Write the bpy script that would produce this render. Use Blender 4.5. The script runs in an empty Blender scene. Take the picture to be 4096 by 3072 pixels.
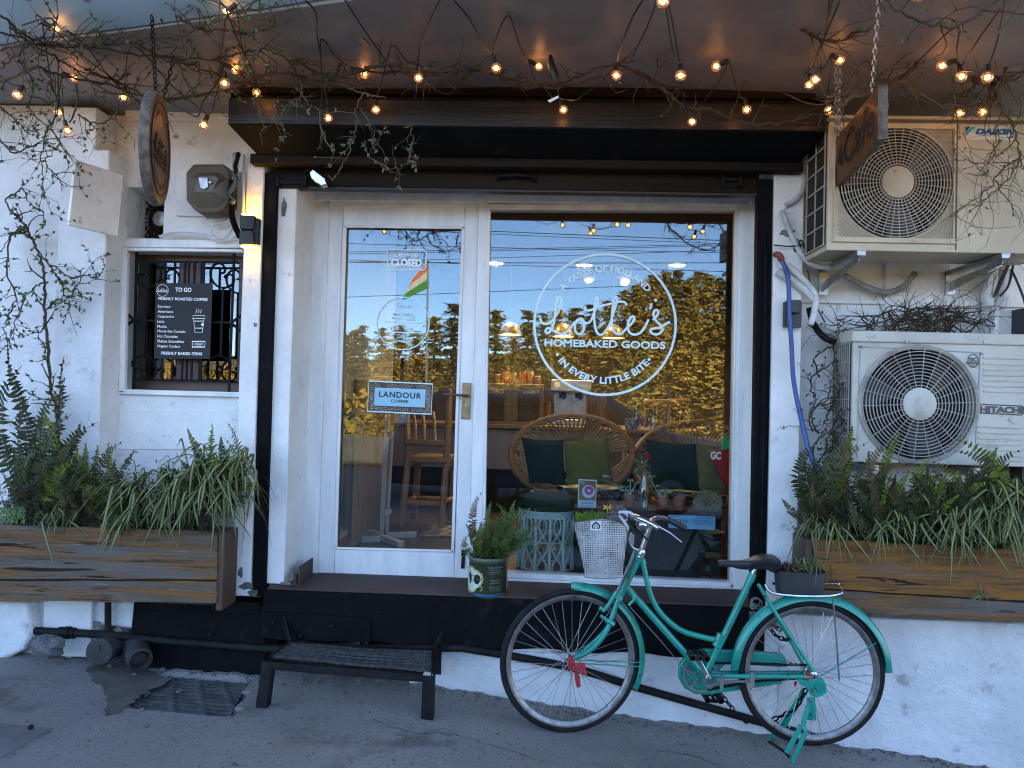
import bpy, math, random
import numpy as np
from mathutils import Vector, Matrix
V = Vector
rnd = random.Random(11)
SC = bpy.context.scene
COL = SC.collection

# ------------------------------------------------------------------ camera
CAMZ = 1.64
FPX, CX, CY = 3074.0, 2048.0, 1536.0          # focal length / centre in photo pixels (4096 x 3072)
PSI, PIT, RHO = .04, .0208, .027              # yaw left, pitch up, roll
_f = V((-math.sin(PSI)*math.cos(PIT), math.cos(PSI)*math.cos(PIT), math.sin(PIT)))
_r0 = V((math.cos(PSI), math.sin(PSI), 0))
_u0 = _r0.cross(_f)
_r = _r0*math.cos(RHO)+_u0*math.sin(RHO)
_u = -_r0*math.sin(RHO)+_u0*math.cos(RHO)
cd = bpy.data.cameras.new('camera'); cam = bpy.data.objects.new('camera', cd); COL.objects.link(cam)
cam.matrix_world = Matrix(((_r.x,_u.x,-_f.x,0),(_r.y,_u.y,-_f.y,0),(_r.z,_u.z,-_f.z,CAMZ),(0,0,0,1)))
cd.sensor_width = 36; cd.lens = 36*FPX/4096; cd.clip_start = .05; cd.clip_end = 2000
SC.camera = cam

# ------------------------------------------------------------------ sky, sun, exposure
SUN_EL, SUN_AZ = 30, 14                       # the sun stands behind the shop, a little to its right
w = bpy.data.worlds.new('World'); SC.world = w; w.use_nodes = True
wn = w.node_tree.nodes; bg = wn['Background']
sky = wn.new('ShaderNodeTexSky'); sky.sky_type = 'NISHITA'; sky.sun_disc = False
sky.sun_elevation = math.radians(SUN_EL); sky.sun_rotation = math.radians(SUN_AZ)
sky.altitude = 3000; sky.air_density = .9; sky.dust_density = 0; sky.ozone_density = 1.2
w.node_tree.links.new(sky.outputs[0], bg.inputs[0]); bg.inputs[1].default_value = .075
sl = bpy.data.lights.new('sun', 'SUN'); sl.energy = 5; sl.angle = math.radians(.5); sl.color = (1, .84, .6)
so = bpy.data.objects.new('sun', sl); COL.objects.link(so)
_d = V((math.sin(math.radians(SUN_AZ))*math.cos(math.radians(SUN_EL)), math.cos(math.radians(SUN_AZ))*math.cos(math.radians(SUN_EL)), math.sin(math.radians(SUN_EL))))
so.rotation_euler = _d.to_track_quat('Z', 'Y').to_euler(); so.location = (0, 20, 20)
SC.view_settings.view_transform = 'Standard'; SC.view_settings.look = 'None'
SC.view_settings.gamma = 1; SC.view_settings.use_curve_mapping = False
SC.view_settings.exposure = 3.68
BULB_W, GLOW_W, INT_W = .017, .15, .36
cy = SC.cycles
cy.use_denoising = True; cy.max_bounces = 8; cy.transparent_max_bounces = 24; cy.diffuse_bounces = 4
cy.caustics_reflective = False; cy.caustics_refractive = False; cy.sample_clamp_indirect = 4
cy.use_light_tree = True; cy.filter_width = 1.1

# ------------------------------------------------------------------ helpers
def P(x, y, Y):
    d = _f+_r*((x-CX)/FPX)-_u*((y-CY)/FPX)
    t = Y/d.y
    return V((d.x*t, Y, CAMZ+d.z*t))
def PZ(x, y, z):
    d = _f+_r*((x-CX)/FPX)-_u*((y-CY)/FPX)
    t = (z-CAMZ)/d.z
    return V((d.x*t, d.y*t, z))
def px(n, Y): return n*Y/FPX                    # photo pixels to metres at depth Y
_gx = [-9,-4.5,-2.9,-2.1,-1.4,-.55,.14,1.0,1.97,2.57,4.5,9]
_gz = [.30,.24,.20,.15,.125,.115,.025,-.06,-.14,-.22,-.36,-.5]
def gz(x, y=3.8):
    s = 0
    for k, wt in ((-.3,1),(-.15,2),(0,3),(.15,2),(.3,1)): s += wt*float(np.interp(x+k, _gx, _gz))
    return s/9
def cat_rom(pts, n=6, closed=False):
    pts = [V(p) for p in pts]; out = []; m = len(pts)
    if m < 3 and not closed: 
        return [pts[0].lerp(pts[1], i/n) for i in range(n+1)]
    for i in range(m if closed else m-1):
        if closed: p0,p1,p2,p3 = pts[i-1],pts[i],pts[(i+1)%m],pts[(i+2)%m]
        else: p0,p1,p2,p3 = pts[max(i-1,0)],pts[i],pts[i+1],pts[min(i+2,m-1)]
        for k in range(n):
            t = k/n
            out.append(.5*((2*p1)+(p2-p0)*t+(2*p0-5*p1+4*p2-p3)*t*t+(3*p1-p0-3*p2+p3)*t**3))
    if not closed: out.append(pts[-1])
    return out

class MB:
    def __init__(s): s.v = []; s.f = []; s.m = []
    def add(s, vs, fs, mi=0):
        o = len(s.v); s.v += [tuple(v) for v in vs]
        for f in fs: s.f.append(tuple(i+o for i in f)); s.m.append(mi)
        return s
    def prism(s, poly, vec, mi=0):
        n = len(poly); vec = V(vec); a = [V(p) for p in poly]; b = [p+vec for p in a]
        fs = [tuple(range(n)), tuple(range(2*n-1, n-1, -1))]+[(i, i+n, (i+1)%n+n, (i+1)%n) for i in range(n)]
        return s.add(a+b, fs, mi)
    def box(s, a, b, mi=0):
        x0,y0,z0 = [min(a[i],b[i]) for i in range(3)]; x1,y1,z1 = [max(a[i],b[i]) for i in range(3)]
        return s.prism([(x0,y0,z0),(x1,y0,z0),(x1,y0,z1),(x0,y0,z1)], (0,y1-y0,0), mi)
    def obox(s, c, sx, sy, sz, mat3=None):
        M3 = mat3 or Matrix.Identity(3); c = V(c)
        q = [c+M3@V((a*sx/2, -sy/2, b*sz/2)) for a,b in ((-1,-1),(1,-1),(1,1),(-1,1))]
        return s.prism(q, M3@V((0,sy,0)))
    def bar(s, p, q, wd, th, up=(0,0,1)):
        p, q = V(p), V(q); d = (q-p).normalized(); a = d.cross(V(up))
        if a.length < 1e-4: a = d.cross(V((0,1,0)))
        a.normalize(); b = a.cross(d).normalized()
        quad = [p+a*(i*wd/2)+b*(j*th/2) for i,j in ((-1,-1),(1,-1),(1,1),(-1,1))]
        return s.prism(quad, q-p)
    def tube(s, pts, r, n=8, closed=False, cap=True, flat=None, mi=0):
        pts = [V(p) for p in pts]; m = len(pts)
        rs = r if isinstance(r, (list, tuple)) else [r]*m
        T = []
        for i in range(m):
            a = pts[i-1] if (i > 0 or closed) else pts[i]
            b = pts[(i+1) % m] if (i < m-1 or closed) else pts[i]
            t = b-a; T.append(t.normalized() if t.length > 1e-9 else V((0,0,1)))
        N = T[0].orthogonal().normalized()
        if abs(T[0].y) < .9: N = (V((0,1,0))-T[0]*T[0].y).normalized()
        vs = []
        for i in range(m):
            N = N-T[i]*N.dot(T[i])
            N = N.normalized() if N.length > 1e-6 else T[i].orthogonal().normalized()
            B = T[i].cross(N)
            for k in range(n):
                a = 2*math.pi*k/n
                vs.append(pts[i]+N*(rs[i]*math.cos(a)*(flat or 1))+B*(rs[i]*math.sin(a)))
        fs = []
        for i in range(m if closed else m-1):
            j = (i+1) % m
            for k in range(n):
                l = (k+1) % n; fs.append((i*n+k, i*n+l, j*n+l, j*n+k))
        if cap and not closed: fs += [tuple(range(n-1,-1,-1)), tuple(range((m-1)*n, m*n))]
        return s.add(vs, fs, mi)
    def lathe(s, c, prof, n=24, axis=(0,0,1), cap=True, mi=0):
        c = V(c); ax = V(axis).normalized(); a = ax.orthogonal().normalized(); b = ax.cross(a); vs = []; m = len(prof)
        for r, h in prof:
            for k in range(n):
                t = 2*math.pi*k/n; vs.append(c+ax*h+a*(r*math.cos(t))+b*(r*math.sin(t)))
        fs = [(i*n+k, i*n+(k+1)%n, (i+1)*n+(k+1)%n, (i+1)*n+k) for i in range(m-1) for k in range(n)]
        if cap: fs += [tuple(range(n-1,-1,-1)), tuple(range((m-1)*n, m*n))]
        return s.add(vs, fs, mi)
    def ell(s, c, rr, nu=14, nv=9, fn=None, mi=0, m3=None):
        c = V(c); vs = []; fs = []
        for j in range(nv+1):
            ph = math.pi*j/nv
            for i in range(nu):
                th = 2*math.pi*i/nu
                d = V((math.sin(ph)*math.cos(th), math.sin(ph)*math.sin(th), math.cos(ph)))
                k = fn(d) if fn else 1
                p = V((d.x*rr[0]*k, d.y*rr[1]*k, d.z*rr[2]*k))
                vs.append(c+(m3@p if m3 else p))
        for j in range(nv):
            for i in range(nu):
                fs.append((j*nu+i, (j+1)*nu+i, (j+1)*nu+(i+1)%nu, j*nu+(i+1)%nu))
        return s.add(vs, fs, mi)
    def slab(s, pts, Y, t, mi=0): return s.prism([P(x,y,Y) for x,y in pts], (0,t,0), mi)
    def rect(s, x0, y0, x1, y1, Y, t, mi=0): 
        a = P(x0, y1, Y); b = P(x1, y0, Y); return s.box((a.x,Y,a.z), (b.x,Y+t,b.z), mi)
    def mesh(s, name):
        me = bpy.data.meshes.new(name); me.from_pydata(s.v, [], s.f)
        if any(s.m): me.polygons.foreach_set('material_index', s.m)
        return me

WL = {}
def tag(o, label=None, cat=None, group=None, kind=None):
    if label: o['label'] = label
    if cat: o['category'] = cat
    if group: o['group'] = group
    if kind: o['kind'] = kind
    return o
def T(name, label, cat, loc=(0,0,0), group=None):
    o = bpy.data.objects.new(name, None); COL.objects.link(o); o.empty_display_size = .1
    o.location = loc; WL[o.name] = V(loc); return tag(o, label, cat, group)
def OS(name, mb, mat, par=None, **kw):             # every loose piece of a builder becomes an object of its own
    pa = list(range(len(mb.v)))
    def find(i):
        while pa[i] != i: pa[i] = pa[pa[i]]; i = pa[i]
        return i
    for f in mb.f:
        for q in f[1:]: pa[find(q)] = find(f[0])
    gr = {}
    for f in mb.f: gr.setdefault(find(f[0]), []).append(f)
    out = []
    for fs in gr.values():
        ids = sorted({i for f in fs for i in f}); mp = {j: i for i, j in enumerate(ids)}; b = MB()
        b.add([mb.v[i] for i in ids], [tuple(mp[i] for i in f) for f in fs]); out.append(O(name, b, mat, par, **kw))
    return out
def O(name, mb, mat, par=None, label=None, cat=None, group=None, kind=None, bev=0, sm=True, ang=38, seg=2):
    me = mb.mesh(name); a = np.array(mb.v); lo, hi = a.min(0), a.max(0)
    c = V(((lo[0]+hi[0])/2, (lo[1]+hi[1])/2, lo[2]))
    me.transform(Matrix.Translation(-c))
    for m in (mat if isinstance(mat, (list, tuple)) else [mat]): me.materials.append(m)
    import bmesh as bmm
    b = bmm.new(); b.from_mesh(me); bmm.ops.recalc_face_normals(b, faces=b.faces); b.to_mesh(me); b.free()
    if sm:
        me.polygons.foreach_set('use_smooth', [True]*len(me.polygons)); me.set_sharp_from_angle(angle=math.radians(ang))
    o = bpy.data.objects.new(name, me); COL.objects.link(o); WL[o.name] = c
    if par: o.parent = par; o.location = c-WL[par.name]
    else: o.location = c
    if bev:
        md = o.modifiers.new('bevel', 'BEVEL'); md.width = bev; md.segments = seg; md.limit_method = 'ANGLE'; md.angle_limit = math.radians(40)
        md.harden_normals = False
    return tag(o, label, cat, group, kind)
def inst(name, me, mtx, par=None):                 # a part that shares its mesh, placed in world space
    o = bpy.data.objects.new(name, me); COL.objects.link(o)
    if par: o.parent = par; o.matrix_parent_inverse = Matrix.Translation(-WL[par.name])
    o.matrix_basis = mtx; WL[o.name] = mtx.translation.copy(); return o
def lamp(kind, loc, power, color, size=.03, name='lamp', par=None, rot=None, spot=None):
    l = bpy.data.lights.new(name, kind); l.energy = power; l.color = color
    if kind == 'AREA': l.size = size
    else: l.shadow_soft_size = size
    if spot: l.spot_size = spot; l.spot_blend = .6
    o = bpy.data.objects.new(name, l); COL.objects.link(o)
    if par: o.parent = par; o.location = V(loc)-WL[par.name]
    else: o.location = loc
    if rot: o.rotation_euler = rot
    return o

# ------------------------------------------------------------------ materials
def M(name, c, c2=None, sc=6, r=.6, m=0, b=0, bs=40, st=(1,1,1), lo=.38, hi=.62, det=5, spots=None, coat=0, rv=0, spec=.5, bd=.004, bst=None, dist=0):
    mt = bpy.data.materials.new(name); mt.use_nodes = True; n = mt.node_tree.nodes; L = mt.node_tree.links.new
    bs_ = n['Principled BSDF']; bs_.inputs['Roughness'].default_value = r; bs_.inputs['Metallic'].default_value = m
    bs_.inputs['Specular IOR Level'].default_value = spec
    if coat: bs_.inputs['Coat Weight'].default_value = coat; bs_.inputs['Coat Roughness'].default_value = .12
    tc = n.new('ShaderNodeTexCoord'); oi = n.new('ShaderNodeObjectInfo')
    ml = n.new('ShaderNodeMath'); ml.operation = 'MULTIPLY'; ml.inputs[1].default_value = 53; L(oi.outputs['Random'], ml.inputs[0])
    ad = n.new('ShaderNodeVectorMath'); L(tc.outputs['Object'], ad.inputs[0]); L(ml.outputs[0], ad.inputs[1])
    mp = n.new('ShaderNodeMapping'); mp.inputs['Scale'].default_value = st; L(ad.outputs[0], mp.inputs[0])
    def noise(sc_, det_=5, src=mp):
        t = n.new('ShaderNodeTexNoise'); t.inputs['Scale'].default_value = sc_; t.inputs['Detail'].default_value = det_
        t.inputs['Roughness'].default_value = .62; t.inputs['Distortion'].default_value = dist; L(src.outputs[0], t.inputs['Vector']); return t
    def ramp(src, a, z):
        rr = n.new('ShaderNodeMapRange'); rr.inputs[1].default_value = a; rr.inputs[2].default_value = z; L(src, rr.inputs[0]); rr.clamp = True; return rr.outputs[0]
    def mix(fac, a, bcol):
        mx = n.new('ShaderNodeMix'); mx.data_type = 'RGBA'; L(fac, mx.inputs[0])
        for k, q in ((6, a), (7, bcol)):
            if isinstance(q, (tuple, list)): mx.inputs[k].default_value = (*q, 1)
            else: L(q, mx.inputs[k])
        return mx.outputs[2]
    col = c
    if c2: col = mix(ramp(noise(sc, det).outputs[0], lo, hi), c, c2)
    for sp in (spots or []):
        src = mp if len(sp) < 5 else ad
        col = mix(ramp(noise(sp[0], 6, src).outputs[0], sp[2], sp[2]+sp[3]), col, sp[1])
    if rv:
        hs = n.new('ShaderNodeHueSaturation'); rr = n.new('ShaderNodeMapRange'); rr.inputs[3].default_value = 1-rv; rr.inputs[4].default_value = 1+rv
        L(oi.outputs['Random'], rr.inputs[0]); L(rr.outputs[0], hs.inputs['Value'])
        if isinstance(col, (tuple, list)): hs.inputs['Color'].default_value = (*col, 1)
        else: L(col, hs.inputs['Color'])
        col = hs.outputs[0]
    if isinstance(col, (tuple, list)): bs_.inputs['Base Color'].default_value = (*col, 1)
    else: L(col, bs_.inputs['Base Color'])
    if c2 or spots:
        rr = n.new('ShaderNodeMapRange'); rr.inputs[3].default_value = max(.02, r-.12); rr.inputs[4].default_value = min(1, r+.12)
        L(noise(sc*2).outputs[0], rr.inputs[0]); L(rr.outputs[0], bs_.inputs['Roughness'])
    if b:
        bp = n.new('ShaderNodeBump'); bp.inputs['Strength'].default_value = b; bp.inputs['Distance'].default_value = bd
        if bst:
            mp2 = n.new('ShaderNodeMapping'); mp2.inputs['Scale'].default_value = bst; L(ad.outputs[0], mp2.inputs[0]); h = noise(bs, 6, mp2)
        else: h = noise(bs, 6, mp)
        L(h.outputs[0], bp.inputs['Height']); L(bp.outputs[0], bs_.inputs['Normal'])
    return mt
def EM(name, c, s):
    mt = bpy.data.materials.new(name); mt.use_nodes = True; n = mt.node_tree.nodes
    b = n['Principled BSDF']; b.inputs['Base Color'].default_value = (*c, 1); b.inputs['Emission Color'].default_value = (*c, 1); b.inputs['Emission Strength'].default_value = s
    return mt
def GLASS(name, tint=(1,1,1), refl=.3, rough=.0, fres=True, glosscol=(1,1,1)):
    mt = bpy.data.materials.new(name); mt.use_nodes = True; n = mt.node_tree.nodes; L = mt.node_tree.links.new
    n.remove(n['Principled BSDF']); out = n['Material Output']
    tr = n.new('ShaderNodeBsdfTransparent'); tr.inputs[0].default_value = (*tint, 1)
    gl = n.new('ShaderNodeBsdfGlossy'); gl.inputs['Roughness'].default_value = rough; gl.inputs[0].default_value = (*glosscol, 1)
    mx = n.new('ShaderNodeMixShader'); L(tr.outputs[0], mx.inputs[1]); L(gl.outputs[0], mx.inputs[2]); L(mx.outputs[0], out.inputs[0])
    lw = n.new('ShaderNodeLayerWeight'); lw.inputs[0].default_value = .35
    mr = n.new('ShaderNodeMapRange'); mr.inputs[3].default_value = refl; mr.inputs[4].default_value = min(1, refl+.55)
    L(lw.outputs['Fresnel'], mr.inputs[0]); L(mr.outputs[0], mx.inputs[0])
    return mt

white = M('white_paint', (.80,.785,.74), (.68,.665,.62), 3, .62, b=1, bs=22, spots=[(2.2,(.60,.57,.53),.55,.2),(9,(.46,.43,.40),.63,.09),(85,(.55,.52,.48),.645,.05),(45,(.26,.24,.22),.70,.03)], bd=.007)
white_rough = M('rough_white_plaster', (.73,.72,.71), (.60,.60,.60), 2.5, .75, b=1, bs=18, spots=[(3,(.55,.53,.50),.55,.18),(7,(.38,.36,.33),.62,.10),(80,(.50,.48,.45),.64,.05),(46,(.22,.21,.20),.69,.03)], bd=.016)
joinery = M('white_joinery_paint', (.80,.79,.76), (.66,.655,.64), 9, .45, b=.5, bs=30, st=(1,1,.18), spots=[(26,(.44,.44,.43),.67,.06),(60,(.58,.58,.57),.64,.05)], bd=.003)
blackp = M('black_paint', (.004,.004,.005), (.007,.007,.007), 8, .7, b=.6, bs=30, spots=[(60,(.09,.088,.085),.70,.03),(7,(.018,.016,.014),.60,.1)], bd=.004, spec=.08)
blackwood = M('black_stained_wood', (.008,.007,.0065), (.016,.013,.012), 5, .5, b=.7, bs=20, st=(.12,1,1.6), bd=.004)
brownwood = M('dark_brown_wood', (.011,.008,.006), (.022,.0155,.011), 5, .7, spec=.1, b=.6, bs=18, st=(.12,1,1.5), spots=[(30,(.03,.02,.015),.68,.05)])
soffit_m = M('painted_concrete_soffit', (.245,.235,.232), (.185,.175,.172), 1.6, .5, b=.35, bs=3.5, spots=[(3,(.15,.13,.12),.60,.15),(70,(.08,.07,.06),.74,.02)], bd=.02, spec=.18)
bluesheet = M('blue_metal_sheet', (.28,.44,.58), (.34,.48,.60), 3, .5, b=.3, bs=5, spots=[(6,(.22,.16,.14),.66,.1)], bd=.01)
asphalt = M('asphalt', (.290,.266,.236), (.205,.188,.168), 1.3, .85, b=1, bs=150, spots=[(75,(.075,.068,.06),.605,.03),(36,(.08,.073,.066),.655,.02),(140,(.12,.11,.10),.58,.05),(95,(.40,.38,.36),.70,.02),(2.2,(.085,.072,.06),.57,.14)], bd=.006, lo=.3, hi=.7)
tread_m = M('brown_step_paint', (.060,.040,.035), (.085,.060,.052), 5, .65, spec=.15, b=.3, bs=40, spots=[(80,(.2,.19,.18),.74,.02)])
plank_m = M('weathered_plank', (.200,.096,.036), (.115,.072,.042), 2.4, .75, b=1, bs=3, st=(.9,1,14), lo=.42, hi=.58, dist=.6, spots=[(1.1,(.135,.112,.092),.46,.14),(3.2,(.060,.040,.027),.58,.08),(2.2,(.026,.017,.012),.63,.03),(5,(.22,.185,.15),.63,.05)], bd=.012, spec=.1)
plank_o = M('warm_weathered_plank', (.25,.108,.028), (.145,.074,.031), 2.4, .75, b=1, bs=3, st=(.9,1,14), lo=.42, hi=.60, dist=.6, spots=[(1.1,(.13,.098,.07),.54,.14),(3.2,(.065,.039,.022),.58,.08),(2.2,(.026,.017,.012),.625,.03),(5,(.22,.18,.14),.64,.05)], bd=.012, spec=.1)
soil = M('soil', (.03,.022,.016), (.06,.045,.032), 30, .95, b=1, bs=60)
maroon = M('maroon_wood', (.055,.022,.018), (.075,.032,.026), 6, .4, b=.4, bs=20, st=(1,1,.15))
iron = M('black_iron', (.005,.005,.0052), (.009,.009,.009), 20, .6, spec=.15, b=.3, bs=80)
ironrust = M('worn_black_iron', (.008,.0078,.0078), (.018,.017,.016), 9, .65, spec=.15, b=.6, bs=60, spots=[(26,(.07,.05,.04),.66,.08)])
steel = M('galvanised_steel', (.42,.42,.43), (.30,.29,.28), 14, .38, m=.9, b=.2, bs=50, spots=[(24,(.16,.10,.06),.68,.06)])
rimmetal = M('dull_rim_steel', (.30,.295,.285), (.19,.18,.17), 22, .42, m=.85, spots=[(30,(.10,.065,.045),.64,.05)])
chrome = M('tarnished_chrome', (.62,.62,.63), (.40,.39,.38), 18, .22, m=1, spots=[(40,(.15,.10,.07),.68,.06)])
brass = M('aged_brass', (.30,.22,.12), (.20,.14,.08), 20, .35, m=.9)
acbody = M('ac_casing', (.56,.47,.33), (.47,.39,.27), 3, .55, b=.2, bs=60, spots=[(4,(.30,.245,.17),.58,.16),(14,(.24,.19,.13),.65,.08),(70,(.2,.16,.12),.68,.03)], spec=.3)
acbody2 = M('grey_ac_casing', (.52,.50,.43), (.42,.40,.345), 3, .55, b=.2, bs=60, spots=[(4,(.27,.25,.21),.57,.17),(14,(.22,.19,.155),.64,.08),(60,(.2,.15,.12),.68,.03)], spec=.3)
acgrill = M('ac_grille_plastic', (.42,.355,.26), (.32,.27,.20), 6, .5)
acgrill2 = M('grey_ac_grille', (.36,.335,.29), (.24,.215,.185), 8, .45)
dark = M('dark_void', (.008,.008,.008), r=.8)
grey_d = M('dark_grey_plastic', (.02,.02,.022), (.03,.03,.032), 30, .5)
meter_m = M('brown_meter_casing', (.085,.062,.040), (.12,.09,.062), 8, .5, b=.2, bs=30, spec=.2)
meter_g = M('meter_glass_face', (.12,.10,.07), (.08,.066,.045), 6, .3, spec=.3)
conduit = M('grey_conduit', (.42,.40,.38), (.26,.24,.22), 12, .6, b=.4, bs=40)
whitepipe = M('painted_white_pipe', (.66,.66,.65), (.48,.47,.46), 10, .55, b=.5, bs=30, spots=[(18,(.2,.18,.16),.66,.08)])
bluehose = M('blue_hose', (.007,.045,.21), (.012,.055,.26), 20, .35, spots=[(25,(.1,.09,.08),.7,.05)])
rubber = M('tyre_rubber', (.008,.008,.0085), (.018,.017,.017), 12, .8, spec=.2, b=1, bs=120, spots=[(20,(.08,.075,.07),.68,.08)])
teal = M('teal_bicycle_enamel', (.008,.290,.205), (.007,.225,.165), 6, .34, coat=.3, spots=[(9,(.012,.16,.12),.60,.1),(30,(.050,.022,.012),.635,.03),(70,(.014,.013,.012),.65,.02)], b=.15, bs=40)
vinyl = M('pale_blue_vinyl', (.66,.84,.86), (.60,.78,.82), 20, .5)
leaf_d = M('dark_fern_leaf', (.036,.046,.018), (.062,.070,.028), 9, .55, spec=.2, rv=.45, spots=[(6,(.085,.07,.035),.60,.1)])
leaf_b = M('bright_fern_leaf', (.150,.175,.016), (.10,.13,.02), 9, .45, spec=.2, rv=.2)
leaf_t = M('tin_fern_leaf', (.070,.110,.030), (.105,.15,.04), 9, .45, spec=.2, rv=.3)
leaf_dry = M('dry_fern_leaf', (.12,.080,.026), (.075,.052,.022), 9, .7, rv=.2)
stem_m = M('brown_stem', (.042,.029,.019), (.075,.053,.035), 14, .8, spec=.2, b=.5, bs=60)
stem_l = M('grey_brown_twig', (.13,.10,.075), (.085,.062,.045), 14, .8, spec=.2, b=.5, bs=60)
vleaf = M('vine_leaf', (.045,.075,.022), (.085,.12,.040), 12, .5, spec=.2, rv=.2)
vleaf_p = M('pale_vine_leaf', (.10,.13,.065), (.15,.17,.09), 12, .55, spec=.2, rv=.2)
sp_g = M('spider_leaf_green', (.050,.066,.020), (.080,.098,.030), 12, .42, spec=.2, rv=.3)
sp_c = M('spider_leaf_cream', (.29,.275,.115), (.17,.175,.07), 12, .42, spec=.2, rv=.25)
rattan = M('brown_rattan', (.26,.135,.055), (.15,.075,.03), 14, .42, rv=.15, b=.2, bs=50)
rattan_w = M('pale_green_rattan', (.44,.56,.52), (.36,.48,.45), 14, .5)
lwood = M('honey_wood', (.30,.17,.075), (.22,.12,.05), 7, .42, st=(1,1,.2))
velvet = M('dark_green_fabric', (.004,.018,.011), (.007,.026,.016), 8, .9, spec=.1, b=.4, bs=12, bd=.01)
olive = M('olive_fabric', (.075,.085,.022), (.10,.11,.03), 8, .9, spec=.1, b=.4, bs=9, bd=.012)
leather = M('green_black_leather', (.012,.02,.014), (.02,.03,.02), 8, .35, b=.5, bs=14, bd=.008)
terra = M('terracotta', (.26,.085,.045), (.20,.065,.036), 14, .65)
trunkwood = M('dark_trunk_wood', (.016,.010,.007), (.030,.019,.013), 6, .6, spec=.1, st=(.2,1,1), b=.4, bs=20)
# ------------------------------------------------------------------ ground, road, hill
SOFZ = 3.2
def X(x, y, Y): return P(x, y, Y).x
def Z(x, y, Y): return P(x, y, Y).z
def grid_mesh(xs, ys, fn):
    mb = MB(); nx = len(xs)
    vs = [(x, y, fn(x, y)) for y in ys for x in xs]
    fs = [(j*nx+i, j*nx+i+1, (j+1)*nx+i+1, (j+1)*nx+i) for j in range(len(ys)-1) for i in range(nx-1)]
    return mb.add(vs, fs)
hole = [PZ(x, y, .105) for x, y in ((473,2852),(914,2886),(993,2741),(678,2725))]
def in_hole(x, y):
    a, b, c, d = [(p.x, p.y) for p in hole]
    q = [a, b, c, d]
    return all((q[(i+1)%4][0]-q[i][0])*(y-q[i][1])-(q[(i+1)%4][1]-q[i][1])*(x-q[i][0]) > 0 for i in range(4))
def gsurf(x, y):
    z = gz(x, y)
    if 2 < y < 4.3 and abs(x) < 4: z += .006*math.sin(x*5.1+y*3)*math.sin(y*6.3-x*2)
    if y > 3.8 and -3 < x < 3.5: z += .012*max(0, (y-3.85))/.25+.010*max(0,(y-3.95))/.15*math.sin(x*17)*math.sin(x*41+1)
    if y < 2: z -= .0
    if y < 4.2:
        if in_hole(x, y): z -= .075
    return z
xs = sorted(set([-60,-30,-16,-9,-6,-5]+[round(-4+.04*i, 3) for i in range(201)]+[5,6,9,16,30,60]))
ys = sorted(set([-9.5,-7,-5,-3,-1,0,1,1.6]+[round(2+.04*i, 3) for i in range(58)]+[4.6,6,9,14]))
O('street', grid_mesh(xs, ys, gsurf), asphalt, kind='structure')
hillm = M('grassy_hillside', (.060,.065,.022), (.105,.085,.03), .25, .9, b=.5, bs=3)
def hillz(x, y):
    d = -y-9.5
    z = -.3-3.0*math.exp(-((d-9)/7)**2)*min(1, d/4) + max(0, d-14)*.115*(1+.35*math.tanh((x-8)/18))
    return z+.6*math.sin(x*.13+y*.07)*min(1, d/8)-(1.0 if d < .01 else 0)*.1
O('hillside', grid_mesh([-160+8*i for i in range(41)], [-9.5-5*i for i in range(30)][::-1], hillz), hillm, kind='structure')
far = MB(); far.box((-900,-900,-14), (900,900,-13)); O('distant_valley_ground', far, hillm, kind='structure')

# ------------------------------------------------------------------ added sun-blocking mass and canopy
up = T('sun_block_mass', 'unseen white mass added above the canopy to block the sun', 'building', (0,5,SOFZ))  # unseen mass added to keep the sun off the shopfront and street
b = MB(); b.box((-9,4.05,SOFZ+.16), (9,11,6.4)); O('sun_block_wall', b, white_rough, up)
b = MB(); b.prism([(-9.4,3.9,6.4),(9.4,3.9,6.4),(9.4,7.5,7.3),(-9.4,7.5,7.3)], (0,0,.08)); b.prism([(-9.4,7.5,7.3),(9.4,7.5,7.3),(9.4,11.3,6.4),(-9.4,11.3,6.4)], (0,0,.08)); O('sun_block_roof', b, bluesheet, up)
can = T('canopy', 'dull brown concrete canopy slab overhead hung with vines and bulbs', 'canopy', (0,3.6,SOFZ))
e0 = V((-6, 4.4, SOFZ))
ea = PZ(0, 195, SOFZ); eb = PZ(1278, 20, SOFZ)
sl_ = (eb.y-ea.y)/(eb.x-ea.x)
def edgeY(x): return max(2.45, min(3.9, ea.y+sl_*(x-ea.x)))
n = 26; xs2 = [-6+13*i/(n-1) for i in range(n)]
b = MB()
ny = 7
vs = []; fs = []
for i, x in enumerate(xs2):
    for j in range(ny):
        t = j/(ny-1); y = edgeY(x)*(1-t)+4.6*t
        vs.append((x, y, SOFZ+.012*math.sin(x*2.3+y*1.9)*(0 if j in (0, ny-1) else 1)))
for i in range(n-1):
    for j in range(ny-1): fs.append((i*ny+j, i*ny+j+1, (i+1)*ny+j+1, (i+1)*ny+j))
b.add(vs, fs)
top = [(x, edgeY(x), SOFZ+.14) for x in xs2]
b.add([(x, edgeY(x), SOFZ) for x in xs2]+top+[(x, 4.6, SOFZ+.14) for x in xs2], [(i, i+1, n+i+1, n+i) for i in range(n-1)]+[(n+i, n+i+1, 2*n+i+1, 2*n+i) for i in range(n-1)])
O('slab', b, soffit_m, can)
b = MB()
bl = [x for x in xs2 if x < .6]; m_ = len(bl)
vs = []
for x in bl:
    y = edgeY(x)
    vs += [(x, y-.012, SOFZ+.012+.008*math.sin(x*7)), (x, y-.16, SOFZ+.045), (x, y-.55, SOFZ+.24), (x, y-.55, SOFZ+.27), (x, y-.16, SOFZ+.08), (x, y-.012, SOFZ+.05)]
fs = [(6*i+k, 6*i+(k+1)%6, 6*i+6+(k+1)%6, 6*i+6+k) for i in range(m_-1) for k in range(6)]+[(0,1,2,3,4,5), tuple(6*(m_-1)+k for k in range(5,-1,-1))]
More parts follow.
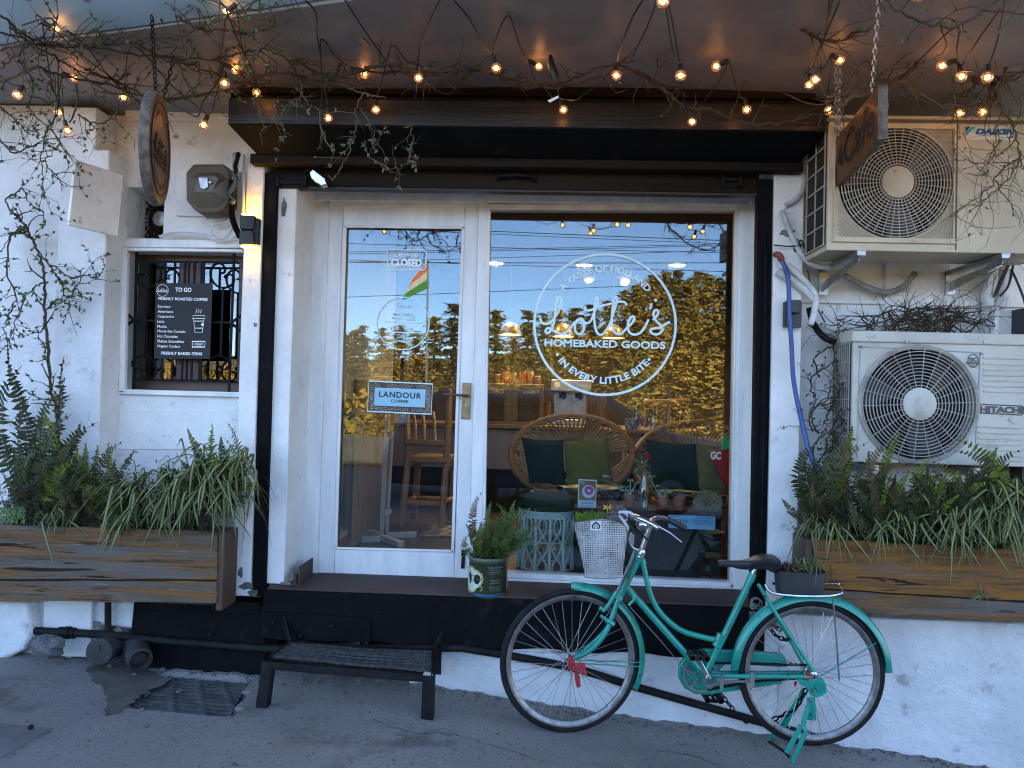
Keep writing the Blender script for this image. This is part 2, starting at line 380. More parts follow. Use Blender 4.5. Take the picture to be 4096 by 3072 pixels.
b.add(vs, fs); O('metal_sheet', b, bluesheet, can, label='blue painted metal sheet along the front edge')
for q in ((345,20),(115,22),(640,8)):
    p = P(*q, edgeY(-2.0)-.2); b = MB(); b.lathe((p.x, p.y, SOFZ+.06), [(.012,-.012),(.012,.0),(.006,.012)], 10); O('screw', b, steel, can)
b = MB(); p = PZ(1455,165,SOFZ-.012); b.bar(PZ(1440,148,SOFZ-.012), PZ(1468,182,SOFZ-.012), .022, .012); O('bracket', b, steel, can)

# ------------------------------------------------------------------ walls
def holed(mb, x0, x1, z0, z1, Y, t, holes):
    xs = sorted({x0, x1, *[h[0] for h in holes], *[h[1] for h in holes]}); zs = sorted({z0, z1, *[h[2] for h in holes], *[h[3] for h in holes]})
    for i in range(len(xs)-1):
        for j in range(len(zs)-1):
            cx, cz = (xs[i]+xs[i+1])/2, (zs[j]+zs[j+1])/2
            if any(h[0] < cx < h[1] and h[2] < cz < h[3] for h in holes): continue
            mb.box((xs[i],Y,zs[j]), (xs[i+1],Y+t,zs[j+1]))
lw_ = T('shop_wall', 'white plaster wall left of the shopfront with stepped pilasters and small window', 'wall', (-2.2,4.2,.2))
xa = X(240,720,4.05); xb = X(423,1000,4.05); xp = X(971,1100,4.1)
b = MB(); b.box((-6,4.12,-.4), (xa,4.5,SOFZ)); O('plain_section', b, white_rough, lw_)
zb = Z(423,598,4.05)
b = MB(); b.prism([(xa,4.05,.2),(xb,4.05,.2),(xb,4.05,zb),(X(385,500,4.05),4.05,zb),(X(385,500,4.05),4.05,SOFZ-.03),(xa,4.05,SOFZ-.03)], (0,.45,0)); O('pilaster', b, white_rough, lw_, bev=.008)
WYw = 4.25
win = [X(493,1300,WYw), X(964,1300,WYw), Z(700,1562,WYw), Z(730,1006,WYw)]
nich = [X(496,850,WYw), X(656,850,WYw), Z(560,953,WYw), Z(560,749,WYw)]
b = MB(); holed(b, xb-.2, xp+.1, .2, SOFZ, WYw, .28, [win, nich]); O('window_section', b, white, lw_)
b = MB(); b.box((nich[0]-.02,4.53,nich[2]-.02), (nich[1]+.02,4.56,nich[3]+.02)); O('niche_back', b, white, lw_)
x4 = X(1049,900,4.1)
b = MB(); b.box((xp,4.1,Z(1000,2386,4.1)), (x4,4.6,SOFZ)); O('narrow_pier', b, white, lw_, bev=.006)
b = MB(); b.box((xb,4.19,Z(600,466,4.19)), (xp,4.26,Z(600,424,4.19))); b.box((xb,4.21,Z(600,480,4.21)), (xp,4.26,Z(600,470,4.21))); O('cornice', b, white, lw_, bev=.004)
b = MB(); b.slab([(430,1800),(960,1800),(955,1640),(445,1640)], 4.243, .02); O('render_patch', b, white, lw_, bev=.006)
# window board and timber frame of the small window
b = MB(); b.slab([(470,954),(975,960),(975,992),(478,989)], 4.215, .05); O('window_head', b, joinery, lw_, bev=.004)
b = MB(); 
for q in ([(486,989),(507,989),(495,1572),(474,1572)], [(470,1560),(962,1574),(961,1590),(468,1576)], [(507,989),(972,996),(972,1009),(506,1003)]): b.slab(q, 4.222, .035)
OS('window_trim', b, joinery, lw_, bev=.004)

rw = T('side_wall', 'white plaster wall behind the air conditioners right of the shopfront', 'wall', (2.6,4.25,-.2))
x5 = X(3094,1000,4.1); x6 = X(3213,1000,4.1)
b = MB(); b.box((x5,4.1,Z(3150,2455,4.1)), (x6,4.6,SOFZ)); O('pier', b, white, rw, bev=.006)
b = MB(); b.box((x6-.05,4.27,-.5), (7,4.6,SOFZ)); O('back_section', b, white, rw)
b = MB(); b.box((X(3540,1200,4.25),4.245,.6), (X(3800,1200,4.25),4.30,Z(3600,1000,4.25))); b.box((x6,4.25,Z(3400,1215,4.25)), (7,4.30,Z(3400,1195,4.25))); OS('raised_band', b, white, rw, bev=.004)
b = MB()
vs=[]; 
b.box((X(3700,2800,4.08)-.75,4.08,-.6), (7,4.6,Z(3700,2480,4.08))); O('lower_section', b, white_rough, rw, bev=.01)
b = MB(); b.box((X(4075,1500,4.2),4.16,.3), (X(4075,1500,4.2)+.05,4.27,2.2)); O('edge_strip', b, grey_d, rw)

base = T('base_wall', 'white plaster plinth under the black step behind the bicycle', 'wall', (.4,4.1,0))
b = MB(); b.box((X(1640,2650,4.09),4.09,-.6), (X(3700,2800,4.08)-.75,4.6,.5)); O('plinth', b, white_rough, base)
b = MB(); b.prism([P(x,y,4.0) for x,y in ((-300,2400),(110,2410),(130,2540),(95,2600),(20,2640),(-300,2680))], (0,.3,0)); b.box((-6,4.09,-.3),(X(300,2500,4.1),4.5,.62)); b.slab([(100,2405),(560,2405),(545,2520),(430,2505),(300,2560),(110,2560)], 4.08, .2); b.slab([(250,2540),(420,2545),(390,2640),(330,2625)],4.07,.2)
O('low_wall', b, white_rough, None, 'bulging white plaster base of the wall under the left planter', 'wall', bev=.02, seg=3)
b = MB(); b.slab([(535,2400),(1060,2425),(1060,2800),(500,2780),(520,2560)], 4.07, .2)
O('black_plinth', b, blackp, None, 'black painted plinth panel behind the bench and drain grate', 'wall', bev=.006)
b = MB(); b.slab([(530,2405),(1035,2412),(1035,2460),(700,2450),(560,2440)], 4.062, .03)
O('black_ledge', b, blackp, None, 'flaking black strip under the end of the left planter', 'wall', bev=.004)

# ------------------------------------------------------------------ step
st_ = T('step', 'brown step with black painted riser under the shop door', 'step', (.1,4.06,.34))
xs0 = X(1048,2400,4.06); xs1 = X(3062,2500,4.06)
def step_front(z0, z1, x0, x1, Y, t, wob):
    mb = MB(); n = 40; pf = []; 
    for i in range(n+1):
        x = x0+(x1-x0)*i/n; pf.append((x, Y+wob*math.sin(i*1.3)*math.sin(i*.41), z0+wob*1.5*math.sin(i*.9)))
    vs = pf+[(p[0], p[1]+wob*.5*math.sin(p[0]*23), z1) for p in pf]+[(p[0], Y+t, z1) for p in pf]+[(p[0], Y+t, z0) for p in pf]
    m = n+1
    fs = [(k*m+i, k*m+i+1, ((k+1)%4)*m+i+1, ((k+1)%4)*m+i) for k in range(4) for i in range(n)]+[(0,m,2*m,3*m),(n,3*m+n,2*m+n,m+n)]
    return mb.add(vs, fs)
O('riser', step_front(.33, .592, xs0, xs1, 4.062, .3, .006), blackp, st_, bev=.012)
b = MB(); b.box((xs0+.02,4.07,.593), (xs1-.02,4.46,.606)); O('tread', b, tread_m, st_, bev=.004)
b = MB(); b.slab([(1048,2450),(1130,2452),(1480,2470),(1482,2570),(1120,2560),(1048,2550)], 4.052, .015); O('patch_panel', b, blackp, st_, bev=.003)
for q in ((1210,2489),(1328,2505),(1203,2541),(1467,2570),(1093,2489),(840,2537)):
    p = P(*q, 4.05); b = MB(); b.lathe(p, [(.009,0),(.009,.012),(.004,.016)], 8, (0,-1,0)); O('bolt', b, ironrust, st_)

# ------------------------------------------------------------------ posts, fascia, shutter header
zt = 2.92
for nm, q, lab in (('left', [(1054,690),(1110,690),(1060,2385),(1008,2385)], 'black timber post between the white piers left of the door'), ('right', [(3032,715),(3093,715),(3066,2500),(3004,2500)], 'black iron post beside the right edge of the shop window')):
    Yp = 4.115 if nm == 'left' else 4.12
    b = MB(); b.slab(q, Yp, .06)
    po = O('post', b, blackp, None, lab, 'post', bev=.005)
b = MB(); b.tube(cat_rom([P(3063,1000,4.10),P(3060,1300,4.10),P(3052,1900,4.10),P(3040,2300,4.10)],4), .010, 6); b.tube([P(3063,900,4.11),P(3030,2400,4.11)], .006, 6); O('conduit', b, blackp, None, 'thin black cables running down the right iron post', 'cable')
fa = T('fascia_box', 'black boarded shutter box above the shop door and window', 'shutter box', (.2,3.8,2.9))
xl = X(912,440,3.75); xr = X(3306,440,3.75)
b = MB(); b.box((xl,3.752,Z(2048,508,3.75)), (xr,3.80,Z(2048,402,3.75))); O('front_board', b, M('sheeny_black_board', (.009,.008,.008), (.018,.016,.015), 4, .36, b=.7, bs=24, st=(.1,1,1.8), bd=.004, spec=.35), fa, bev=.004)
b = MB(); b.box((xl+.03,3.81,Z(2048,398,3.75)), (xr-.03,3.86,SOFZ+.01)); O('top_board', b, brownwood, fa, bev=.004)
b = MB(); z1_ = Z(2048,509,3.75); z2_ = Z(2048,632,4.02)
b.prism([(xl+.002,3.756,z1_),(xl+.03,3.757,z1_-.004),(xr-.03,3.757,z1_-.004),(xr-.002,3.756,z1_)], (0,.04,0))
b.add([(xl,3.76,z1_),(xr,3.76,z1_),(xr-.03,4.02,z2_),(xl+.05,4.02,z2_),(xl,3.78,3.15),(xr,3.78,3.15),(xr,4.05,3.15),(xl,4.05,3.15)], [(0,1,2,3),(0,4,7,3),(1,2,6,5),(4,5,6,7)])
O('underside', b, blackp, fa, sm=False)
b = MB(); b.box((X(998,650,4.03),4.03,Z(2048,668,4.03)), (X(3215,650,4.03),4.10,Z(2048,628,4.03))); O('lower_rail', b, brownwood, fa, bev=.006)
b = MB(); b.box((X(1100,700,4.12),4.135,Z(2048,757,4.13)), (X(3040,700,4.12),4.19,Z(2048,676,4.13))); O('header_board', b, brownwood, fa, bev=.005)
b = MB(); b.box((X(1100,700,4.12),4.132,Z(2048,757,4.13)-.012), (X(3040,700,4.12),4.195,Z(2048,757,4.13)-.002)); O('drip_edge', b, blackwood, fa)
b = MB(); b.tube(cat_rom([P(1995,716,4.13),P(2005,704,4.105),P(2065,699,4.10),P(2128,706,4.105),P(2140,722,4.13)],6), .011, 8, flat=1.6); b.rect(1990,700,2008,722,4.126,.008); b.rect(2126,704,2146,726,4.126,.008); O('handle', b, iron, fa)
for q, s_ in (((2882,690,2975,752),1),((1098,700,1230,752),1)):
    b = MB(); b.rect(*q, 4.128, .006); b.rect(q[0]+8,q[1]+18,q[2]-8,q[1]+34,4.112,.014); b.rect(q[0]+4,q[1]+6,q[0]+20,q[3]-8,4.108,.02); b.rect(q[2]-20,q[1]+6,q[2]-4,q[3]-8,4.108,.02); O('latch', b, iron, fa, bev=.002)
b = MB(); cl = [(1236,688),(1251,674),(1302,712),(1306,738),(1285,745),(1246,716)]
b.slab(cl, 4.06, .05); sp_ = O('padlock', b, chrome, None, 'shiny silver padlock hanging tilted on the shutter header', 'padlock', bev=.006)
b = MB(); b.tube(cat_rom([P(1248,690,4.09),P(1232,678,4.10),P(1222,690,4.12)],4), .006, 6); O('shackle', b, iron, sp_)

# ------------------------------------------------------------------ shopfront joinery
FY = 4.43
zs_top = 2.95
wj = T('jamb', 'white plastered jamb pier between the black post and the door', 'pier', (X(1150,2350,4.14),4.14,.6))
b = MB(); b.prism([(X(1108,900,4.14),4.14,.607),(X(1183,900,4.14),4.14,.607),(X(1183,900,4.14)+.012,4.46,.607),(X(1108,900,4.14),4.46,.607)], (0,0,2.26)); O('jamb_face', b, white, wj, bev=.006)
b = MB(); b.prism([P(1166,2348,4.139),P(1183,2348,4.139),P(1183,2290,4.139)], (0,.01,0)); b.box((X(1183,2300,4.14)+.0085,4.16,.608),(X(1183,2300,4.14)+.016,4.40,.70)); O('skirting', b, tread_m, wj)
fr = T('shop_frame', 'white timber shopfront frame around the door and the big window', 'window frame', (.3,FY,.607))
def member(q, Y, t, nm='frame_member', par=None, bev=.006, mat=None): 
    b = MB(); b.slab(q, Y, t); return O(nm, b, mat or joinery, par or fr, bev=bev)
member([(1240,757),(3040,770),(3040,822),(1240,802)], FY-.012, .08)
member([(1240,700),(3040,712),(3040,768),(1240,755)], FY+.01, .08, 'head_board')
member([(1248,790),(1316,812),(1268,2312),(1196,2330)], FY, .09)
member([(1316,803),(1917,812),(1917,830),(1316,826)], FY+.004, .08)
member([(1914,806),(1955,812),(1924,2368),(1872,2368)], FY-.004, .09, 'mullion')
member([(1955,815),(2960,818),(2960,842),(1955,838)], FY, .08)
member([(2948,816),(2962,816),(2940,2340),(2922,2340)], FY-.002, .08)
member([(2962,812),(3044,812),(3022,2400),(2936,2400)], FY-.02, .09)
member([(1924,2286),(2925,2330),(2925,2352),(1924,2308)], FY-.006, .08)
member([(1880,2308),(2990,2356),(2985,2412),(1880,2362)], FY-.018, .09, 'bottom_rail')
gm = GLASS('window_glass', (.93,.95,.94), .037, glosscol=(.78,.92,1))
WYg = FY+.035
b = MB(); b.slab([(1948,830),(2954,832),(2934,2338),(1922,2292)], WYg, .006)
O('window_pane', b, gm, fr)
for q in ([(1950,832),(1962,832),(1938,2300),(1926,2294)], [(2944,832),(2952,832),(2931,2336),(2922,2334)]):
    member(q, FY-.004, .03, 'glazing_bead', bev=.004)

door = T('shop_door', 'white glazed timber shop door with brass handle', 'door', (X(1600,2310,FY),FY,.61))
DY = FY+.02
member([(1314,822),(1372,822),(1336,2318),(1270,2312)], DY, .04, 'left_stile', door)
member([(1858,824),(1916,826),(1876,2316),(1816,2314)], DY, .04, 'right_stile', door)
member([(1372,822),(1858,824),(1858,908),(1372,904)], DY+.001, .038, 'top_rail', door)
member([(1338,2196),(1818,2208),(1818,2314),(1338,2310)], DY+.001, .038, 'bottom_rail', door)
b = MB(); b.slab([(1366,896),(1862,902),(1818,2214),(1332,2200)], DY+.022, .005); O('glass_pane', b, gm, door)
b = MB(); 
for q in ([(1370,902),(1386,902),(1348,2196),(1336,2196)], [(1846,906),(1859,906),(1816,2210),(1804,2210)], [(1372,900),(1858,906),(1858,916),(1372,910)], [(1338,2188),(1818,2200),(1818,2210),(1338,2198)]): b.slab(q, DY-.008, .012)
O('glazing_bead', b, joinery, door, bev=.003)
b = MB(); b.slab([(1850,1531),(1885,1532),(1879,1678),(1845,1676)], DY-.012, .012); hd = O('handle_plate', b, brass, door, bev=.003)
b = MB(); b.tube([P(1868,1580,DY-.012),P(1868,1580,DY-.05)], .008, 8); b.tube(cat_rom([P(1872,1580,DY-.05),P(1850,1581,DY-.052),P(1773,1577,DY-.05)],5), [.008]*6+[.007]*5, 8); O('lever', b, brass, hd)
b = MB(); p = P(1863,1620,DY-.013); b.lathe(p, [(.008,0),(.008,.004)], 12, (0,-1,0)); b.obox(p+V((0,-.002,-.014)), .007, .006, .022); O('keyhole', b, chrome, hd)
b = MB(); b.slab([(1846,2202),(1866,2203),(1862,2224),(1844,2224)], DY-.02, .02); b.slab([(1846,2226),(1860,2226),(1857,2275),(1843,2275)], DY-.01, .01); O('bolt', b, ironrust, door, bev=.002)

# bare and flaking patches where the paint has come off the plaster
bare = M('bare_grey_render', (.20,.185,.165), (.10,.09,.08), 14, .9, b=1, bs=40, spots=[(30,(.05,.045,.04),.6,.05)], bd=.01)
def flake(q, Y, rx, ry, par, sd, mat=bare):
    R_ = random.Random(sd); c = P(q[0],q[1],Y); n = 22; rr = [1+R_.uniform(-.42,.35) for _ in range(n)]; rr = [(rr[i-1]+2*rr[i]+rr[(i+1)%n])/4 for i in range(n)]
    b = MB(); b.prism([c+V((px(rx,Y)*rr[i]*math.cos(2*math.pi*i/n),0,px(ry,Y)*rr[i]*math.sin(2*math.pi*i/n))) for i in range(n)], (0,.003,0)); return O('bare_patch', b, mat, par, sm=False)
for k, (x, y, Y, rx, ry, par) in enumerate(((985,2345,4.0975,28,16,lw_),(1010,2372,4.0975,22,14,lw_),(962,2290,4.0975,10,22,lw_),(1020,1300,4.0975,7,12,lw_),(1135,830,4.1375,10,40,wj),(1140,2335,4.1375,22,10,wj),(1165,2310,4.1375,12,18,wj),(640,590,4.2475,14,8,lw_),(3150,930,4.0975,30,16,rw),(3190,985,4.0975,16,26,rw),(3120,2440,4.0975,18,10,rw),(3185,2425,4.0975,14,18,rw),(2250,2608,4.0875,40,5,base),(2460,2868,4.0875,16,5,base))): flake((x,y), Y, rx, ry, par, 100+k)
lwb = bpy.data.objects['low_wall']
for k, (x, y, rx, ry) in enumerate(((275,2478,55,20),(370,2500,60,14),(470,2520,20,10))): flake((x,y), 4.067 if x > 260 else 3.998, rx, ry, lwb, 200+k)
# silt washed out round the drain, and hairline cracks in the road
silt_m = M('brown_silt', (.085,.070,.055), (.125,.108,.09), 5, .85, b=.8, bs=60)
so_l = [(350,2690),(420,2670),(520,2660),(640,2700),(680,2720),(600,2760),(545,2800),(470,2850),(420,2858),(430,2800),(410,2750),(370,2730)]
pts = [p+V((rnd.uniform(-.012,.012),rnd.uniform(-.012,.012),0)) for p in cat_rom([PZ(x,y,gz(-2.1)) for x,y in so_l],5,True)]; c = sum(pts, V((0,0,0)))/len(pts); b = MB(); vs = [V((c.x,c.y,gsurf(c.x,c.y)+.008))]
for r_ in (.35,.7,1): vs += [V((*(c+(p-c)*r_).xy, 0)) for p in pts]
for v in vs: v.z = gsurf(v.x,v.y)+(.004 if not in_hole(v.x,v.y) else .08)
n = len(pts); b.add(vs, [(0,1+i,1+(i+1)%n) for i in range(n)]+[(1+k*n+i,1+(k+1)*n+i,1+(k+1)*n+(i+1)%n,1+k*n+(i+1)%n) for k in range(2) for i in range(n)]); O('silt', b, silt_m, kind='structure')
b = MB()
for run in ([(1500,2880),(1640,2920),(1800,2935),(1980,2990),(2150,3040)], [(2620,3000),(2760,3020),(2900,3070)], [(3500,3000),(3700,3030),(3900,3072)]):
    cc_ = cat_rom([PZ(x,y,gz(PZ(x,y,0).x)) for x,y in run],8); cc_ = [V((p.x+rnd.uniform(-.012,.012),p.y+rnd.uniform(-.012,.012),0)) for p in cc_]
    for p in cc_: p.z = gsurf(p.x,p.y)+.0015
    b.tube(cc_, [rnd.uniform(.0005,.0016) for _ in cc_], 4)
O('road_crack', b, M('crack_shadow', (.035,.032,.03), r=.95), kind='structure')
# ------------------------------------------------------------------ lettering helpers
def glyph(s, bold=0, shear=0, sp=1):
    c = bpy.data.curves.new('lettering', 'FONT'); c.body = s; c.offset = bold; c.shear = shear; c.space_character = sp; c.resolution_u = 3; c.extrude = .012
    o = bpy.data.objects.new('lettering', c); COL.objects.link(o); bpy.context.view_layer.update()
    me = bpy.data.meshes.new_from_object(o.evaluated_get(bpy.context.evaluated_depsgraph_get()))
    v = np.zeros(len(me.vertices)*3); me.vertices.foreach_get('co', v); v = v.reshape(-1, 3)
    f = [tuple(p.vertices) for p in me.polygons]
    bpy.data.objects.remove(o); bpy.data.curves.remove(c); bpy.data.meshes.remove(me)
    return v, f
def txt(mb, s, x0, y0, x1, y1, Y, bold=.0, shear=0, sp=1, dy=0, mtx=None):
    """lettering fitted to a rectangle on the plane at depth Y (or, with mtx, to local x,z units)"""
    v, f = glyph(s, bold, shear, sp)
    if not len(v): return mb
    lo, hi = v.min(0), v.max(0); W = hi[0]-lo[0]; H = hi[1]-lo[1]
    if mtx is None:
        c = P((x0+x1)/2, (y0+y1)/2, Y); wd = px(x1-x0, Y); ht = px(y1-y0, Y)
        vs = [(c.x+((a-lo[0])/W-.5)*wd, Y-q*.02, c.z+((bb-lo[1])/H-.5)*ht+dy*((a-lo[0])/W-.5)) for a, bb, q in v]
    else:
        vs = [mtx@V((x0+(a-lo[0])/W*(x1-x0), Y-q*.02, y0+(bb-lo[1])/H*(y1-y0))) for a, bb, q in v]
    return mb.add(vs, f)
def arc_txt(mb, s, c, rad, hgt, mid, span, Y, top=True, bold=.015):
    """lettering bent round a circle: c world centre, rad metres to baseline, mid and span in degrees"""
    v, f = glyph(s, bold); lo, hi = v.min(0), v.max(0); H = .72; vs = []
    for a, bb, q in v:
        t = (a-lo[0])/(hi[0]-lo[0])-.5
        if top: an = math.radians(mid-t*span); r_ = rad+bb/H*hgt
        else: an = math.radians(mid+t*span); r_ = rad-bb/H*hgt
        vs.append((c.x+r_*math.cos(an), Y-q*.02, c.z+r_*math.sin(an)))
    return mb.add(vs, f)
def ring(mb, c, rad, wdt, Y, n=72):
    return mb.tube([(c.x+rad*math.cos(2*math.pi*i/n), Y, c.z+rad*math.sin(2*math.pi*i/n)) for i in range(n)], wdt, 6, closed=True, flat=.15)
SCRIPT = [[(482,868),(490,900),(520,915),(570,890),(615,820),(637,745),(625,717),(607,740),(592,830),(580,910),(556,965),(533,983),(520,965),(540,945),(590,970),(640,988),(690,960),(735,905),(790,878)],
 [(790,878),(755,885),(736,930),(745,975),(775,990),(800,960),(806,915),(790,880),(815,908),(850,895),(880,830),(905,750),(903,720),(888,740),(878,840),(885,930),(905,985),(940,990),(975,950),(1000,900),(1020,830),(1045,750),(1043,718),(1025,740),(1010,850),(1012,930),(1035,980),(1075,988),(1110,955),(1160,905),(1176,870),(1155,860),(1130,900),(1130,960),(1160,990),(1210,985),(1250,940),(1280,880)],
 [(805,785),(815,810),(850,812),(920,785),(1000,765),(1070,750),(1105,755),(1118,778)], [(1303,762),(1290,805)],
 [(1312,885),(1345,850),(1350,820),(1330,812),(1315,840),(1335,890),(1375,930),(1380,965),(1340,992),(1298,978),(1302,952),(1360,940),(1438,898)]]
def script(mb, fn, r, n=5, sides=6, flat=.15):
    for st in SCRIPT: mb.tube(cat_rom([fn(*p) for p in st], n), r, sides, flat=flat)
    return mb

# ------------------------------------------------------------------ stickers on the glass
SY = WYg-.004
lg = T('window_logo', 'large round pale vinyl bakery logo with script lettering on the window', 'window sticker', P(2419,1583,SY))
lc = P(2419,1298,SY); LR = px(281,SY)
b = MB(); ring(b, lc, LR, px(5.5,SY), SY); O('ring', b, vinyl, lg)
b = MB(); script(b, lambda x, y: P(1900+x/1.8436, 800+y/1.8436, SY), px(5.2,SY), 8); O('script_lettering', b, vinyl, lg)
b = MB(); txt(b, 'HOMEBAKED GOODS', 2179,1361,2660,1391,SY, .03, dy=.0); O('block_lettering', b, vinyl, lg)
b = MB(); arc_txt(b, 'A TASTE OF HOLLAND', lc, px(210,SY), px(27,SY), 91, 104, SY, True, .03); O('curved_lettering', b, vinyl, lg); b = MB()
arc_txt(b, 'IN EVERY LITTLE BITE', lc, px(236,SY), px(27,SY), 270, 101, SY, False, .03); O('curved_lettering', b, vinyl, lg); b = MB()
for a in (152,27,214,-37):
    p = lc+V((math.cos(math.radians(a))*px(224,SY),0,math.sin(math.radians(a))*px(224,SY))); b.lathe(p, [(px(6,SY),0),(px(6,SY),.001)], 12, (0,-1,0))
OS('dot', b, vinyl, lg)
DS = DY+.018
vinyl_w = M('white_vinyl', (.86,.92,.93), r=.5)
cs = T('closed_sticker', 'white outlined vinyl closed notice at the top of the door glass', 'window sticker', P(1626,1081,DS))
b = MB(); q = [(1549,1006),(1556,999),(1697,1000),(1705,1007),(1703,1072),(1696,1079),(1560,1081),(1553,1076)]; b.tube([P(x,y,DS) for x,y in q], px(2.6,DS), 5, closed=True, flat=.2); O('border', b, vinyl_w, cs)
b = MB(); txt(b, "SORRY WE'RE", 1574,1013,1675,1030,DS,.03); txt(b, 'CLOSED', 1563,1035,1688,1067,DS,.055); O('lettering', b, vinyl_w, cs)
oh = T('hours_sticker', 'faint round vinyl opening hours notice in the middle of the door glass', 'window sticker', P(1612,1401,DS))
b = MB(); ring(b, P(1612,1294,DS), px(106,DS), px(2.2,DS), DS); O('ring', b, vinyl, oh)
b = MB()
txt(b,'Open',1585,1210,1640,1236,DS,0,.3); txt(b,'Mon/Tue/Thu/Fri/Sat',1573,1252,1655,1263,DS,.01); txt(b,'10:30 - 19:30',1568,1267,1660,1281,DS,.02); txt(b,'Sunday',1593,1295,1621,1306,DS,.01); txt(b,'13:30 - 19:30',1562,1308,1651,1322,DS,.02); txt(b,'Closed',1589,1337,1625,1351,DS,.01); txt(b,'Wednesdays',1572,1357,1641,1371,DS,.01)
for y in (1288,1329): b.rect(1540,y,1690,y+1.5,DS,.001)
O('lettering', b, vinyl, oh)
lc_ = T('coffee_sticker', 'rectangular coffee sticker with pale blue panel and contour lines beside the handle', 'window sticker', P(1602,1659,DS))
b = MB(); b.tube([P(x,y,DS) for x,y in ((1476,1524),(1730,1536),(1725,1657),(1470,1645))], px(2.8,DS), 5, closed=True, flat=.2); O('border', b, vinyl, lc_)
b = MB(); b.slab([(1479,1527),(1727,1539),(1722,1654),(1473,1642)], DS+.0015, .0008); O('backing', b, M('brown_sticker', (.06,.035,.02), r=.5), lc_)
b = MB()
def _in(x, y): return 1477 < x < 1725 and 1530+.047*(x-1477) < y < 1640+.047*(x-1477) and not (1497 < x < 1703 and 1549+.047*(x-1497) < y < 1626+.047*(x-1497))
for cx_, cy_, k in ((1485,1590,7),(1590,1512,8),(1712,1570,6),(1690,1660,8),(1530,1652,6),(1600,1665,5)):
    for i in range(k):
        run = []
        for a in range(49):
            t = a/48*2*math.pi; r_ = 5+i*8+2.5*math.sin(3*t+cx_)+2*math.sin(5*t+i*.3); x, y = cx_+r_*math.cos(t), cy_+r_*math.sin(t)*1.15
            if _in(x, y): run.append(P(x,y,DS))
            else:
                if len(run) > 2: b.tube(run, px(.7,DS), 4, flat=.3)
                run = []
        if len(run) > 2: b.tube(run, px(.7,DS), 4, flat=.3)
O('contour_lines', b, M('cream_print', (.55,.47,.36), r=.5), lc_, kind='stuff')
b = MB(); b.slab([(1499,1550),(1703,1558),(1700,1630),(1497,1622)], DS-.001, .0008); O('panel', b, M('pale_blue_sticker', (.33,.56,.66), (.28,.52,.63), 20, .5), lc_)
b = MB(); txt(b,'LANDOUR',1515,1568,1686,1592,DS-.003,.02,0,1.15,dy=-.006); txt(b,'COFFEE',1563,1599,1634,1611,DS-.003,.02,dy=-.002); O('lettering', b, M('black_print', (.01,.01,.012), r=.5), lc_)

# ------------------------------------------------------------------ small barred window, left
bw = T('barred_window', 'small maroon shuttered window behind black scrolled iron bars', 'window', (X(720,1560,4.3),4.3,win[2]))
MY = 4.37
for q in ([(495,1000),(541,1000),(530,1560),(482,1560)], [(541,1000),(975,1008),(975,1052),(541,1046)], [(530,1520),(965,1530),(965,1578),(530,1566)], [(718,1046),(755,1046),(745,1522),(700,1522)], [(757,1046),(806,1046),(795,1522),(747,1522)], [(955,1046),(985,1046),(975,1540),(945,1540)]):
    member(q, MY, .04, 'shutter_stile', bw, mat=maroon)
for q in ([(541,1046),(718,1046),(700,1522),(530,1522)], [(806,1046),(958,1046),(945,1530),(795,1522)]):
    b = MB(); b.slab(q, MY+.02, .004); O('glass_pane', b, GLASS('shutter_glass', (.5,.52,.52), .06), bw)
b = MB(); b.slab([(490,998),(980,1004),(975,1580),(476,1570)], 4.5, .02); O('dark_backing', b, dark, bw)
GYr = 4.285
bars = [[(547,1005),(534,1558)], [(937,1008),(916,1568)]]
for (a, c) in bars:
    b = MB(); b.bar(P(*a,GYr), P(*c,GYr), .012, .012); O('bar', b, iron, bw)
for a, c in (((540,1046),(950,1049)), ((530,1518),(918,1524)), ((543,1281),(932,1291))):
    b = MB(); b.bar(P(*a,GYr+.004), P(*c,GYr+.004), .012, .012); O('cross_bar', b, iron, bw)
for x in (661,701,741,779,817): 
    b = MB(); b.bar(P(x,1046,GYr-.002), P(x-14,1522,GYr-.002), .011, .011); O('bar', b, iron, bw)
for x in (585,893):
    b = MB(); b.bar(P(x,1150,GYr-.002), P(x-10,1430,GYr-.002), .011, .011); O('bar', b, iron, bw)
for a, c in (((536,1281),(497,1242)),((536,1281),(493,1311)),((926,1291),(963,1262)),((926,1291),(962,1326))):
    b = MB(); b.bar(P(*a,GYr-.002), P(*c,GYr-.002), .012, .012); O('cross_bar', b, iron, bw)
scr = [(.35,.28),(.48,.33),(.60,.28),(.64,.14),(.55,.03),(.40,.04),(.58,-.02),(.82,.12),(.92,.38),(.80,.66),(.55,.90),(.26,.95),(.06,.80),(.02,.58),(.14,.44),(.32,.46),(.40,.58)]
scr = [(.55,.40),(.42,.38),(.40,.20),(.52,.04),(.74,.02),(.93,.20),(.98,.48),(.86,.78),(.60,.98),(.30,.98),(.06,.82),(.02,.60),(.16,.46),(.36,.50),(.40,.62)]
for x0, y0, fx, fy in ((548,1051,1,1),(938,1053,-1,1),(528,1520,1,-1),(918,1522,-1,-1)):
    b = MB(); b.tube(cat_rom([P(x0+fx*a*98, y0+fy*c*98, GYr-.006) for a, c in scr], 5), .006, 6, flat=1.7); O('scroll', b, iron, bw)
mb_ = T('menu_board', 'black takeaway menu board with white lettering hung on the barred window', 'menu board', P(727,1435,4.255))
NY = 4.26
b = MB(); b.slab([(622,1132),(850,1133),(840,1436),(616,1435)], NY, .006); O('board', b, M('charcoal_board', (.012,.012,.0135), (.018,.018,.02), 8, .5, spec=.25), mb_, bev=.001)
wp = M('white_print', (.80,.80,.80), r=.5); b = MB(); NT = NY-.002
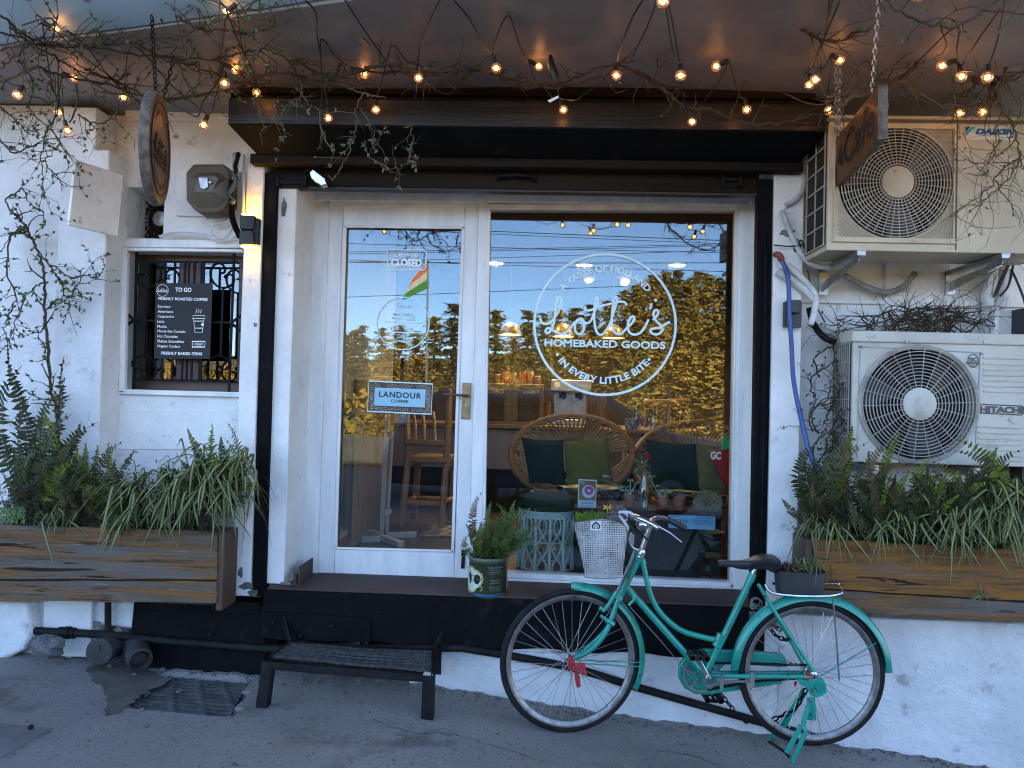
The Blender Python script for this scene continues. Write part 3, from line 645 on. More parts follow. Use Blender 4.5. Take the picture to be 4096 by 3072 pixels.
txt(b,'TO GO',700,1150,767,1168,NT,.03); txt(b,'FRESHLY ROASTED COFFEE',630,1190,834,1202,NT,.03); txt(b,'FRESHLY BAKED ITEMS',642,1408,812,1420,NT,.03)
for i, (s, wd) in enumerate((('Espresso',53),('Americano',65),('Cappuccino',69),('Latte',29),('Mocha',39),('Honey Bee Cortado',116),('Hot Chocolate',85),('Shakes Smoothies',111),('Organic Coolers',95))):
    y = 1220+i*19.9; h_ = 14 if any(ch in s for ch in 'pyg') else 11.5; txt(b, s, 630-i*.4, y, 630-i*.4+wd, y+h_, NT, .012)
O('lettering', b, wp, mb_)
b = MB(); cc = P(650,1162,NT); ring(b, cc, px(24,NT), px(.9,NT), NT, 40); script(b, lambda x, y: P(650+(x-957)*.044, 1162+(y-880)*.044, NT), px(.8,NT), 3, 4); txt(b,'HOMEBAKED GOODS',632,1166,668,1169,NT,.02); O('round_logo', b, wp, mb_)
b = MB(); ln = lambda pts, w=1.2: b.tube([P(x,y,NT) for x,y in pts], px(w,NT), 5, closed=True, flat=.25)
ln([(769,1273),(821,1273),(819,1262),(772,1262)]); ln([(774,1274),(816,1274),(809,1330),(780,1330)]); ln([(776,1284),(815,1284),(814,1285),(776,1285)]); ln([(779,1312),(811,1312),(811,1313),(779,1313)])
b.lathe(P(810,1298,NT), [(px(6,NT),0),(px(6,NT),.0005)], 12, (0,-1,0))
for x in (786,795,804): b.tube(cat_rom([P(x,1253,NT),P(x-3,1248,NT),P(x+2,1243,NT),P(x-1,1236,NT)],3), px(1,NT), 5, flat=.25)
O('cup_drawing', b, wp, mb_)
b = MB(); b.tube([P(x,y,NT) for x,y in ((769,1366),(820,1366),(819,1388),(769,1388))], px(2.6,NT), 4, closed=True, flat=.25); txt(b,'LANDOUR',775,1373,813,1379,NT,.02); txt(b,'COFFEE',784,1381,804,1384,NT,.01); O('coffee_label', b, wp, mb_)

# ------------------------------------------------------------------ hatch, fan, meter, lamp, cables
hp = T('hatch_door', 'white hatch panel swung open in front of the fan niche', 'hatch', P(380,900,4.05))
b = MB(); q = [P(304,638,3.77),P(494,700,4.03),P(472,947,4.03),P(276,900,3.77)]; nrm = (q[1]-q[0]).cross(q[3]-q[0]).normalized(); b.prism(q, nrm*.018 if nrm.y > 0 else nrm*-.018); O('panel', b, white, hp, bev=.003)
b = MB(); b.slab([(472,725),(496,735),(496,955),(474,948)], 4.22, .03); O('hinge_post', b, white, hp)
fan = T('exhaust_fan', 'black wire exhaust fan set in the niche above the barred window', 'fan', P(668,960,4.45))
fc = P(650,880,4.45); FR = px(98,4.45); b = MB()
for k in (1,.78,.55): ring(b, fc, FR*k, .006, 4.45, 36)
for i in range(24):
    a = 2*math.pi*i/24; b.tube([fc+V((math.cos(a)*FR*.3,-.01,math.sin(a)*FR*.3)), fc+V((math.cos(a+.25)*FR,-.005,math.sin(a+.25)*FR))], .003, 4)
O('guard', b, iron, fan)
b = MB(); b.lathe(fc, [(FR*.32,.02),(FR*.3,.035),(.001,.04)], 20, (0,-1,0)); O('hub', b, steel, fan)
b = MB()
for i in range(5):
    a = 2*math.pi*i/5; pr = V((-math.sin(a),0,math.cos(a))); d = V((math.cos(a),0,math.sin(a)))
    b.prism([fc+d*FR*.2+pr*.02+V((0,.04,0)), fc+d*FR*.93+pr*.06+V((0,.05,0)), fc+d*FR*.93-pr*.05+V((0,.03,0)), fc+d*FR*.2-pr*.02+V((0,.03,0))], (0,.004,0))
O('blades', b, M('orange_brown_fan_blade', (.20,.085,.02), (.12,.05,.015), 20, .5), fan)
b = MB(); b.lathe(fc, [(FR*1.06,-.06),(FR*1.06,-.055)], 30, (0,-1,0)); O('back_plate', b, dark, fan)
me_ = T('electricity_meter', 'brown electricity meter with domed octagonal glass face on a white board', 'meter', P(830,868,4.2))
b = MB(); b.slab([(707,674),(972,688),(968,868),(703,862)], 4.225, .03); O('mounting_board', b, white, me_, bev=.003)
oc = [(772,655),(890,655),(905,664),(918,685),(916,812),(884,853),(800,855),(775,838),(744,800),(742,690)]
b = MB(); b.slab(oc, 4.10, .12); O('casing', b, meter_m, me_, bev=.012, seg=3)
b = MB(); f0 = [(756,712),(790,690),(872,690),(906,712),(905,800),(870,832),(792,832),(757,800)]; f1 = [(790,716),(800,705),(862,705),(872,716),(848,764),(840,766),(782,766),(776,762)]
A = [P(x,y,4.10) for x,y in f0]; B = [P(x,y,4.06) for x,y in f1]; b.add(A+B, [(i,(i+1)%8,8+(i+1)%8,8+i) for i in range(8)]+[tuple(range(8,16))]); O('glass_face', b, meter_g, me_, sm=False)
b = MB(); b.slab([(792,708),(832,709),(831,750),(815,758),(800,752)], 4.05, .012); b.lathe(P(843,731,4.058),[(.010,0),(.010,.012)],10,(0,-1,0)); O('seal_plate', b, steel, me_, bev=.003)
ec = T('electric_cables', 'bundle of ribbed conduit and cables beside the electricity meter', 'cable', P(950,950,4.1))
def ribbed(pts, r, n=5, k=5, wob=.10):
    c = cat_rom(pts, n*k); return c, [r*(1+wob*(1 if i % 2 else -1)) for i in range(len(c))]
for pts, r, mt in (([(937,612),(938,680),(932,760),(928,830)], .011, conduit), ([(928,720),(930,800),(927,850),(938,900),(962,950)], .016, iron), ([(976,620),(975,740),(972,850)], .008, conduit)):
    c, rr = ribbed([P(x,y,4.08) for x,y in pts], r); b = MB(); b.tube(c, rr, 8); O('conduit', b, mt, ec)
b = MB()
for pts in ([(636,945),(700,930),(800,935),(870,955),(905,945),(940,905)], [(640,950),(720,938),(830,950),(880,965),(930,955),(960,930)], [(820,855),(830,880),(850,895),(845,925),(870,955)], [(838,905),(870,895),(910,885),(935,865)], [(940,640),(955,615),(950,680),(948,720)]):
    b.tube(cat_rom([P(x,y,4.19) for x,y in pts],6), .0055, 6)
OS('cable', b, whitepipe, ec)
b = MB(); b.tube(cat_rom([P(x,y,4.07) for x,y in ((930,690),(945,720),(920,775),(935,800),(925,815))],5), .013, 7); O('tape', b, M('green_black_tape', (.015,.05,.035), (.012,.012,.012), 40, .4), ec)
b = MB(); b.tube([P(955,612,4.09),P(940,665,4.07),P(945,690,4.06)], .012, 6); O('cable_black', b, iron, ec); bpy.data.objects['cable_black'].name = 'black_cable'

def sconce(name, lab, x0, y0, x1, y1, Y, lit, par=None):
    t = T(name, lab, 'wall lamp', P((x0+x1)/2, y1, Y)); ym = (y0+y1)/2; w_ = x1-x0; b = MB()
    a = P(x0,ym,Y); c = P(x1,ym,Y); zt_ = P(x0,y0,Y).z; zb_ = P(x0,y1,Y).z; zm = (zt_+zb_)/2
    b.box((a.x,Y-.035,zb_+.012),(c.x,Y,zt_-.012)); O('housing', b, grey_d, t, bev=.003)
    b = MB()
    for s in (1,-1):
        z0 = zm+s*.004; z1 = zt_-.006 if s > 0 else zb_+.006
        b.prism([(a.x+.006,Y-.036,z0),(c.x-.02,Y-.036,z0),(c.x-.012,Y-.036,z1),(a.x+.004,Y-.036,z1)], (0,-.03,0))
    O('shade', b, grey_d, t, bev=.003)
    if lit:
        for s, z in ((1,zt_+.004),(-1,zb_-.004)):
            b = MB(); b.box((a.x+.012,Y-.058,z-.003),(c.x-.012,Y-.012,z+.003)); O('lens', b, EM('lit_lens', (1,.62,.06), 2), t)
            lamp('SPOT', ((a.x+c.x)/2,Y-.028,z+s*.012), GLOW_W, (1,.44,.0), .012, 'lamp_light', t, (math.pi if s > 0 else 0, 0, 0), math.radians(150))
    return t
sconce('wall_lamp', 'lit black up and down wall lamp throwing yellow light on the left pier', 973,868,1043,990,4.1,True)
sconce('wall_lamp', 'unlit black wall lamp behind the blue hose on the right pier', 3130,1200,3198,1318,4.1,False)

# ------------------------------------------------------------------ hanging signs
def chain_pts(mb, a, c, r=.0022, ln=.028):
    a, c = V(a), V(c); d = c-a; k = max(2, int(d.length/(ln*.78))); u = d.normalized(); s1 = u.orthogonal().normalized(); s2 = u.cross(s1)
    for i in range(k):
        m = a+d*((i+.5)/k); s = s1 if i % 2 else s2
        mb.tube([m+u*(ln/2*math.cos(t))+s*(ln*.28*math.sin(t)) for t in [2*math.pi*j/8 for j in range(8)]], r, 4, closed=True)
    return mb
signwood = M('varnished_sign_wood', (.125,.054,.020), (.075,.033,.014), 5, .45, st=(1,1,.14), b=.3, bs=30, spots=[(14,(.07,.035,.016),.62,.1)])
barkm = M('rough_bark_edge', (.17,.14,.115), (.07,.055,.042), 20, .85, b=1, bs=40)
burnt = M('burnt_lettering', (.010,.006,.004), r=.7)
RS = T('round_sign', 'round wooden bakery sign seen almost edge on hanging from chains', 'hanging sign', P(622,820,3.4))
ang = math.radians(16.5); nv = V((math.cos(ang), math.sin(ang), 0)); tv = V((-math.sin(ang), math.cos(ang), 0)); sc_ = P(622,598,3.38); SR = .245
b = MB(); b.lathe(sc_-nv*.02, [(SR,0),(SR*1.01,.01),(SR*1.005,.032),(SR,.04)], 48, nv); O('disc', b, [signwood], RS, bev=.003)
b = MB()
prof = [(SR*1.0,.0),(SR*1.022,.008),(SR*1.02,.032),(SR*1.0,.042),(SR*.97,.0425),(SR*.97,.002)]
b.lathe(sc_-nv*.021, prof, 64, nv, cap=False); O('bark_rim', b, barkm, RS)
fm = Matrix((( tv.x,-nv.x,0,sc_.x+nv.x*.0215),(tv.y,-nv.y,0,sc_.y+nv.y*.0215),(0,0,1,sc_.z),(0,0,0,1)))   # local x along the face, y into the face
b = MB()
script(b, lambda x, y: fm@V(((x-957)*.00031, -.001, -(y-860)*.00031)), .0045, 4, 5, .4)
txt(b,'HOMEBAKED GOODS',-.15,-.075,.15,-.05,-.0005,.03,mtx=fm)
def arc_local(s, rad, h, mid, span, top):
    v, f = glyph(s, .02); lo, hi = v.min(0), v.max(0); vs = []
    for a, bb, q in v:
        t = (a-lo[0])/(hi[0]-lo[0])-.5
        an = math.radians(mid-t*span) if top else math.radians(mid+t*span); r_ = rad+bb/.72*h if top else rad-bb/.72*h
        vs.append(fm@V((r_*math.cos(an), -.0015-q*.02, r_*math.sin(an))))
    b.add(vs, f)
arc_local('A TASTE OF HOLLAND', .155, .022, 90, 110, True); arc_local('IN EVERY LITTLE BITE', .178, .022, 270, 110, False)
b.tube([fm@V((.205*math.cos(2*math.pi*i/60), -.001, .205*math.sin(2*math.pi*i/60))) for i in range(60)], .0025, 4, closed=True)
O('lettering', b, burnt, RS)
b = MB(); chain_pts(b, PZ(607,62,SOFZ), sc_+V((0,0,SR+.0))-tv*.04, .0032); 
h2 = PZ(697,225,SOFZ); chain_pts(b, h2, sc_+V((0,0,SR*.93))+tv*.09, .003); O('chain', b, ironrust, RS, kind='stuff')
CS = T('cafe_sign', 'wooden cafe sign with arrow hanging end on from chains on the right', 'hanging sign', P(3440,700,3.4))
q = [P(3513,342,3.10),P(3512,556,3.10),P(3337,754,3.78),P(3331,570,3.78)]
nr = (q[0]-q[3]).cross(q[1]-q[0]).normalized(); nr = nr if nr.x < 0 else -nr
b = MB(); b.prism(q, -nr*.034); O('board', b, signwood, CS, bev=.003)
b = MB(); b.prism([q[0]+nr*.002+V((0,-.004,.002)), q[1]+nr*.002+V((0,-.004,-.002)), q[1]-nr*.036+V((0,-.004,-.002)), q[0]-nr*.036+V((0,-.004,.002))], (0,.003,0)); O('worn_end', b, barkm, CS, bev=.002)
o_ = (q[3]+q[2])/2; ux = ((q[0]+q[1])/2-o_); Ln = ux.length; ux.normalize(); uz = (q[3]-q[2]).normalized()
cm = Matrix(((ux.x,-nr.x,uz.x,o_.x+nr.x*.002),(ux.y,-nr.y,uz.y,o_.y+nr.y*.002),(ux.z,-nr.z,uz.z,o_.z+nr.z*.002),(0,0,0,1)))
b = MB(); txt(b,'Cafe',.19,-.068,.64,.078,0,.012,.12,mtx=cm); b.prism([cm@V((.16,-.001,.05)),cm@V((.07,-.001,-.0)),cm@V((.16,-.001,-.055))], cm.to_3x3()@V((0,-.0008,0))); O('lettering', b, burnt, CS)
b = MB(); mt_ = (q[0]+q[3])/2
chain_pts(b, PZ(3516,0,SOFZ)+V((0,.0,0)), q[0].lerp(q[3],.12), .003); 
for dx in (0,16): chain_pts(b, PZ(3345+dx,250,SOFZ), q[0].lerp(q[3],.9)+V((dx*.0006,0,0)), .003)
O('chain', b, steel, CS, kind='stuff')

# ------------------------------------------------------------------ string lights
bulbs = [(-24,118,1),(122,62,1),(37,205,0),(160,168,1),(267,210,0),(127,243,0),(146,282,0),(490,25,1),(508,150,1),(485,180,0),(554,200,0),(440,270,0),(787,160,1),(709,255,0),(812,237,0),(904,168,0),(1072,147,0),(1164,143,1),(1217,237,0),(1331,163,0),(1470,163,0),(1432,3,0),(1547,143,1),(1495,263,0),(1613,237,0),(1748,183,0),(1761,172,0),(1791,238,0),(1814,130,1),(1908,229,0),(2035,142,1),(2077,165,0),(2133,167,0),(2073,245,0),(2122,242,0)]
globe_m = GLASS('amber_bulb_glass', (.98,.70,.50), .16, .08); _n = globe_m.node_tree; _t = _n.nodes.new('ShaderNodeBsdfTranslucent'); _t.inputs[0].default_value = (1,.42,.14,1); _m = _n.nodes.new('ShaderNodeMixShader'); _m.inputs[0].default_value = .014
_o = _n.nodes['Material Output'].inputs[0]; _n.links.new(_o.links[0].from_socket, _m.inputs[1]); _n.links.new(_t.outputs[0], _m.inputs[2]); _n.links.new(_m.outputs[0], _o)
sock_m = M('black_bulb_socket', (.012,.012,.013), r=.45)
fil_m = EM('glowing_filament', (1,.42,.07), 2.2)
BR = .0225
gb = MB(); gb.ell((0,0,0), (BR,BR,BR), 16, 10); GM = gb.mesh('globe'); GM.materials.append(globe_m); GM.polygons.foreach_set('use_smooth', [True]*len(GM.polygons))
sb = MB(); sb.lathe((0,0,0), [(.009,.016),(.0105,.022),(.0105,.05),(.006,.056)], 12); SM_ = sb.mesh('socket'); SM_.materials.append(sock_m)
fb = MB(); fb.tube([(0,0,-.010),(0,0,.010)], .0034, 6); fb.tube([(-.006,0,.003),(.006,0,-.004)], .0016, 5); FM_ = fb.mesh('filament'); FM_.materials.append(fil_m)
bp = []
for i, (u, v, hug) in enumerate(bulbs):
    x, y = u/.54, v/.54; hor = 1600+.027*(x-2048); el = (hor-y)/FPX
    z = 3.145 if hug else 3.03+.05*math.sin(i*2.1)
    Y = min(3.66, (z-CAMZ)/el)
    if u > 1780 and v > 225: Y = 3.58
    bp.append((P(x, y, Y), hug))
for x, y in ((1535,925),(2092,850),(2251,900),(2363,932),(2513,900),(2597,876),(2718,880),(2777,946),(2810,925),(2933,878)): q = P(x,y,6.35); bp.append((V((q.x,2*4.465-6.35,q.z)), 0))
groups = [('left end of the canopy', range(0,12)), ('middle of the canopy above the window', range(12,25)), ('right end of the canopy above the air conditioners', range(25,35)), ('front edge of the canopy', range(35,45))]
cable_m = M('black_cable_rubber', (.010,.010,.011), r=.5)
for lab, rg in groups:
    c0 = bp[list(rg)[0]][0]
    t = T('light_string', 'amber bulbs on black cable, '+lab, 'string lights', (c0.x, c0.y, 3.0), 'string lights under the canopy')
    sock_tops = []
    for i in rg:
        p, hug = bp[i]; R_ = random.Random(i*7+1)
        if hug: rot = Matrix.Rotation(R_.choice((-1,1))*1.3, 4, 'Y')@Matrix.Rotation(.5, 4, 'X')
        else: rot = Matrix.Rotation(R_.uniform(-.35,.35), 4, 'Y')@Matrix.Rotation(R_.uniform(-.3,.2), 4, 'X')
        k = Matrix.Scale(R_.uniform(.96,1.06), 4); mtx = Matrix.Translation(p)@rot@k
        so_ = inst('bulb_socket', SM_, mtx, t)
        for nm, me in (('globe', GM), ('filament', FM_)):
            o = bpy.data.objects.new(nm, me); COL.objects.link(o); o.parent = so_
        l = lamp('POINT', p, BULB_W*(4 if i == 0 else 1), (1,.56,.22), .014, 'bulb_light'); 
        sock_tops.append(mtx@V((0,0,.055)))
    # cable: from bulb to bulb with hooks up on the soffit in between
    b = MB(); order = sorted(range(len(sock_tops)), key=lambda k: sock_tops[k].x)
    for a, c in zip(order, order[1:]):
        A, B = sock_tops[a], sock_tops[c]; R_ = random.Random(a*13+5)
        m = (A+B)/2; d = (A-B).length
        if R_.random() < .22 and d > .2: m = V((m.x, m.y-R_.uniform(.1,.45), SOFZ-.01))
        else: m = m+V((0,0,-.10*d-.01))
        b.tube(cat_rom([A, A.lerp(m,.5)+V((R_.uniform(-.02,.02),0,-.02)), m, B.lerp(m,.5)+V((0,0,-.02)), B], 5), .0030, 5)
    O('cable', b, cable_m, t)
b = MB()
for pts in ([(1220,0),(1262,50),(1268,140),(1283,230),(1290,330),(1285,420)], [(1380,0),(1450,110),(1535,232),(1580,300)], [(1662,310),(1680,200),(1720,80),(1760,0)], [(1815,0),(1880,80),(1935,180),(1982,228)], [(2462,270),(2490,170),(2530,70),(2572,0)], [(2668,0),(2690,90),(2705,180),(2722,270)], [(3282,290),(3290,180),(3310,90),(3330,0)], [(3226,305),(3262,225),(3300,130),(3318,0)], [(905,60),(885,220),(880,300),(860,340)], [(905,40),(960,180),(1010,280),(1030,345)], [(90,100),(210,75),(200,180),(120,240)], [(265,120),(350,190),(430,300),(505,370)], [(660,400),(735,440),(790,465),(810,410),(870,330)], [(235,240),(232,330),(240,420)], [(305,335),(310,400),(290,470),(275,490)], [(3850,260),(3920,150),(4000,40)], [(3950,280),(3990,160),(4020,0)], [(3760,295),(3860,360),(3920,395)]):
    x, y = pts[0]; Yc = [min(3.6, (3.12-CAMZ)/((1600+.027*(p[0]-2048)-p[1])/FPX)) for p in pts]
    b.tube(cat_rom([P(p[0],p[1],q_) for p, q_ in zip(pts, Yc)],6), .0040, 5)
sc0 = T('supply_cable', 'black supply cables looping between hooks under the canopy', 'cable', (0,3.3,SOFZ-.05)); OS('cable', b, cable_m, sc0)
ad = T('plug_adapter', 'black plug adapter hanging on its cord under the middle of the canopy', 'plug', P(2215,330,3.4))
b = MB(); b.tube([P(2201,222,3.4),P(2205,255,3.4),P(2217,300,3.4),P(2226,330,3.4)], [.008,.016,.022,.010], 8); O('body', b, sock_m, ad)
b = MB(); b.tube(cat_rom([P(2226,330,3.4),P(2233,365,3.4),P(2240,392,3.45),P(2254,395,3.5)],5), .004, 5); O('cord', b, cable_m, ad)
b = MB(); b.prism([P(2232,382,3.4),P(2236,390,3.4),P(2200,410,3.4),P(2190,402,3.4)], (0,.0015,0)); O('paper_tag', b, wp, ad)
# ------------------------------------------------------------------ air conditioners
def ac_unit(name, lab, q, Yf, dep, circ, rings, spokes, body, grille, square=None, hubr=.25):
    x0,y0,x1,y1 = q; a = P(x0,y1,Yf); c = P(x1,y0,Yf); X0, X1, Z0, Z1 = a.x, c.x, a.z, c.z
    t = T(name, lab, 'air conditioner', ((X0+X1)/2, Yf+dep/2, Z0))
    cc = P(circ[0],circ[1],Yf); R_ = px(circ[2],Yf)
    b = MB(); N = 72; inn = []; out = []
    angs = sorted([2*math.pi*i/N for i in range(N)]+[math.atan2(zz-cc.z, xx-cc.x) % (2*math.pi) for xx in (X0,X1) for zz in (Z0,Z1)])
    for an in angs:
        d = V((math.cos(an),0,math.sin(an))); inn.append(cc+d*R_)
        s = min([k for k in (((X1-cc.x)/d.x if d.x > 1e-6 else 9),((X0-cc.x)/d.x if d.x < -1e-6 else 9),((Z1-cc.z)/d.z if d.z > 1e-6 else 9),((Z0-cc.z)/d.z if d.z < -1e-6 else 9))])
        out.append(cc+d*s)
    m = len(angs); du = [p+V((0,.10,0)) for p in inn]; bk = [p+V((0,dep,0)) for p in out]
    b.add(inn+out+du+bk, [f for i in range(m) for j in [(i+1)%m] for f in ((i,j,m+j,m+i),(i,2*m+i,2*m+j,j),(m+i,m+j,3*m+j,3*m+i))]+[tuple(3*m+i for i in range(m))])
    O('casing', b, body, t, bev=.012, seg=3, ang=30)
    b = MB(); b.lathe(cc+V((0,.095,0)), [(R_,0),(R_,.004)], 40, (0,-1,0)); O('fan_recess', b, dark, t)
    b = MB()
    for k in range(3):
        a0 = 2.1*k+.4; pts = [cc+V((math.cos(a0+s*.9*r_)*R_*r_, .075-.03*s, math.sin(a0+s*.9*r_)*R_*r_)) for r_, s in ((.2,0),(.6,0),(.95,.1),(.97,.7),(.8,1),(.4,1.2),(.2,1.2))]; b.prism(pts, (0,.004,0))
    O('fan_blades', b, M('dark_fan_blade', (.05,.05,.05), r=.5), t)
    b = MB(); hr = hubr*R_
    for i in range(rings): ring_r = hr+(R_*(1.0 if not square else 1.0)-hr)*(i+.6)/rings; b.tube([(cc.x+ring_r*math.cos(2*math.pi*k/64), Yf-.012-.006*(1-ring_r/R_), cc.z+ring_r*math.sin(2*math.pi*k/64)) for k in range(64)], .0028, 5, closed=True)
    if square:
        sx0, sy0, sx1, sy1 = square; A = P(sx0,sy1,Yf); B = P(sx1,sy0,Yf)
        for i in range(1,10):
            ring_r = R_*(1+.045*i); run = []
            for k in range(129):
                p = V((cc.x+ring_r*math.cos(2*math.pi*k/128), Yf-.010, cc.z+ring_r*math.sin(2*math.pi*k/128)))
                if A.x < p.x < B.x and A.z < p.z < B.z: run.append(p)
                else:
                    if len(run) > 1: b.tube(run, .0026, 4)
                    run = []
            if len(run) > 1: b.tube(run, .0026, 4)
    for i in range(spokes):
        an = 2*math.pi*i/spokes+.06; d = V((math.cos(an),0,math.sin(an)))
        b.tube([cc+d*hr*.95+V((0,-.016,0)), cc+d*R_+V((0,-.010,0))], .0024, 4)
    if not square:
        for rr in (R_*1.0, R_*1.025): b.tube([(cc.x+rr*math.cos(2*math.pi*k/72), Yf-.006, cc.z+rr*math.sin(2*math.pi*k/72)) for k in range(72)], .006, 6, closed=True)
    O('fan_grille', b, grille, t)
    b = MB(); b.lathe(cc+V((0,-.008,0)), [(hr,0),(hr*.985,.010),(hr*.9,.015),(.001,.018)], 36, (0,-1,0)); O('fan_hub', b, body, t)
    # side louvres on the face towards the door
    b = MB(); xs_ = X0-.004
    nv_ = 3 if square else 9
    for k in range(nv_): y = Yf+.03+k*(dep-.05)/(nv_-1); b.box((xs_-.006,y-.0025,Z0+.03),(xs_,y+.0025,Z1-.05))
    for k in range(7): z = Z0+.03+(Z1-Z0-.08)*k/6; b.box((xs_-.008,Yf+.02,z-.004),(xs_-.002,Yf+dep-.01,z+.004))
    O('side_grille', b, grille, t, label=None)
    b = MB(); b.box((X0-.0035,Yf+.02,Z0+.03),(X0-.0005,Yf+dep-.012,Z1-.05)); O('side_void', b, dark, t)
    return t, X0, X1, Z0, Z1
acblue = M('ac_badge_blue', (.008,.10,.28), r=.4); acdark = M('ac_badge_dark', (.05,.05,.07), r=.4)
D, dx0, dx1, dz0, dz1 = ac_unit('air_conditioner', 'beige outdoor air conditioner unit high up behind the cafe sign', (3308,470,4240,1000), 3.75, .30, (3585,731,222), 13, 40, acbody, acgrill, (3345,505,3815,955), .285)
def rim(mb, q, Y, w_, t_): 
    x0,y0,x1,y1 = q; mb.rect(x0,y0,x1,y0+w_,Y,t_); mb.rect(x0,y1-w_,x1,y1,Y,t_); mb.rect(x0,y0+w_,x0+w_,y1-w_,Y,t_); mb.rect(x1-w_,y0+w_,x1,y1-w_,Y,t_)
b = MB(); rim(b, (3334,498,3824,966), 3.735, 11, .016); O('grille_frame', b, acbody, D, bev=.004)
b = MB(); b.rect(3826,478,3829,1000,3.7475,.004); b.rect(3308,484,4240,487,3.7475,.004); O('panel_joint', b, M('shadow_gap', (.10,.09,.07), r=.8), D)
b = MB()
for y in (588,692,795,900): b.tube(cat_rom([P(x,yy,3.747) for x,yy in ((3880,y),(3900,y+5),(3970,y+10),(4040,y+5),(4060,y))],5), .005, 5)
OS('pressed_ridge', b, acbody, D)
b = MB(); b.rect(3863,506,4066,558,3.746,.004); O('badge_plate', b, M('pale_badge', (.66,.64,.60), r=.4), D)
b = MB(); txt(b,'DAIKIN',3904,515,4060,538,3.744,.06,.25); O('badge_lettering', b, acblue, D)
b = MB(); b.prism([P(x,y,3.744) for x,y in ((3864,530),(3864,543),(3905,508),(3884,508))],(0,.001,0)); O('badge_stripe', b, M('cyan_badge', (.02,.42,.50), r=.4), D)
b = MB(); b.prism([P(x,y,3.744) for x,y in ((3863,508),(3863,526),(3882,508))],(0,.001,0)); O('badge_corner', b, M('navy_badge', (.01,.02,.05), r=.4), D)
H_, hx0, hx1, hz0, hz1 = ac_unit('air_conditioner', 'grey outdoor air conditioner unit above the right planter ferns', (3405,1352,4300,1848), 3.93, .26, (3673,1616,224), 12, 22, acbody2, acgrill2, None, .29)
b = MB(); b.box((hx0-.012,3.915,hz1-.045),(hx1+.01,4.20,hz1+.012)); O('lid', b, acbody2, H_, bev=.008, seg=3)
b = MB()
for x in (3626,3938): b.lathe(P(x,1368,3.913), [(.007,0),(.006,.005)], 10, (0,-1,0))
OS('lid_screw', b, steel, H_)
b = MB()
for y in (1432,1455,1477,1500,1522,1544,1566): b.tube([P(3934,y,3.928),P(4140,y+4,3.928)], .0055, 6, flat=.8)
for y in (1707,1730,1752,1774,1797,1820,1838): b.tube([P(3914,y,3.928),P(4085,y+6,3.928)], .0055, 6, flat=.8)
OS('pressed_ridge', b, acbody2, H_)
b = MB(); b.tube(cat_rom([P(x,y,3.9285) for x,y in ((3428,1830),(3440,1420),(3448,1392),(3470,1388),(3900,1410),(3918,1420),(3920,1445),(3900,1835))],4), .0035, 5); O('pressed_outline', b, M('ac_shadow_line', (.33,.33,.31), r=.6), H_)
b = MB(); q = [P(x,y,3.926) for x,y in ((3918,1620),(3924,1617),(4090,1624),(4095,1630),(4093,1656),(4088,1660),(3922,1652),(3916,1648))]; b.tube(q, .0028, 5, closed=True, flat=.5); txt(b,'HITACHI',3924,1626,4087,1652,3.926,.05); O('badge_lettering', b, acdark, H_)
b = MB(); cc = P(3893,1443,3.926); b.tube([(cc.x+.026*math.cos(a*.2094),3.926,cc.z+.033*math.sin(a*.2094)) for a in range(30)], .0022, 5, closed=True, flat=.4); txt(b,'DC',3880,1430,3906,1446,3.924,.05); txt(b,'INVERTER',3866,1448,3918,1457,3.923,.04); txt(b,'R410A',3884,1461,3902,1466,3.923,.03); O('inverter_badge', b, acdark, H_)
for lab, q1, q2 in (('steel wall bracket under the left end of the beige air conditioner', (3440,1005), (3302,1165)), ('steel wall bracket under the right end of the beige air conditioner', (4015,1035), (3830,1165))):
    A = P(*q1, 3.74); B = P(q2[0], q2[1], 4.235); t = T('ac_bracket', lab, 'bracket', (A.x,4.2,B.z), 'brackets under the air conditioner')
    b = MB(); b.box((A.x-.02,3.72,dz0-.03),(A.x+.02,4.24,dz0-.004)); O('arm', b, steel, t, bev=.002)
    b = MB(); b.prism([(A.x,3.74,dz0-.032),(A.x,3.78,dz0-.032),(A.x,4.22,B.z+.05),(A.x,4.22,B.z)], (.004,0,0)); b.bar((A.x,3.75,dz0-.035),(A.x,4.22,B.z+.01),.03,.004,(1,0,0)); b.box((A.x-.02,4.225,B.z-.02),(A.x+.03,4.235,dz0-.01)); O('brace', b, steel, t)
b = MB(); b.box((hx0+.1,3.96,hz0-.06),(hx0+.15,4.26,hz0-.012)); b.box((hx0+.62,3.96,hz0-.06),(hx0+.67,4.26,hz0-.012)); hb_ = T('ac_bracket', 'pair of steel brackets under the grey air conditioner half hidden by ferns', 'bracket', (hx0+.4,4.0,hz0-.06)); OS('bracket_arm', b, steel, hb_, bev=.003)

rp = T('pipework', 'white painted conduits and lagged pipes on the wall between post and air conditioners', 'pipe', P(3200,1300,4.1))
def rpipe(pts, r, Y, mt, nm='conduit', k=6, wob=.08, n=9):
    c, rr = ribbed([P(x,y,Y) if len((x,y)) == 2 else 0 for x,y in pts], r, k=k, wob=wob); b = MB(); b.tube(c, rr, n); return O(nm, b, mt, rp)
rpipe([(3218,700),(3210,760),(3180,800),(3140,822)], .014, 4.085, whitepipe, k=10)
rpipe([(3130,840),(3150,900),(3180,970),(3215,1030),(3260,1062),(3320,1070)], .014, 4.07, whitepipe, k=9)
rpipe([(3360,1090),(3420,1125),(3500,1160),(3560,1168),(3620,1140),(3660,1090)], .015, 4.2, conduit, k=9)
rpipe([(3110,1085),(3180,1130),(3230,1170),(3258,1200)], .022, 4.075, whitepipe, 'lagged_pipe', 5, .03)
rpipe([(3150,1060),(3205,1110),(3240,1150),(3262,1190),(3255,1260),(3240,1300)], .017, 4.06, whitepipe, 'lagged_pipe', 5, .05)
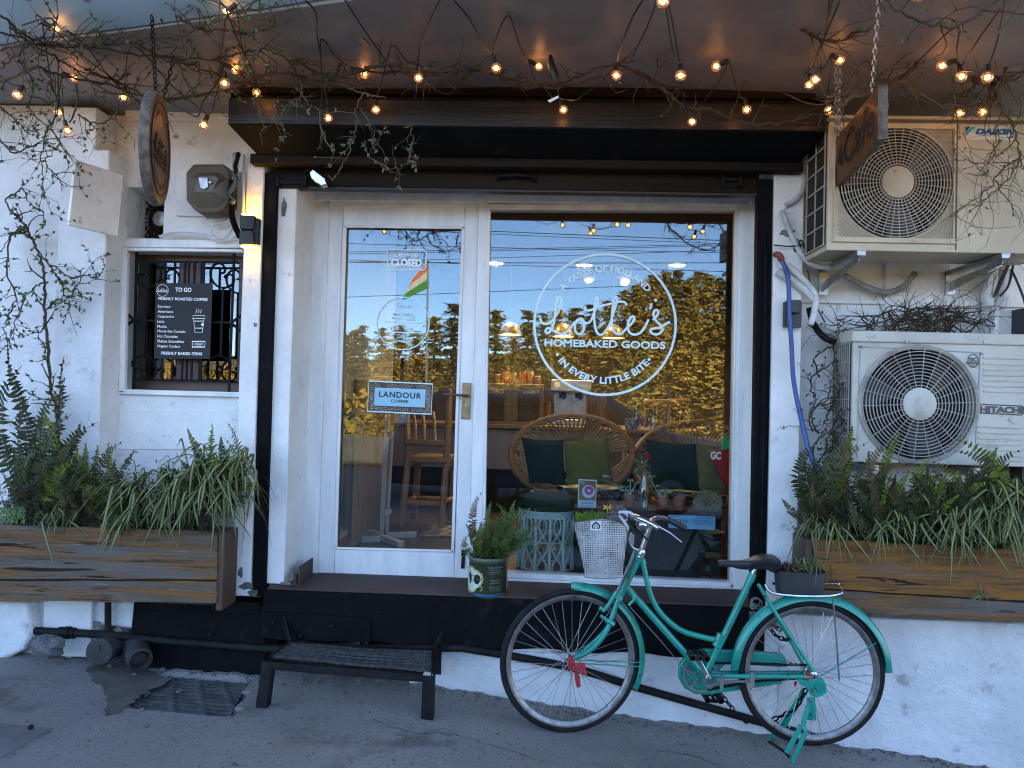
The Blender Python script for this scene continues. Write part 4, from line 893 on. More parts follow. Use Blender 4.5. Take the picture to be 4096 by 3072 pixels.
rpipe([(3240,1290),(3270,1310),(3330,1335),(3420,1370)], .018, 4.1, conduit, k=9)
rpipe([(3236,1230),(3252,1290),(3290,1345),(3340,1370)], .016, 4.09, ironrust, 'taped_pipe', 5, .12)
rpipe([(3000,770),(3008,800),(3000,815)], .013, 4.36, whitepipe)
rpipe([(3955,1090),(3945,1180),(3955,1225)], .030, 4.2, whitepipe, 'lagged_pipe', 5, .03); rpipe([(4020,1080),(4010,1180),(3995,1230)], .030, 4.19, whitepipe, 'lagged_pipe', 5, .03)
rpipe([(3980,1225),(3975,1300),(3972,1400)], .024, 4.2, whitepipe, 'drain_pipe', 5, .0)
b = MB(); 
for pts in ([(4040,1050),(4010,1120),(3985,1180)], [(4055,1050),(4035,1140),(4000,1185)], [(4030,1060),(3990,1150),(3975,1190)], [(4045,1075),(4090,1180),(4110,1260)]): b.tube(cat_rom([P(x,y,4.16) for x,y in pts],6), .006, 6)
for pts in ([(3230,1080),(3245,1150),(3265,1220),(3300,1290)], [(3095,980),(3160,985),(3215,980)], [(3222,1000),(3205,960),(3190,990)]): b.tube(cat_rom([P(x,y,4.06) for x,y in pts],6), .004, 5)
OS('cable', b, cable_m, rp)
bh = T('hose', 'blue water hose hanging from a red tap on the right pier', 'hose', P(3300,1940,4.0))
c = cat_rom([P(x,y,Y) for x,y,Y in ((3124,1035,4.05),(3140,1070,4.04),(3154,1130,4.04),(3158,1250,4.03),(3166,1380,4.03),(3172,1500,4.03),(3188,1600,4.02),(3215,1720,4.0),(3245,1830,3.97),(3290,1930,3.95),(3340,2010,3.95))], 6)
b = MB(); b.tube(c, .0115, 10); O('tube', b, bluehose, bh)
b = MB(); b.tube(cat_rom([P(3102,1018,4.09),P(3106,1016,4.05),P(3118,1022,4.04),P(3126,1040,4.05)],4), [.014]*6+[.017]*7, 10); O('tap', b, M('red_brown_tap', (.30,.05,.03), (.16,.05,.03), 20, .5), bh)

# ------------------------------------------------------------------ planter boxes
def planter(lab, planks, Yf, dep, ends, side):
    t = T('planter', lab, 'planter', P((ends[0]+ends[1])/2, planks[-1][3], Yf+dep/2))
    for (x0, ya, x1, yb, yc, yd, mt) in [(p[0],p[1],p[2],p[3],p[4],p[5],p[6]) for p in planks]:
        b = MB(); A = [(x0,ya),(x1,yb),(x1,yd),(x0,yc)]; n = 24
        up = [P(x0+(x1-x0)*i/n, ya+(yb-ya)*i/n+2.0*math.sin(i*1.1)*math.sin(i*.37), Yf+.002*math.sin(i)) for i in range(n+1)]
        dn = [P(x0+(x1-x0)*i/n, yc+(yd-yc)*i/n+1.5*math.sin(i*.8+2), Yf+.002*math.sin(i+1)) for i in range(n+1)]
        vs = up+dn+[p+V((0,.035,0)) for p in up]+[p+V((0,.035,0)) for p in dn]; m = n+1
        b.add(vs, [f for i in range(n) for f in ((i,i+1,m+i+1,m+i),(2*m+i,3*m+i,3*m+i+1,2*m+i+1),(i,2*m+i,2*m+i+1,i+1),(m+i,m+i+1,3*m+i+1,3*m+i))]+[(0,m,3*m,2*m),(n,2*m+n,3*m+n,m+n)])
        O('plank', b, mt, t, bev=.003)
    a = P(ends[0], planks[0][1], Yf); c = P(ends[1], planks[0][3], Yf); zb_ = P(ends[0], planks[-1][4], Yf).z; zt_ = min(a.z, c.z)
    xe = c.x if side > 0 else a.x
    b = MB(); b.box((xe-.0 if side > 0 else xe-.035, Yf+.012, zb_), (xe+.035 if side > 0 else xe, Yf+dep, max(a.z,c.z)-.005)); O('end_board', b, M('planter_end_wood', (.10,.045,.022), (.06,.035,.022), 6, .6, st=(1,1,.15), b=.6, bs=20, spots=[(20,(.3,.3,.3),.7,.05)]), t, bev=.004)
    b = MB(); b.box((a.x+.04,Yf+.04,zb_+.02),(c.x-.02,Yf+dep-.01,zt_-.035)); O('earth', b, soil, t)
    b = MB(); b.box((a.x,Yf+dep-.02,zb_),(c.x,Yf+dep,zt_)); O('back_board', b, plank_m, t)
    return t
planter('weathered orange plank planter on the left wall under the barred window', [(-260,2092,868,2128,2316,2318,plank_m), (-260,2324,866,2326,2402,2412,plank_m)], 3.86, .19, (-260,868), 1)
planter('orange plank planter on the right wall under the grey air conditioner', [(3257,2155,4330,2215,2352,2420,plank_o), (3262,2358,4330,2428,2440,2506,plank_m)], 3.86, .22, (3257,4330), -1)

# ------------------------------------------------------------------ fern and spider plant parts
def frond_mesh(name, bend, n, wid, mats, seed, tipcurl=0, sparse=0):
    R_ = random.Random(seed); b = MB(); N = 16
    pts = []
    for i in range(N+1):
        t = i/N; pts.append(V((bend*math.sin(math.pi*t)*.5+tipcurl*max(0,t-.75)**2*4, .12*math.sin(t*5+seed)*.15, t)))
    b.tube(pts, [.006*(1-.8*i/N)+.0008 for i in range(N+1)], 4, mi=1)
    for i in range(n):
        t = .10+.89*i/n; k = t*N; j = min(N-1, int(k)); p = pts[j].lerp(pts[j+1], k-j); tg = (pts[j+1]-pts[j]).normalized()
        env = min(1, (t-.02)*5)*(1-max(0,(t-.5)/.52)**1.7)*wid
        for s in (-1,1):
            if R_.random() < sparse: continue
            ln = env*R_.uniform(.85,1.1); sd = V((0,1,0)).cross(tg).normalized()*s
            d = (sd+tg*R_.uniform(-.05,.22)+V((0,R_.uniform(-.35,.35),0))).normalized(); nn = d.cross(tg).normalized(); hw = .42*(.89/n)+.0020
            up = tg*hw; q = [p-up*.8, p+d*ln*.45-up+nn*.006, p+d*ln+nn*R_.uniform(-.02,.012), p+d*ln*.5+up+nn*.008, p+up*.7]
            b.add(q, [(0,1,2,3,4)], 0)
    me = b.mesh(name)
    for m in mats: me.materials.append(m)
    return me
FR_ = {}
for nm, mt in (('d', leaf_d), ('b', leaf_b), ('t', leaf_t), ('x', leaf_dry)):
    FR_[nm] = [frond_mesh('frond', bd, n_, w_, (mt, stem_m), sd, tc_, sp__) for sd, (bd, n_, w_, tc_, sp__) in enumerate(((.22,36,.115,.2,.03),(-.42,32,.125,.5,.06),(.60,30,.13,-.6,.08),(-.12,40,.10,0,.10)))]
def frond(par, a, c, kind='d', var=None, w=1, R_=rnd):
    a, c = V(a), V(c); z = (c-a); L_ = z.length; z.normalize()
    yv = V((R_.uniform(-.5,.5), 1, R_.uniform(-.2,.2))); xv = yv.cross(z).normalized(); yv = z.cross(xv)
    k = L_*w*min(1.6, max(.8, .25/L_))
    m = Matrix(((xv.x*k,yv.x*L_,z.x*L_,a.x),(xv.y*k,yv.y*L_,z.y*L_,a.y),(xv.z*k,yv.z*L_,z.z*L_,a.z),(0,0,0,1)))
    return inst('frond', FR_[kind][R_.randrange(4) if var is None else var], m, par)
def fern(lab, base, tips, fill=10, spread=(170,230), Y=3.97, seed=1, group='ferns in the planter boxes', kind='d'):
    R_ = random.Random(seed); bx, by = base; t = T('fern', lab, 'fern', P(bx, by, Y), group)
    for i, tp in enumerate(tips):
        x, y = tp[0], tp[1]; k = tp[2] if len(tp) > 2 else kind; w_ = tp[3] if len(tp) > 3 else 1
        dY = R_.uniform(-.13,.02) if bx < 3000 else R_.uniform(-.17,-.06)
        frond(t, P(bx+(x-bx)*.15+R_.uniform(-14,14), by-8, Y), P(x, y, Y+dY), k, None, w_, R_)
    for i in range(int(fill*2.6)):
        an = R_.gauss(0,.85); r_ = R_.uniform(.22,1.0)
        x = bx+math.sin(an)*spread[0]*r_; y = by-math.cos(an)*spread[1]*r_-12
        frond(t, P(bx+R_.uniform(-40,40), by-4, Y+R_.uniform(-.05,.05)), P(x, y, Y+R_.uniform(-.20,.04)), 'b' if R_.random() < .09 else ('x' if R_.random() < .16 else kind), None, 1, R_)
    return t
fern('tallest fern with long upright fronds at the left end of the left planter', (140,2085), [(14,1412,'d',.7),(40,1470,'d',.8),(118,1555,'d',.8),(258,1420,'d',.6),(10,1750),(45,1890),(60,1800),(170,1640),(90,1960),(200,1700)], 16, (190,330), 3.98, 3)
fern('fern with bright young tips left of centre in the left planter', (280,2085), [(166,1612,'b',.8),(197,1556,'d',.7),(240,1655),(320,1692),(348,1680),(310,1720),(230,1760),(200,1850)], 16, (170,300), 3.95, 5)
fern('low bushy fern beside the spider plants in the left planter', (400,2090), [(293,1782,'b'),(340,1768,'b'),(430,1758,'b',.8),(388,1775,'b'),(537,1796,'d',.8),(470,1756,'d',.7),(450,1830),(380,1850),(500,1880)], 16, (170,270), 3.93, 7)
fern('fern rising behind the spider plants at the right end of the left planter', (880,2060), [(737,1712,'b',.8),(760,1780),(845,1692,'b'),(870,1740),(928,1690,'x',.7),(925,1762,'b'),(900,1800),(785,1840,'b'),(655,1860),(700,1810,'x',.6),(800,1790)], 8, (150,260), 4.0, 9)
fern('fern below the side grille at the left end of the right planter', (3290,2105), [(3240,1760),(3220,1850),(3395,1692,'b',.8),(3400,1740),(3330,1790),(3440,1760,'x'),(3280,1850),(3210,1930),(3360,1850)], 22, (190,280), 3.98, 11)
fern('fern under the fan of the grey air conditioner in the right planter', (3530,2110), [(3602,1706,'b',.6),(3530,1760,'x'),(3480,1800,'x'),(3580,1835,'d'),(3640,1880,'b'),(3440,1850),(3560,1900)], 22, (190,250), 3.93, 13)
fern('fern in the middle of the right planter with drooping dark fronds', (3740,2120), [(3703,1823,'b'),(3758,1838,'b'),(3650,1875,'b'),(3735,1890),(3790,1885,'b'),(3690,1940),(3830,1900)], 22, (190,250), 3.92, 15)
fern('upright green fern in front of the ridged panel in the right planter', (3900,2100), [(3865,1748,'b',1.1),(3870,1790,'d',1.2),(3993,1785,'b',1.1),(3960,1810),(4058,1788,'d'),(4040,1850),(3860,1900,'d',1.2),(3950,1930)], 20, (170,240), 3.90, 17)
fern('fern at the cut off right edge of the right planter', (4060,2110), [(4080,1900),(4090,1960),(4030,1930),(4010,1990),(4120,1850),(4100,2000)], 18, (170,230), 3.92, 19)

def blade_mesh(name, seed, up, out, drop, wdt):
    R_ = random.Random(seed); b = MB(); N = 10; c = []
    for i in range(N+1):
        t = i/N; c.append(V((out*(t**.85), .03*math.sin(t*3+seed), up*math.sin(min(1,t*1.5)*math.pi*.62)*1.0-drop*t**2.2)))
    rows = []
    for i, p in enumerate(c):
        t = i/N; w_ = wdt*math.sin(math.pi*min(1,.12+t*.88))**.6*(1-.0*t)+.0006
        tg = (c[min(N,i+1)]-c[max(0,i-1)]).normalized(); n_ = V((0,1,0)).cross(tg).normalized()
        for k, h in ((-1,.35),(-.42,0),(.42,0),(1,.35)): rows.append(p+V((0,1,0))*(k*w_)+n_*(-h*w_*.8))
    for i in range(N):
        for k in range(3): b.add([rows[i*4+k],rows[i*4+k+1],rows[i*4+5+k],rows[i*4+4+k]], [(0,1,2,3)], 1 if k == 1 else 0)
    me = b.mesh(name); me.materials.append(sp_g); me.materials.append(sp_c); me.polygons.foreach_set('use_smooth', [True]*len(me.polygons)); return me
BL = [blade_mesh('leaf', s, u_, o_, d_, w_) for s, (u_, o_, d_, w_) in enumerate(((.10,.17,.20,.0078),(.13,.20,.27,.0084),(.07,.20,.13,.0070),(.15,.13,.20,.0076),(.08,.20,.34,.0072),(.17,.10,.06,.0066)))]
def spider(lab, base, Y, n, seed, k=1, az=(-2.9,-.25), group='spider plants in the planter boxes', cat='spider plant', name='spider_plant', spread=40):
    R_ = random.Random(seed); t = T(name, lab, cat, P(base[0], base[1], Y), group)
    if k > .6: n = int(n*1.9)
    for i in range(n):
        a = R_.uniform(*az) if R_.random() < .75 else R_.uniform(-3.14,3.14); s = k*R_.uniform(.5,.95)
        p = P(base[0]+R_.uniform(-spread,spread)*(1.5 if k > .6 else 1), base[1]+(R_.uniform(-70,75) if k > .9 else R_.uniform(-6,18)), Y+R_.uniform(-.05,.03))
        inst('leaf', BL[R_.randrange(6)], Matrix.Translation(p)@Matrix.Rotation(a,4,'Z')@Matrix.Rotation(R_.uniform(-.5,.45),4,'Y')@Matrix.Rotation(R_.uniform(-.5,.5),4,'X')@Matrix.Scale(s,4), t)
    return t
spider('small spider plant with a few hanging leaves below the left ferns', (240,2075), 3.88, 12, 2, .85)
spider('spider plant spilling over the middle of the left planter', (540,2020), 3.92, 46, 4, 1.05)
spider('dense spider plant right of the middle of the left planter', (690,1990), 3.92, 50, 6, 1.1)
spider('spider plant bunched below the right hand fern in the left planter', (820,1950), 3.92, 54, 8, 1.2)
spider('spider plant arching past the right end of the left planter', (910,1930), 3.94, 44, 10, 1.2, (-2.4,.5))
spider('upright spider plant at the left end of the right planter', (3310,2110), 3.90, 34, 12, .8)
spider('pale leaved spider plant below the fan in the right planter', (3560,2110), 3.90, 38, 14, .85)
spider('spider plant hanging over the middle of the right planter', (3790,2110), 3.88, 48, 16, 1.0)
spider('dense spider plant spilling over the right part of the right planter', (3930,2050), 3.87, 50, 18, 1.1)
spider('spider plant tumbling down at the right edge of the right planter', (4050,2040), 3.86, 50, 20, 1.15)
sb_ = spider('spider plantlet dangling on a runner in front of the lower plank', (3925,2385), 3.80, 16, 22, .42, (-3.14,3.14), 'spider plants in the planter boxes', 'spider plant', 'spider_plant', 8)
b = MB(); b.tube(cat_rom([P(3870,2150,3.84),P(3890,2280,3.80),P(3915,2350,3.80),P(3925,2385,3.80)],6), .0022, 5); b.tube(cat_rom([P(3900,2180,3.84),P(3940,2260,3.8),P(3935,2350,3.80),P(3930,2380,3.8)],6), .002, 5); O('runner', b, stem_l, sb_)
# tangled roots and stems low in the boxes
for lab, x0, x1, yb, sd, k_ in (('tangle of thin brown stems at soil level in the left planter', 40, 860, 2105, 31, 420), ('tangle of thin brown stems at soil level in the right planter', 3260, 4120, 2160, 33, 520)):
    R_ = random.Random(sd); b = MB()
    for i in range(k_):
        x = R_.uniform(x0,x1); y = yb+(x-x0)*.03+R_.uniform(-30,5); Y = R_.uniform(3.885,4.02); l_ = R_.uniform(40,190)
        p0 = P(x,y,Y); p1 = P(x+R_.uniform(-60,60),y-l_*.6,Y+R_.uniform(-.05,.04)); p2 = P(x+R_.uniform(-90,90),y-l_,Y+R_.uniform(-.07,.05)); b.tube(cat_rom([p0,p1,p2],3), R_.uniform(.0010,.0022), 3)
    O('undergrowth', b, stem_m, None, lab, 'undergrowth', kind='stuff')
    b = MB()
    for i in range(k_*9):
        x = R_.uniform(x0,x1); y = yb+(x-x0)*.03-abs(R_.gauss(0,85))+8; p = P(x,y,R_.uniform(3.885,4.03)); d = V((R_.uniform(-1,1),R_.uniform(-1,.3),R_.uniform(-.6,1))).normalized()*R_.uniform(.012,.03); s = d.orthogonal().normalized()*.005
        b.add([p,p+d*.5+s,p+d,p+d*.5-s], [(0,1,2,3)])
    O('leaf_litter', b, leaf_d, None, lab.replace('tangle of thin brown stems', 'small dark leaves mixed'), 'undergrowth', kind='stuff')
sm = T('clover', 'tuft of small bright green clover at the left end of the left planter', 'plant', P(40,2080,3.88))
R_ = random.Random(5); b = MB()
for i in range(150):
    p = P(R_.uniform(0,100), R_.uniform(2030,2090), R_.uniform(3.86,3.9)); a = R_.uniform(0,6)
    for k in range(3): d = V((math.cos(a+k*2.1),R_.uniform(-.6,.2),math.sin(a+k*2.1)))*.009; s = d.cross(V((0,1,0))).normalized()*.004; b.add([p,p+d*.7+s,p+d*1.1,p+d*.7-s], [(0,1,2,3)])
O('leaves', b, M('clover_leaf', (.06,.13,.03), (.10,.17,.04), 20, .5), sm, kind='stuff')

# ------------------------------------------------------------------ vines
def vine(name, lab, cat, runs, r0, mt, lm, leaves, seed, twig=.5, tl=.16, group=None, lsize=.016, Yj=.03, gen=2):
    R_ = random.Random(seed); t = T(name, lab, cat, runs[0][0], group); b = MB(); L = MB()
    def leaf(p, d):
        for k in range(R_.randint(1,3)):
            q = (d+V((R_.uniform(-1,1),R_.uniform(-1,.4),R_.uniform(-1,1)))).normalized()*lsize*R_.uniform(.6,1.5); s = q.orthogonal().normalized(); s = (Matrix.Rotation(R_.uniform(0,6.3),3,q)@s)*lsize*.36
            m_ = q.cross(s).normalized()*lsize*.12
            L.add([p,p+q*.45+s,p+q,p+q*.45-s,p+q*.5-m_], [(0,1,4),(1,2,4),(2,3,4),(3,0,4)])
    def grow(p, d, ln, r, g):
        pts = [p]; n = max(3, int(ln/.035))
        for i in range(n):
            d = (d+V((R_.gauss(0,.28),R_.gauss(0,.14),R_.gauss(0,.26)))).normalized(); p = p+d*(ln/n); pts.append(p)
            if g > 0 and R_.random() < .30: grow(p, (d+V((R_.gauss(0,.7),R_.gauss(0,.3),R_.gauss(0,.7)))).normalized(), ln*R_.uniform(.3,.65), r*.6, g-1)
            if R_.random() < leaves: leaf(p, d)
        b.tube(pts, [max(.0008, r*(1-.75*i/n)) for i in range(n+1)], 4)
    for run in runs:
        rr = r0
        if isinstance(run[-1], (int, float)): rr = run[-1]; run = run[:-1]
        c = cat_rom(run, 7); c = [p+V((R_.gauss(0,.004),R_.gauss(0,.004),R_.gauss(0,.004))) for p in c]; m = len(c)
        b.tube(c, [max(.0012, rr*(1-.6*i/m)*R_.uniform(.85,1.15)) for i in range(m)], 6)
        for i in range(1, m-1):
            d = (c[i+1]-c[i-1]).normalized()
            if R_.random() < twig: grow(c[i], (d+V((R_.gauss(0,.8),R_.gauss(0,.4),R_.gauss(0,.8)))).normalized(), tl*R_.uniform(.4,1.3), rr*.4+.0006, gen-1)
            if R_.random() < leaves*.8: leaf(c[i], d)
    O('stem', b, mt, t)
    if L.f: O('leaves', L, lm, t, kind='stuff', sm=False)
    return t
def PP(pts, Y): return [P(x, y, Y+(0 if len(q) == 0 else q[0])) for x, y, *q in pts]
def SOF(pts, dz=.05): return [PZ(x, y, SOFZ-dz) if y < 330 else P(x, y, min(3.72,(SOFZ-dz-CAMZ)/((1600-330)/FPX))) for x, y in pts]
vine('climbing_vine', 'leafy climbing vine with bare stem rising up the left wall from the planter', 'vine',
  [PP([(205,2080),(200,1900),(232,1750),(228,1640),(205,1560),(196,1430),(182,1250),(178,1120),(160,1030),(130,960),(100,900),(60,860)],3.98)+[.011],
   PP([(160,1020),(210,1080),(240,1130),(270,1190),(310,1140),(335,1070)],3.97)+[.005], PP([(210,1060),(280,1110),(340,1100),(390,1110),(420,1040)],3.97)+[.004],
   PP([(100,900),(40,960),(30,1080),(60,1200),(20,1300),(35,1400)],3.97)+[.005], PP([(180,1130),(120,1160),(80,1240),(50,1330),(30,1420)],3.97)+[.004], PP([(60,860),(20,800),(90,760),(130,830),(175,850),(180,905)],3.96)+[.004],
   PP([(182,1250),(230,1200),(280,1230),(250,1290)],3.96)+[.004], PP([(130,960),(60,930),(0,1010)],3.96)+[.004], PP([(190,1300),(150,1330),(110,1310)],3.96)+[.004]], .006, stem_m, vleaf, .55, 3, .38, .11, lsize=.019)
vine('hanging_vine', 'leafy tangle of vine stems hanging under the left end of the canopy', 'vine',
  [SOF([(0,60),(120,150),(250,190),(400,180),(560,170),(760,130),(900,60),(1060,20)])+[.006], SOF([(0,200),(150,170),(330,185),(560,220),(700,230),(900,250),(1000,330)])+[.006], SOF([(0,330),(130,270),(240,300),(400,330),(560,380),(700,390),(900,360),(1080,290)],.08)+[.007], SOF([(40,110),(170,200),(290,270),(420,360),(560,400)],.08)+[.005],
   SOF([(0,130),(210,180),(330,150),(500,170),(640,130)])+[.005], SOF([(700,60),(790,110),(900,120),(1000,130),(1100,110)])+[.005], SOF([(860,240),(980,210),(1080,200),(1180,260)])+[.005], SOF([(0,270),(90,200),(190,120),(230,60)])+[.005], SOF([(560,180),(640,220),(760,260),(880,300)])+[.006], SOF([(340,280),(470,330),(640,400),(790,380),(960,350)],.08)+[.006],
   PP([(60,230),(130,330),(115,430),(180,500),(240,570),(180,650),(240,720)],3.55)+[.004], PP([(200,320),(230,440),(175,560),(170,700),(175,800)],3.55)+[.004], PP([(0,560),(60,610),(160,570),(230,560),(265,640)],3.6)+[.004], PP([(310,460),(380,490),(440,480),(500,410)],3.55)+[.004], PP([(0,430),(60,480),(120,540)],3.55)+[.004]], .005, stem_m, vleaf, .24, 7, .5, .17, lsize=.019)
vine('hanging_vine', 'leafy vine sprays trailing in front of the left part of the black shutter box', 'vine',
  [SOF([(900,60),(960,110),(1040,170),(1120,200),(1220,250),(1280,270)])+[.005], PP([(1090,180),(1210,260),(1310,310),(1430,365),(1550,395)],3.5)+[.006], PP([(1060,150),(1150,220),(1190,290),(1210,360),(1190,400),(1130,440),(1120,490)],3.5)+[.004],
   PP([(1450,375),(1430,430),(1420,510),(1410,570),(1370,660),(1330,720)],3.5)+[.004], PP([(1275,440),(1285,520),(1320,590),(1335,600),(1320,670)],3.5)+[.004], PP([(1440,430),(1480,500),(1510,580),(1480,560)],3.5)+[.003], PP([(1460,560),(1470,620),(1520,650),(1570,675),(1620,660),(1650,600)],3.5)+[.003], PP([(1640,500),(1650,560),(1640,640),(1660,675)],3.5)+[.003], PP([(1250,290),(1280,330),(1330,290),(1370,250)],3.5)+[.003], PP([(1180,340),(1220,400),(1280,440),(1420,450)],3.5)+[.004], PP([(1015,360),(1040,450),(1050,580)],3.6)+[.003], PP([(1100,400),(1110,490),(1170,550)],3.5)+[.003]], .004, stem_l, vleaf_p, .26, 9, .22, .12, lsize=.021, gen=1)
vine('bare_vine', 'bare brown vine stems twisted along the top of the shutter box', 'vine',
  [SOF([(960,330),(1120,290),(1250,320),(1380,300),(1480,270),(1600,265),(1680,290),(1800,275),(1900,265),(2020,310),(2130,335),(2230,335),(2330,300),(2440,260),(2560,290),(2640,340)],.09)+[.008], SOF([(1200,320),(1330,310),(1450,280),(1560,260),(1700,300),(1850,290),(1950,290),(2060,340),(2230,350),(2400,310),(2530,285)],.10)+[.008], SOF([(1400,270),(1560,290),(1660,285),(1780,290),(1880,250),(1990,220)],.08)+[.006],
   PP([(2540,290),(2620,330),(2690,390),(2750,430),(2850,440),(2940,480),(3060,500),(3190,480),(3330,440)],3.5)+[.010], PP([(1700,340),(1790,375),(1850,320),(1900,270)],3.6)+[.004]], .006, stem_m, vleaf, .02, 13, .35, .12)
vine('bare_vine', 'pale bare branches crossing in front of the cafe sign and beige air conditioner', 'vine',
  [PP([(3330,440),(3450,375),(3560,330),(3640,290),(3730,220),(3830,180),(3930,140),(4060,20)],3.45)+[.010], PP([(3175,97),(3240,140),(3345,164),(3420,130),(3500,100),(3580,65),(3680,50),(3800,50),(3900,40),(4096,0)],3.2)+[.006], PP([(3990,380),(4020,300),(4060,180),(4096,90)],3.5)+[.010], PP([(3310,395),(3400,370),(3480,335),(3560,320),(3640,360),(3760,410),(3850,425),(3980,410),(4096,380)],3.45)+[.006], PP([(3980,420),(4050,500),(4075,600),(4080,640)],3.6)+[.006],
   PP([(4075,630),(4000,690),(3950,760),(3850,830),(3800,870)],3.6)+[.004], PP([(4080,640),(4030,720),(3960,780),(3870,850)],3.6)+[.004], PP([(4000,560),(3930,670),(3880,640),(3820,640)],3.6)+[.003], PP([(3985,480),(3980,600),(3930,700)],3.6)+[.003], PP([(3980,720),(4030,800),(4060,870)],3.6)+[.003], PP([(4060,1010),(4020,1060),(3960,1100)],3.6)+[.003], PP([(3390,250),(3460,320),(3500,290)],3.4)+[.003]], .005, stem_l, vleaf_p, .03, 17, .5, .2)
vine('bare_vine', 'dark bundle of bare stems rising at the top right corner by the canopy', 'vine',
  [PP([(4096,0),(4020,120),(3990,250),(3960,400)],3.6)+[.009], PP([(4060,0),(4000,170),(3970,300),(3990,400)],3.62)+[.008], PP([(4110,60),(4050,200),(4010,330),(3980,400)],3.6)+[.009], PP([(3960,300),(3900,330),(3860,400)],3.6)+[.004], PP([(4096,180),(4030,280),(3985,390)],3.58)+[.006]], .008, stem_m, vleaf_p, .06, 19, .6, .16)
R_ = random.Random(41); runs = []
for i in range(26):
    x = R_.uniform(3440,3900); runs.append(PP([(x,1345+R_.uniform(-10,5)),(x+R_.uniform(-90,90),1290-R_.uniform(0,50)),(x+R_.uniform(-170,170),1270+R_.uniform(-50,60)),(x+R_.uniform(-220,220),1300+R_.uniform(-80,50))], R_.uniform(3.95,4.15))+[.0045])
vine('twig_tangle', 'heap of dry brown twigs lying on top of the grey air conditioner', 'twigs', runs, .003, stem_m, vleaf, .0, 23, .35, .14)
runs = []
for i in range(12):
    y = R_.uniform(1380,1900); runs.append(PP([(3240+R_.uniform(-10,60),y+120),(3290+R_.uniform(-50,50),y+40),(3330+R_.uniform(-40,50),y-30),(3360+R_.uniform(-60,20),y-100)], R_.uniform(4.0,4.15))+[.0045])
vine('twig_tangle', 'dark twiggy growth squeezed between the right pier and the grey air conditioner', 'twigs', runs, .003, stem_m, leaf_d, .25, 29, .6, .12)

FPt = lambda x, y: V((P(x,y,6.35).x, 2*4.465-6.35, P(x,y,6.35).z))
vine('bare_vine', 'bare vine along the front edge of the canopy seen mirrored in the window', 'vine', [[FPt(2560,815),FPt(2640,850),FPt(2690,920),FPt(2760,980),FPt(2830,1000),FPt(2900,960),FPt(2980,900)]+[.008], [FPt(2590,840),FPt(2700,870),FPt(2830,900),FPt(2960,950)]+[.004], [FPt(1500,880),FPt(1600,905),FPt(1660,960),FPt(1740,930),FPt(1800,990)]+[.005], [FPt(1640,900),FPt(1700,1000),FPt(1690,1050)]+[.003]], .005, stem_m, vleaf, .22, 43, .5, .16)
# ------------------------------------------------------------------ along the pavement
bp_ = T('drain_pipe', 'thin black iron pipe running along the foot of the wall', 'pipe', P(1500,2620,4.05))
b = MB(); b.tube(cat_rom([P(x,y,Y) for x,y,Y in ((122,2522,4.03),(400,2538,4.03),(700,2566,4.04),(1000,2590,4.045),(1140,2596,4.045),(1770,2592,4.055),(1900,2601,4.06),(2275,2668,4.065),(2558,2752,4.065),(3000,2876,4.06),(3300,2960,4.06))],5), .020, 10); O('pipe', b, ironrust, bp_)
b = MB(); b.tube([P(432,2400,4.04),P(432,2540,4.04)], .017, 10); b.tube([P(235,2528,4.03),P(300,2533,4.03)], .028, 12); b.tube([P(262,2530,4.03),P(280,2531,4.03)], .033, 12); b.tube([P(418,2540,4.035),P(446,2542,4.035)], .026, 10); OS('joint', b, ironrust, bp_)
cl_m = M('dusty_black_clay', (.022,.020,.019), (.045,.041,.038), 10, .75, b=.5, bs=40)
dc = T('capped_drain_pipe', 'capped black drain pipe end with raised cross poking from the plinth', 'drain pipe', P(400,2660,3.9))
A = P(398,2607,3.92); B = P(470,2575,4.1); d = (A-B).normalized(); b = MB(); b.lathe(B, [(.062,0),(.062,(A-B).length)], 24, d); O('pipe_end', b, cl_m, dc, bev=.004)
b = MB(); b.lathe(A, [(.070,-.02),(.070,.006),(.062,.010)], 28, d); b.bar(A+d*.011+V((-.03,0,0)), A+d*.011+V((.03,0,.005)), .012, .006, d); b.bar(A+d*.011+V((0,0,-.035)), A+d*.011+V((0,0,.035)), .012, .006, d); O('cap', b, cl_m, dc, bev=.003)
b = MB(); A = P(560,2640,3.93); B = P(530,2560,4.12); d = (A-B).normalized(); b.lathe(B, [(.06,0),(.063,(A-B).length),(.05,(A-B).length+.005),(.046,(A-B).length-.05)], 24, d, cap=False); b.lathe(B, [(.046,(A-B).length-.052),(.0461,(A-B).length-.05)], 20, d); O('drain_spout', b, cl_m, None, 'open dark drain spout beside the capped pipe end', 'drain pipe', bev=.002)
b = MB(); R_ = random.Random(4); ph = [R_.uniform(0,6) for _ in range(9)]
def rk(d): return 1+.13*math.sin(d.x*4+ph[0])*math.cos(d.z*5+ph[1])+.09*math.sin(d.z*9+ph[2]+d.x*6)+.06*math.sin(d.x*15+ph[3])*math.sin(d.z*13+d.y*7)
p = P(193,2585,3.93); b.ell(p+V((0,0,.0)), (.083,.06,.058), 26, 16, rk); O('rock', b, M('grey_rock', (.17,.165,.16), (.085,.082,.08), 14, .95, b=.6, bs=60, spots=[(30,(.30,.29,.28),.66,.06)], bd=.006, spec=.05), None, 'rough grey lump of stone on the ground under the left planter', 'stone', sm=False)
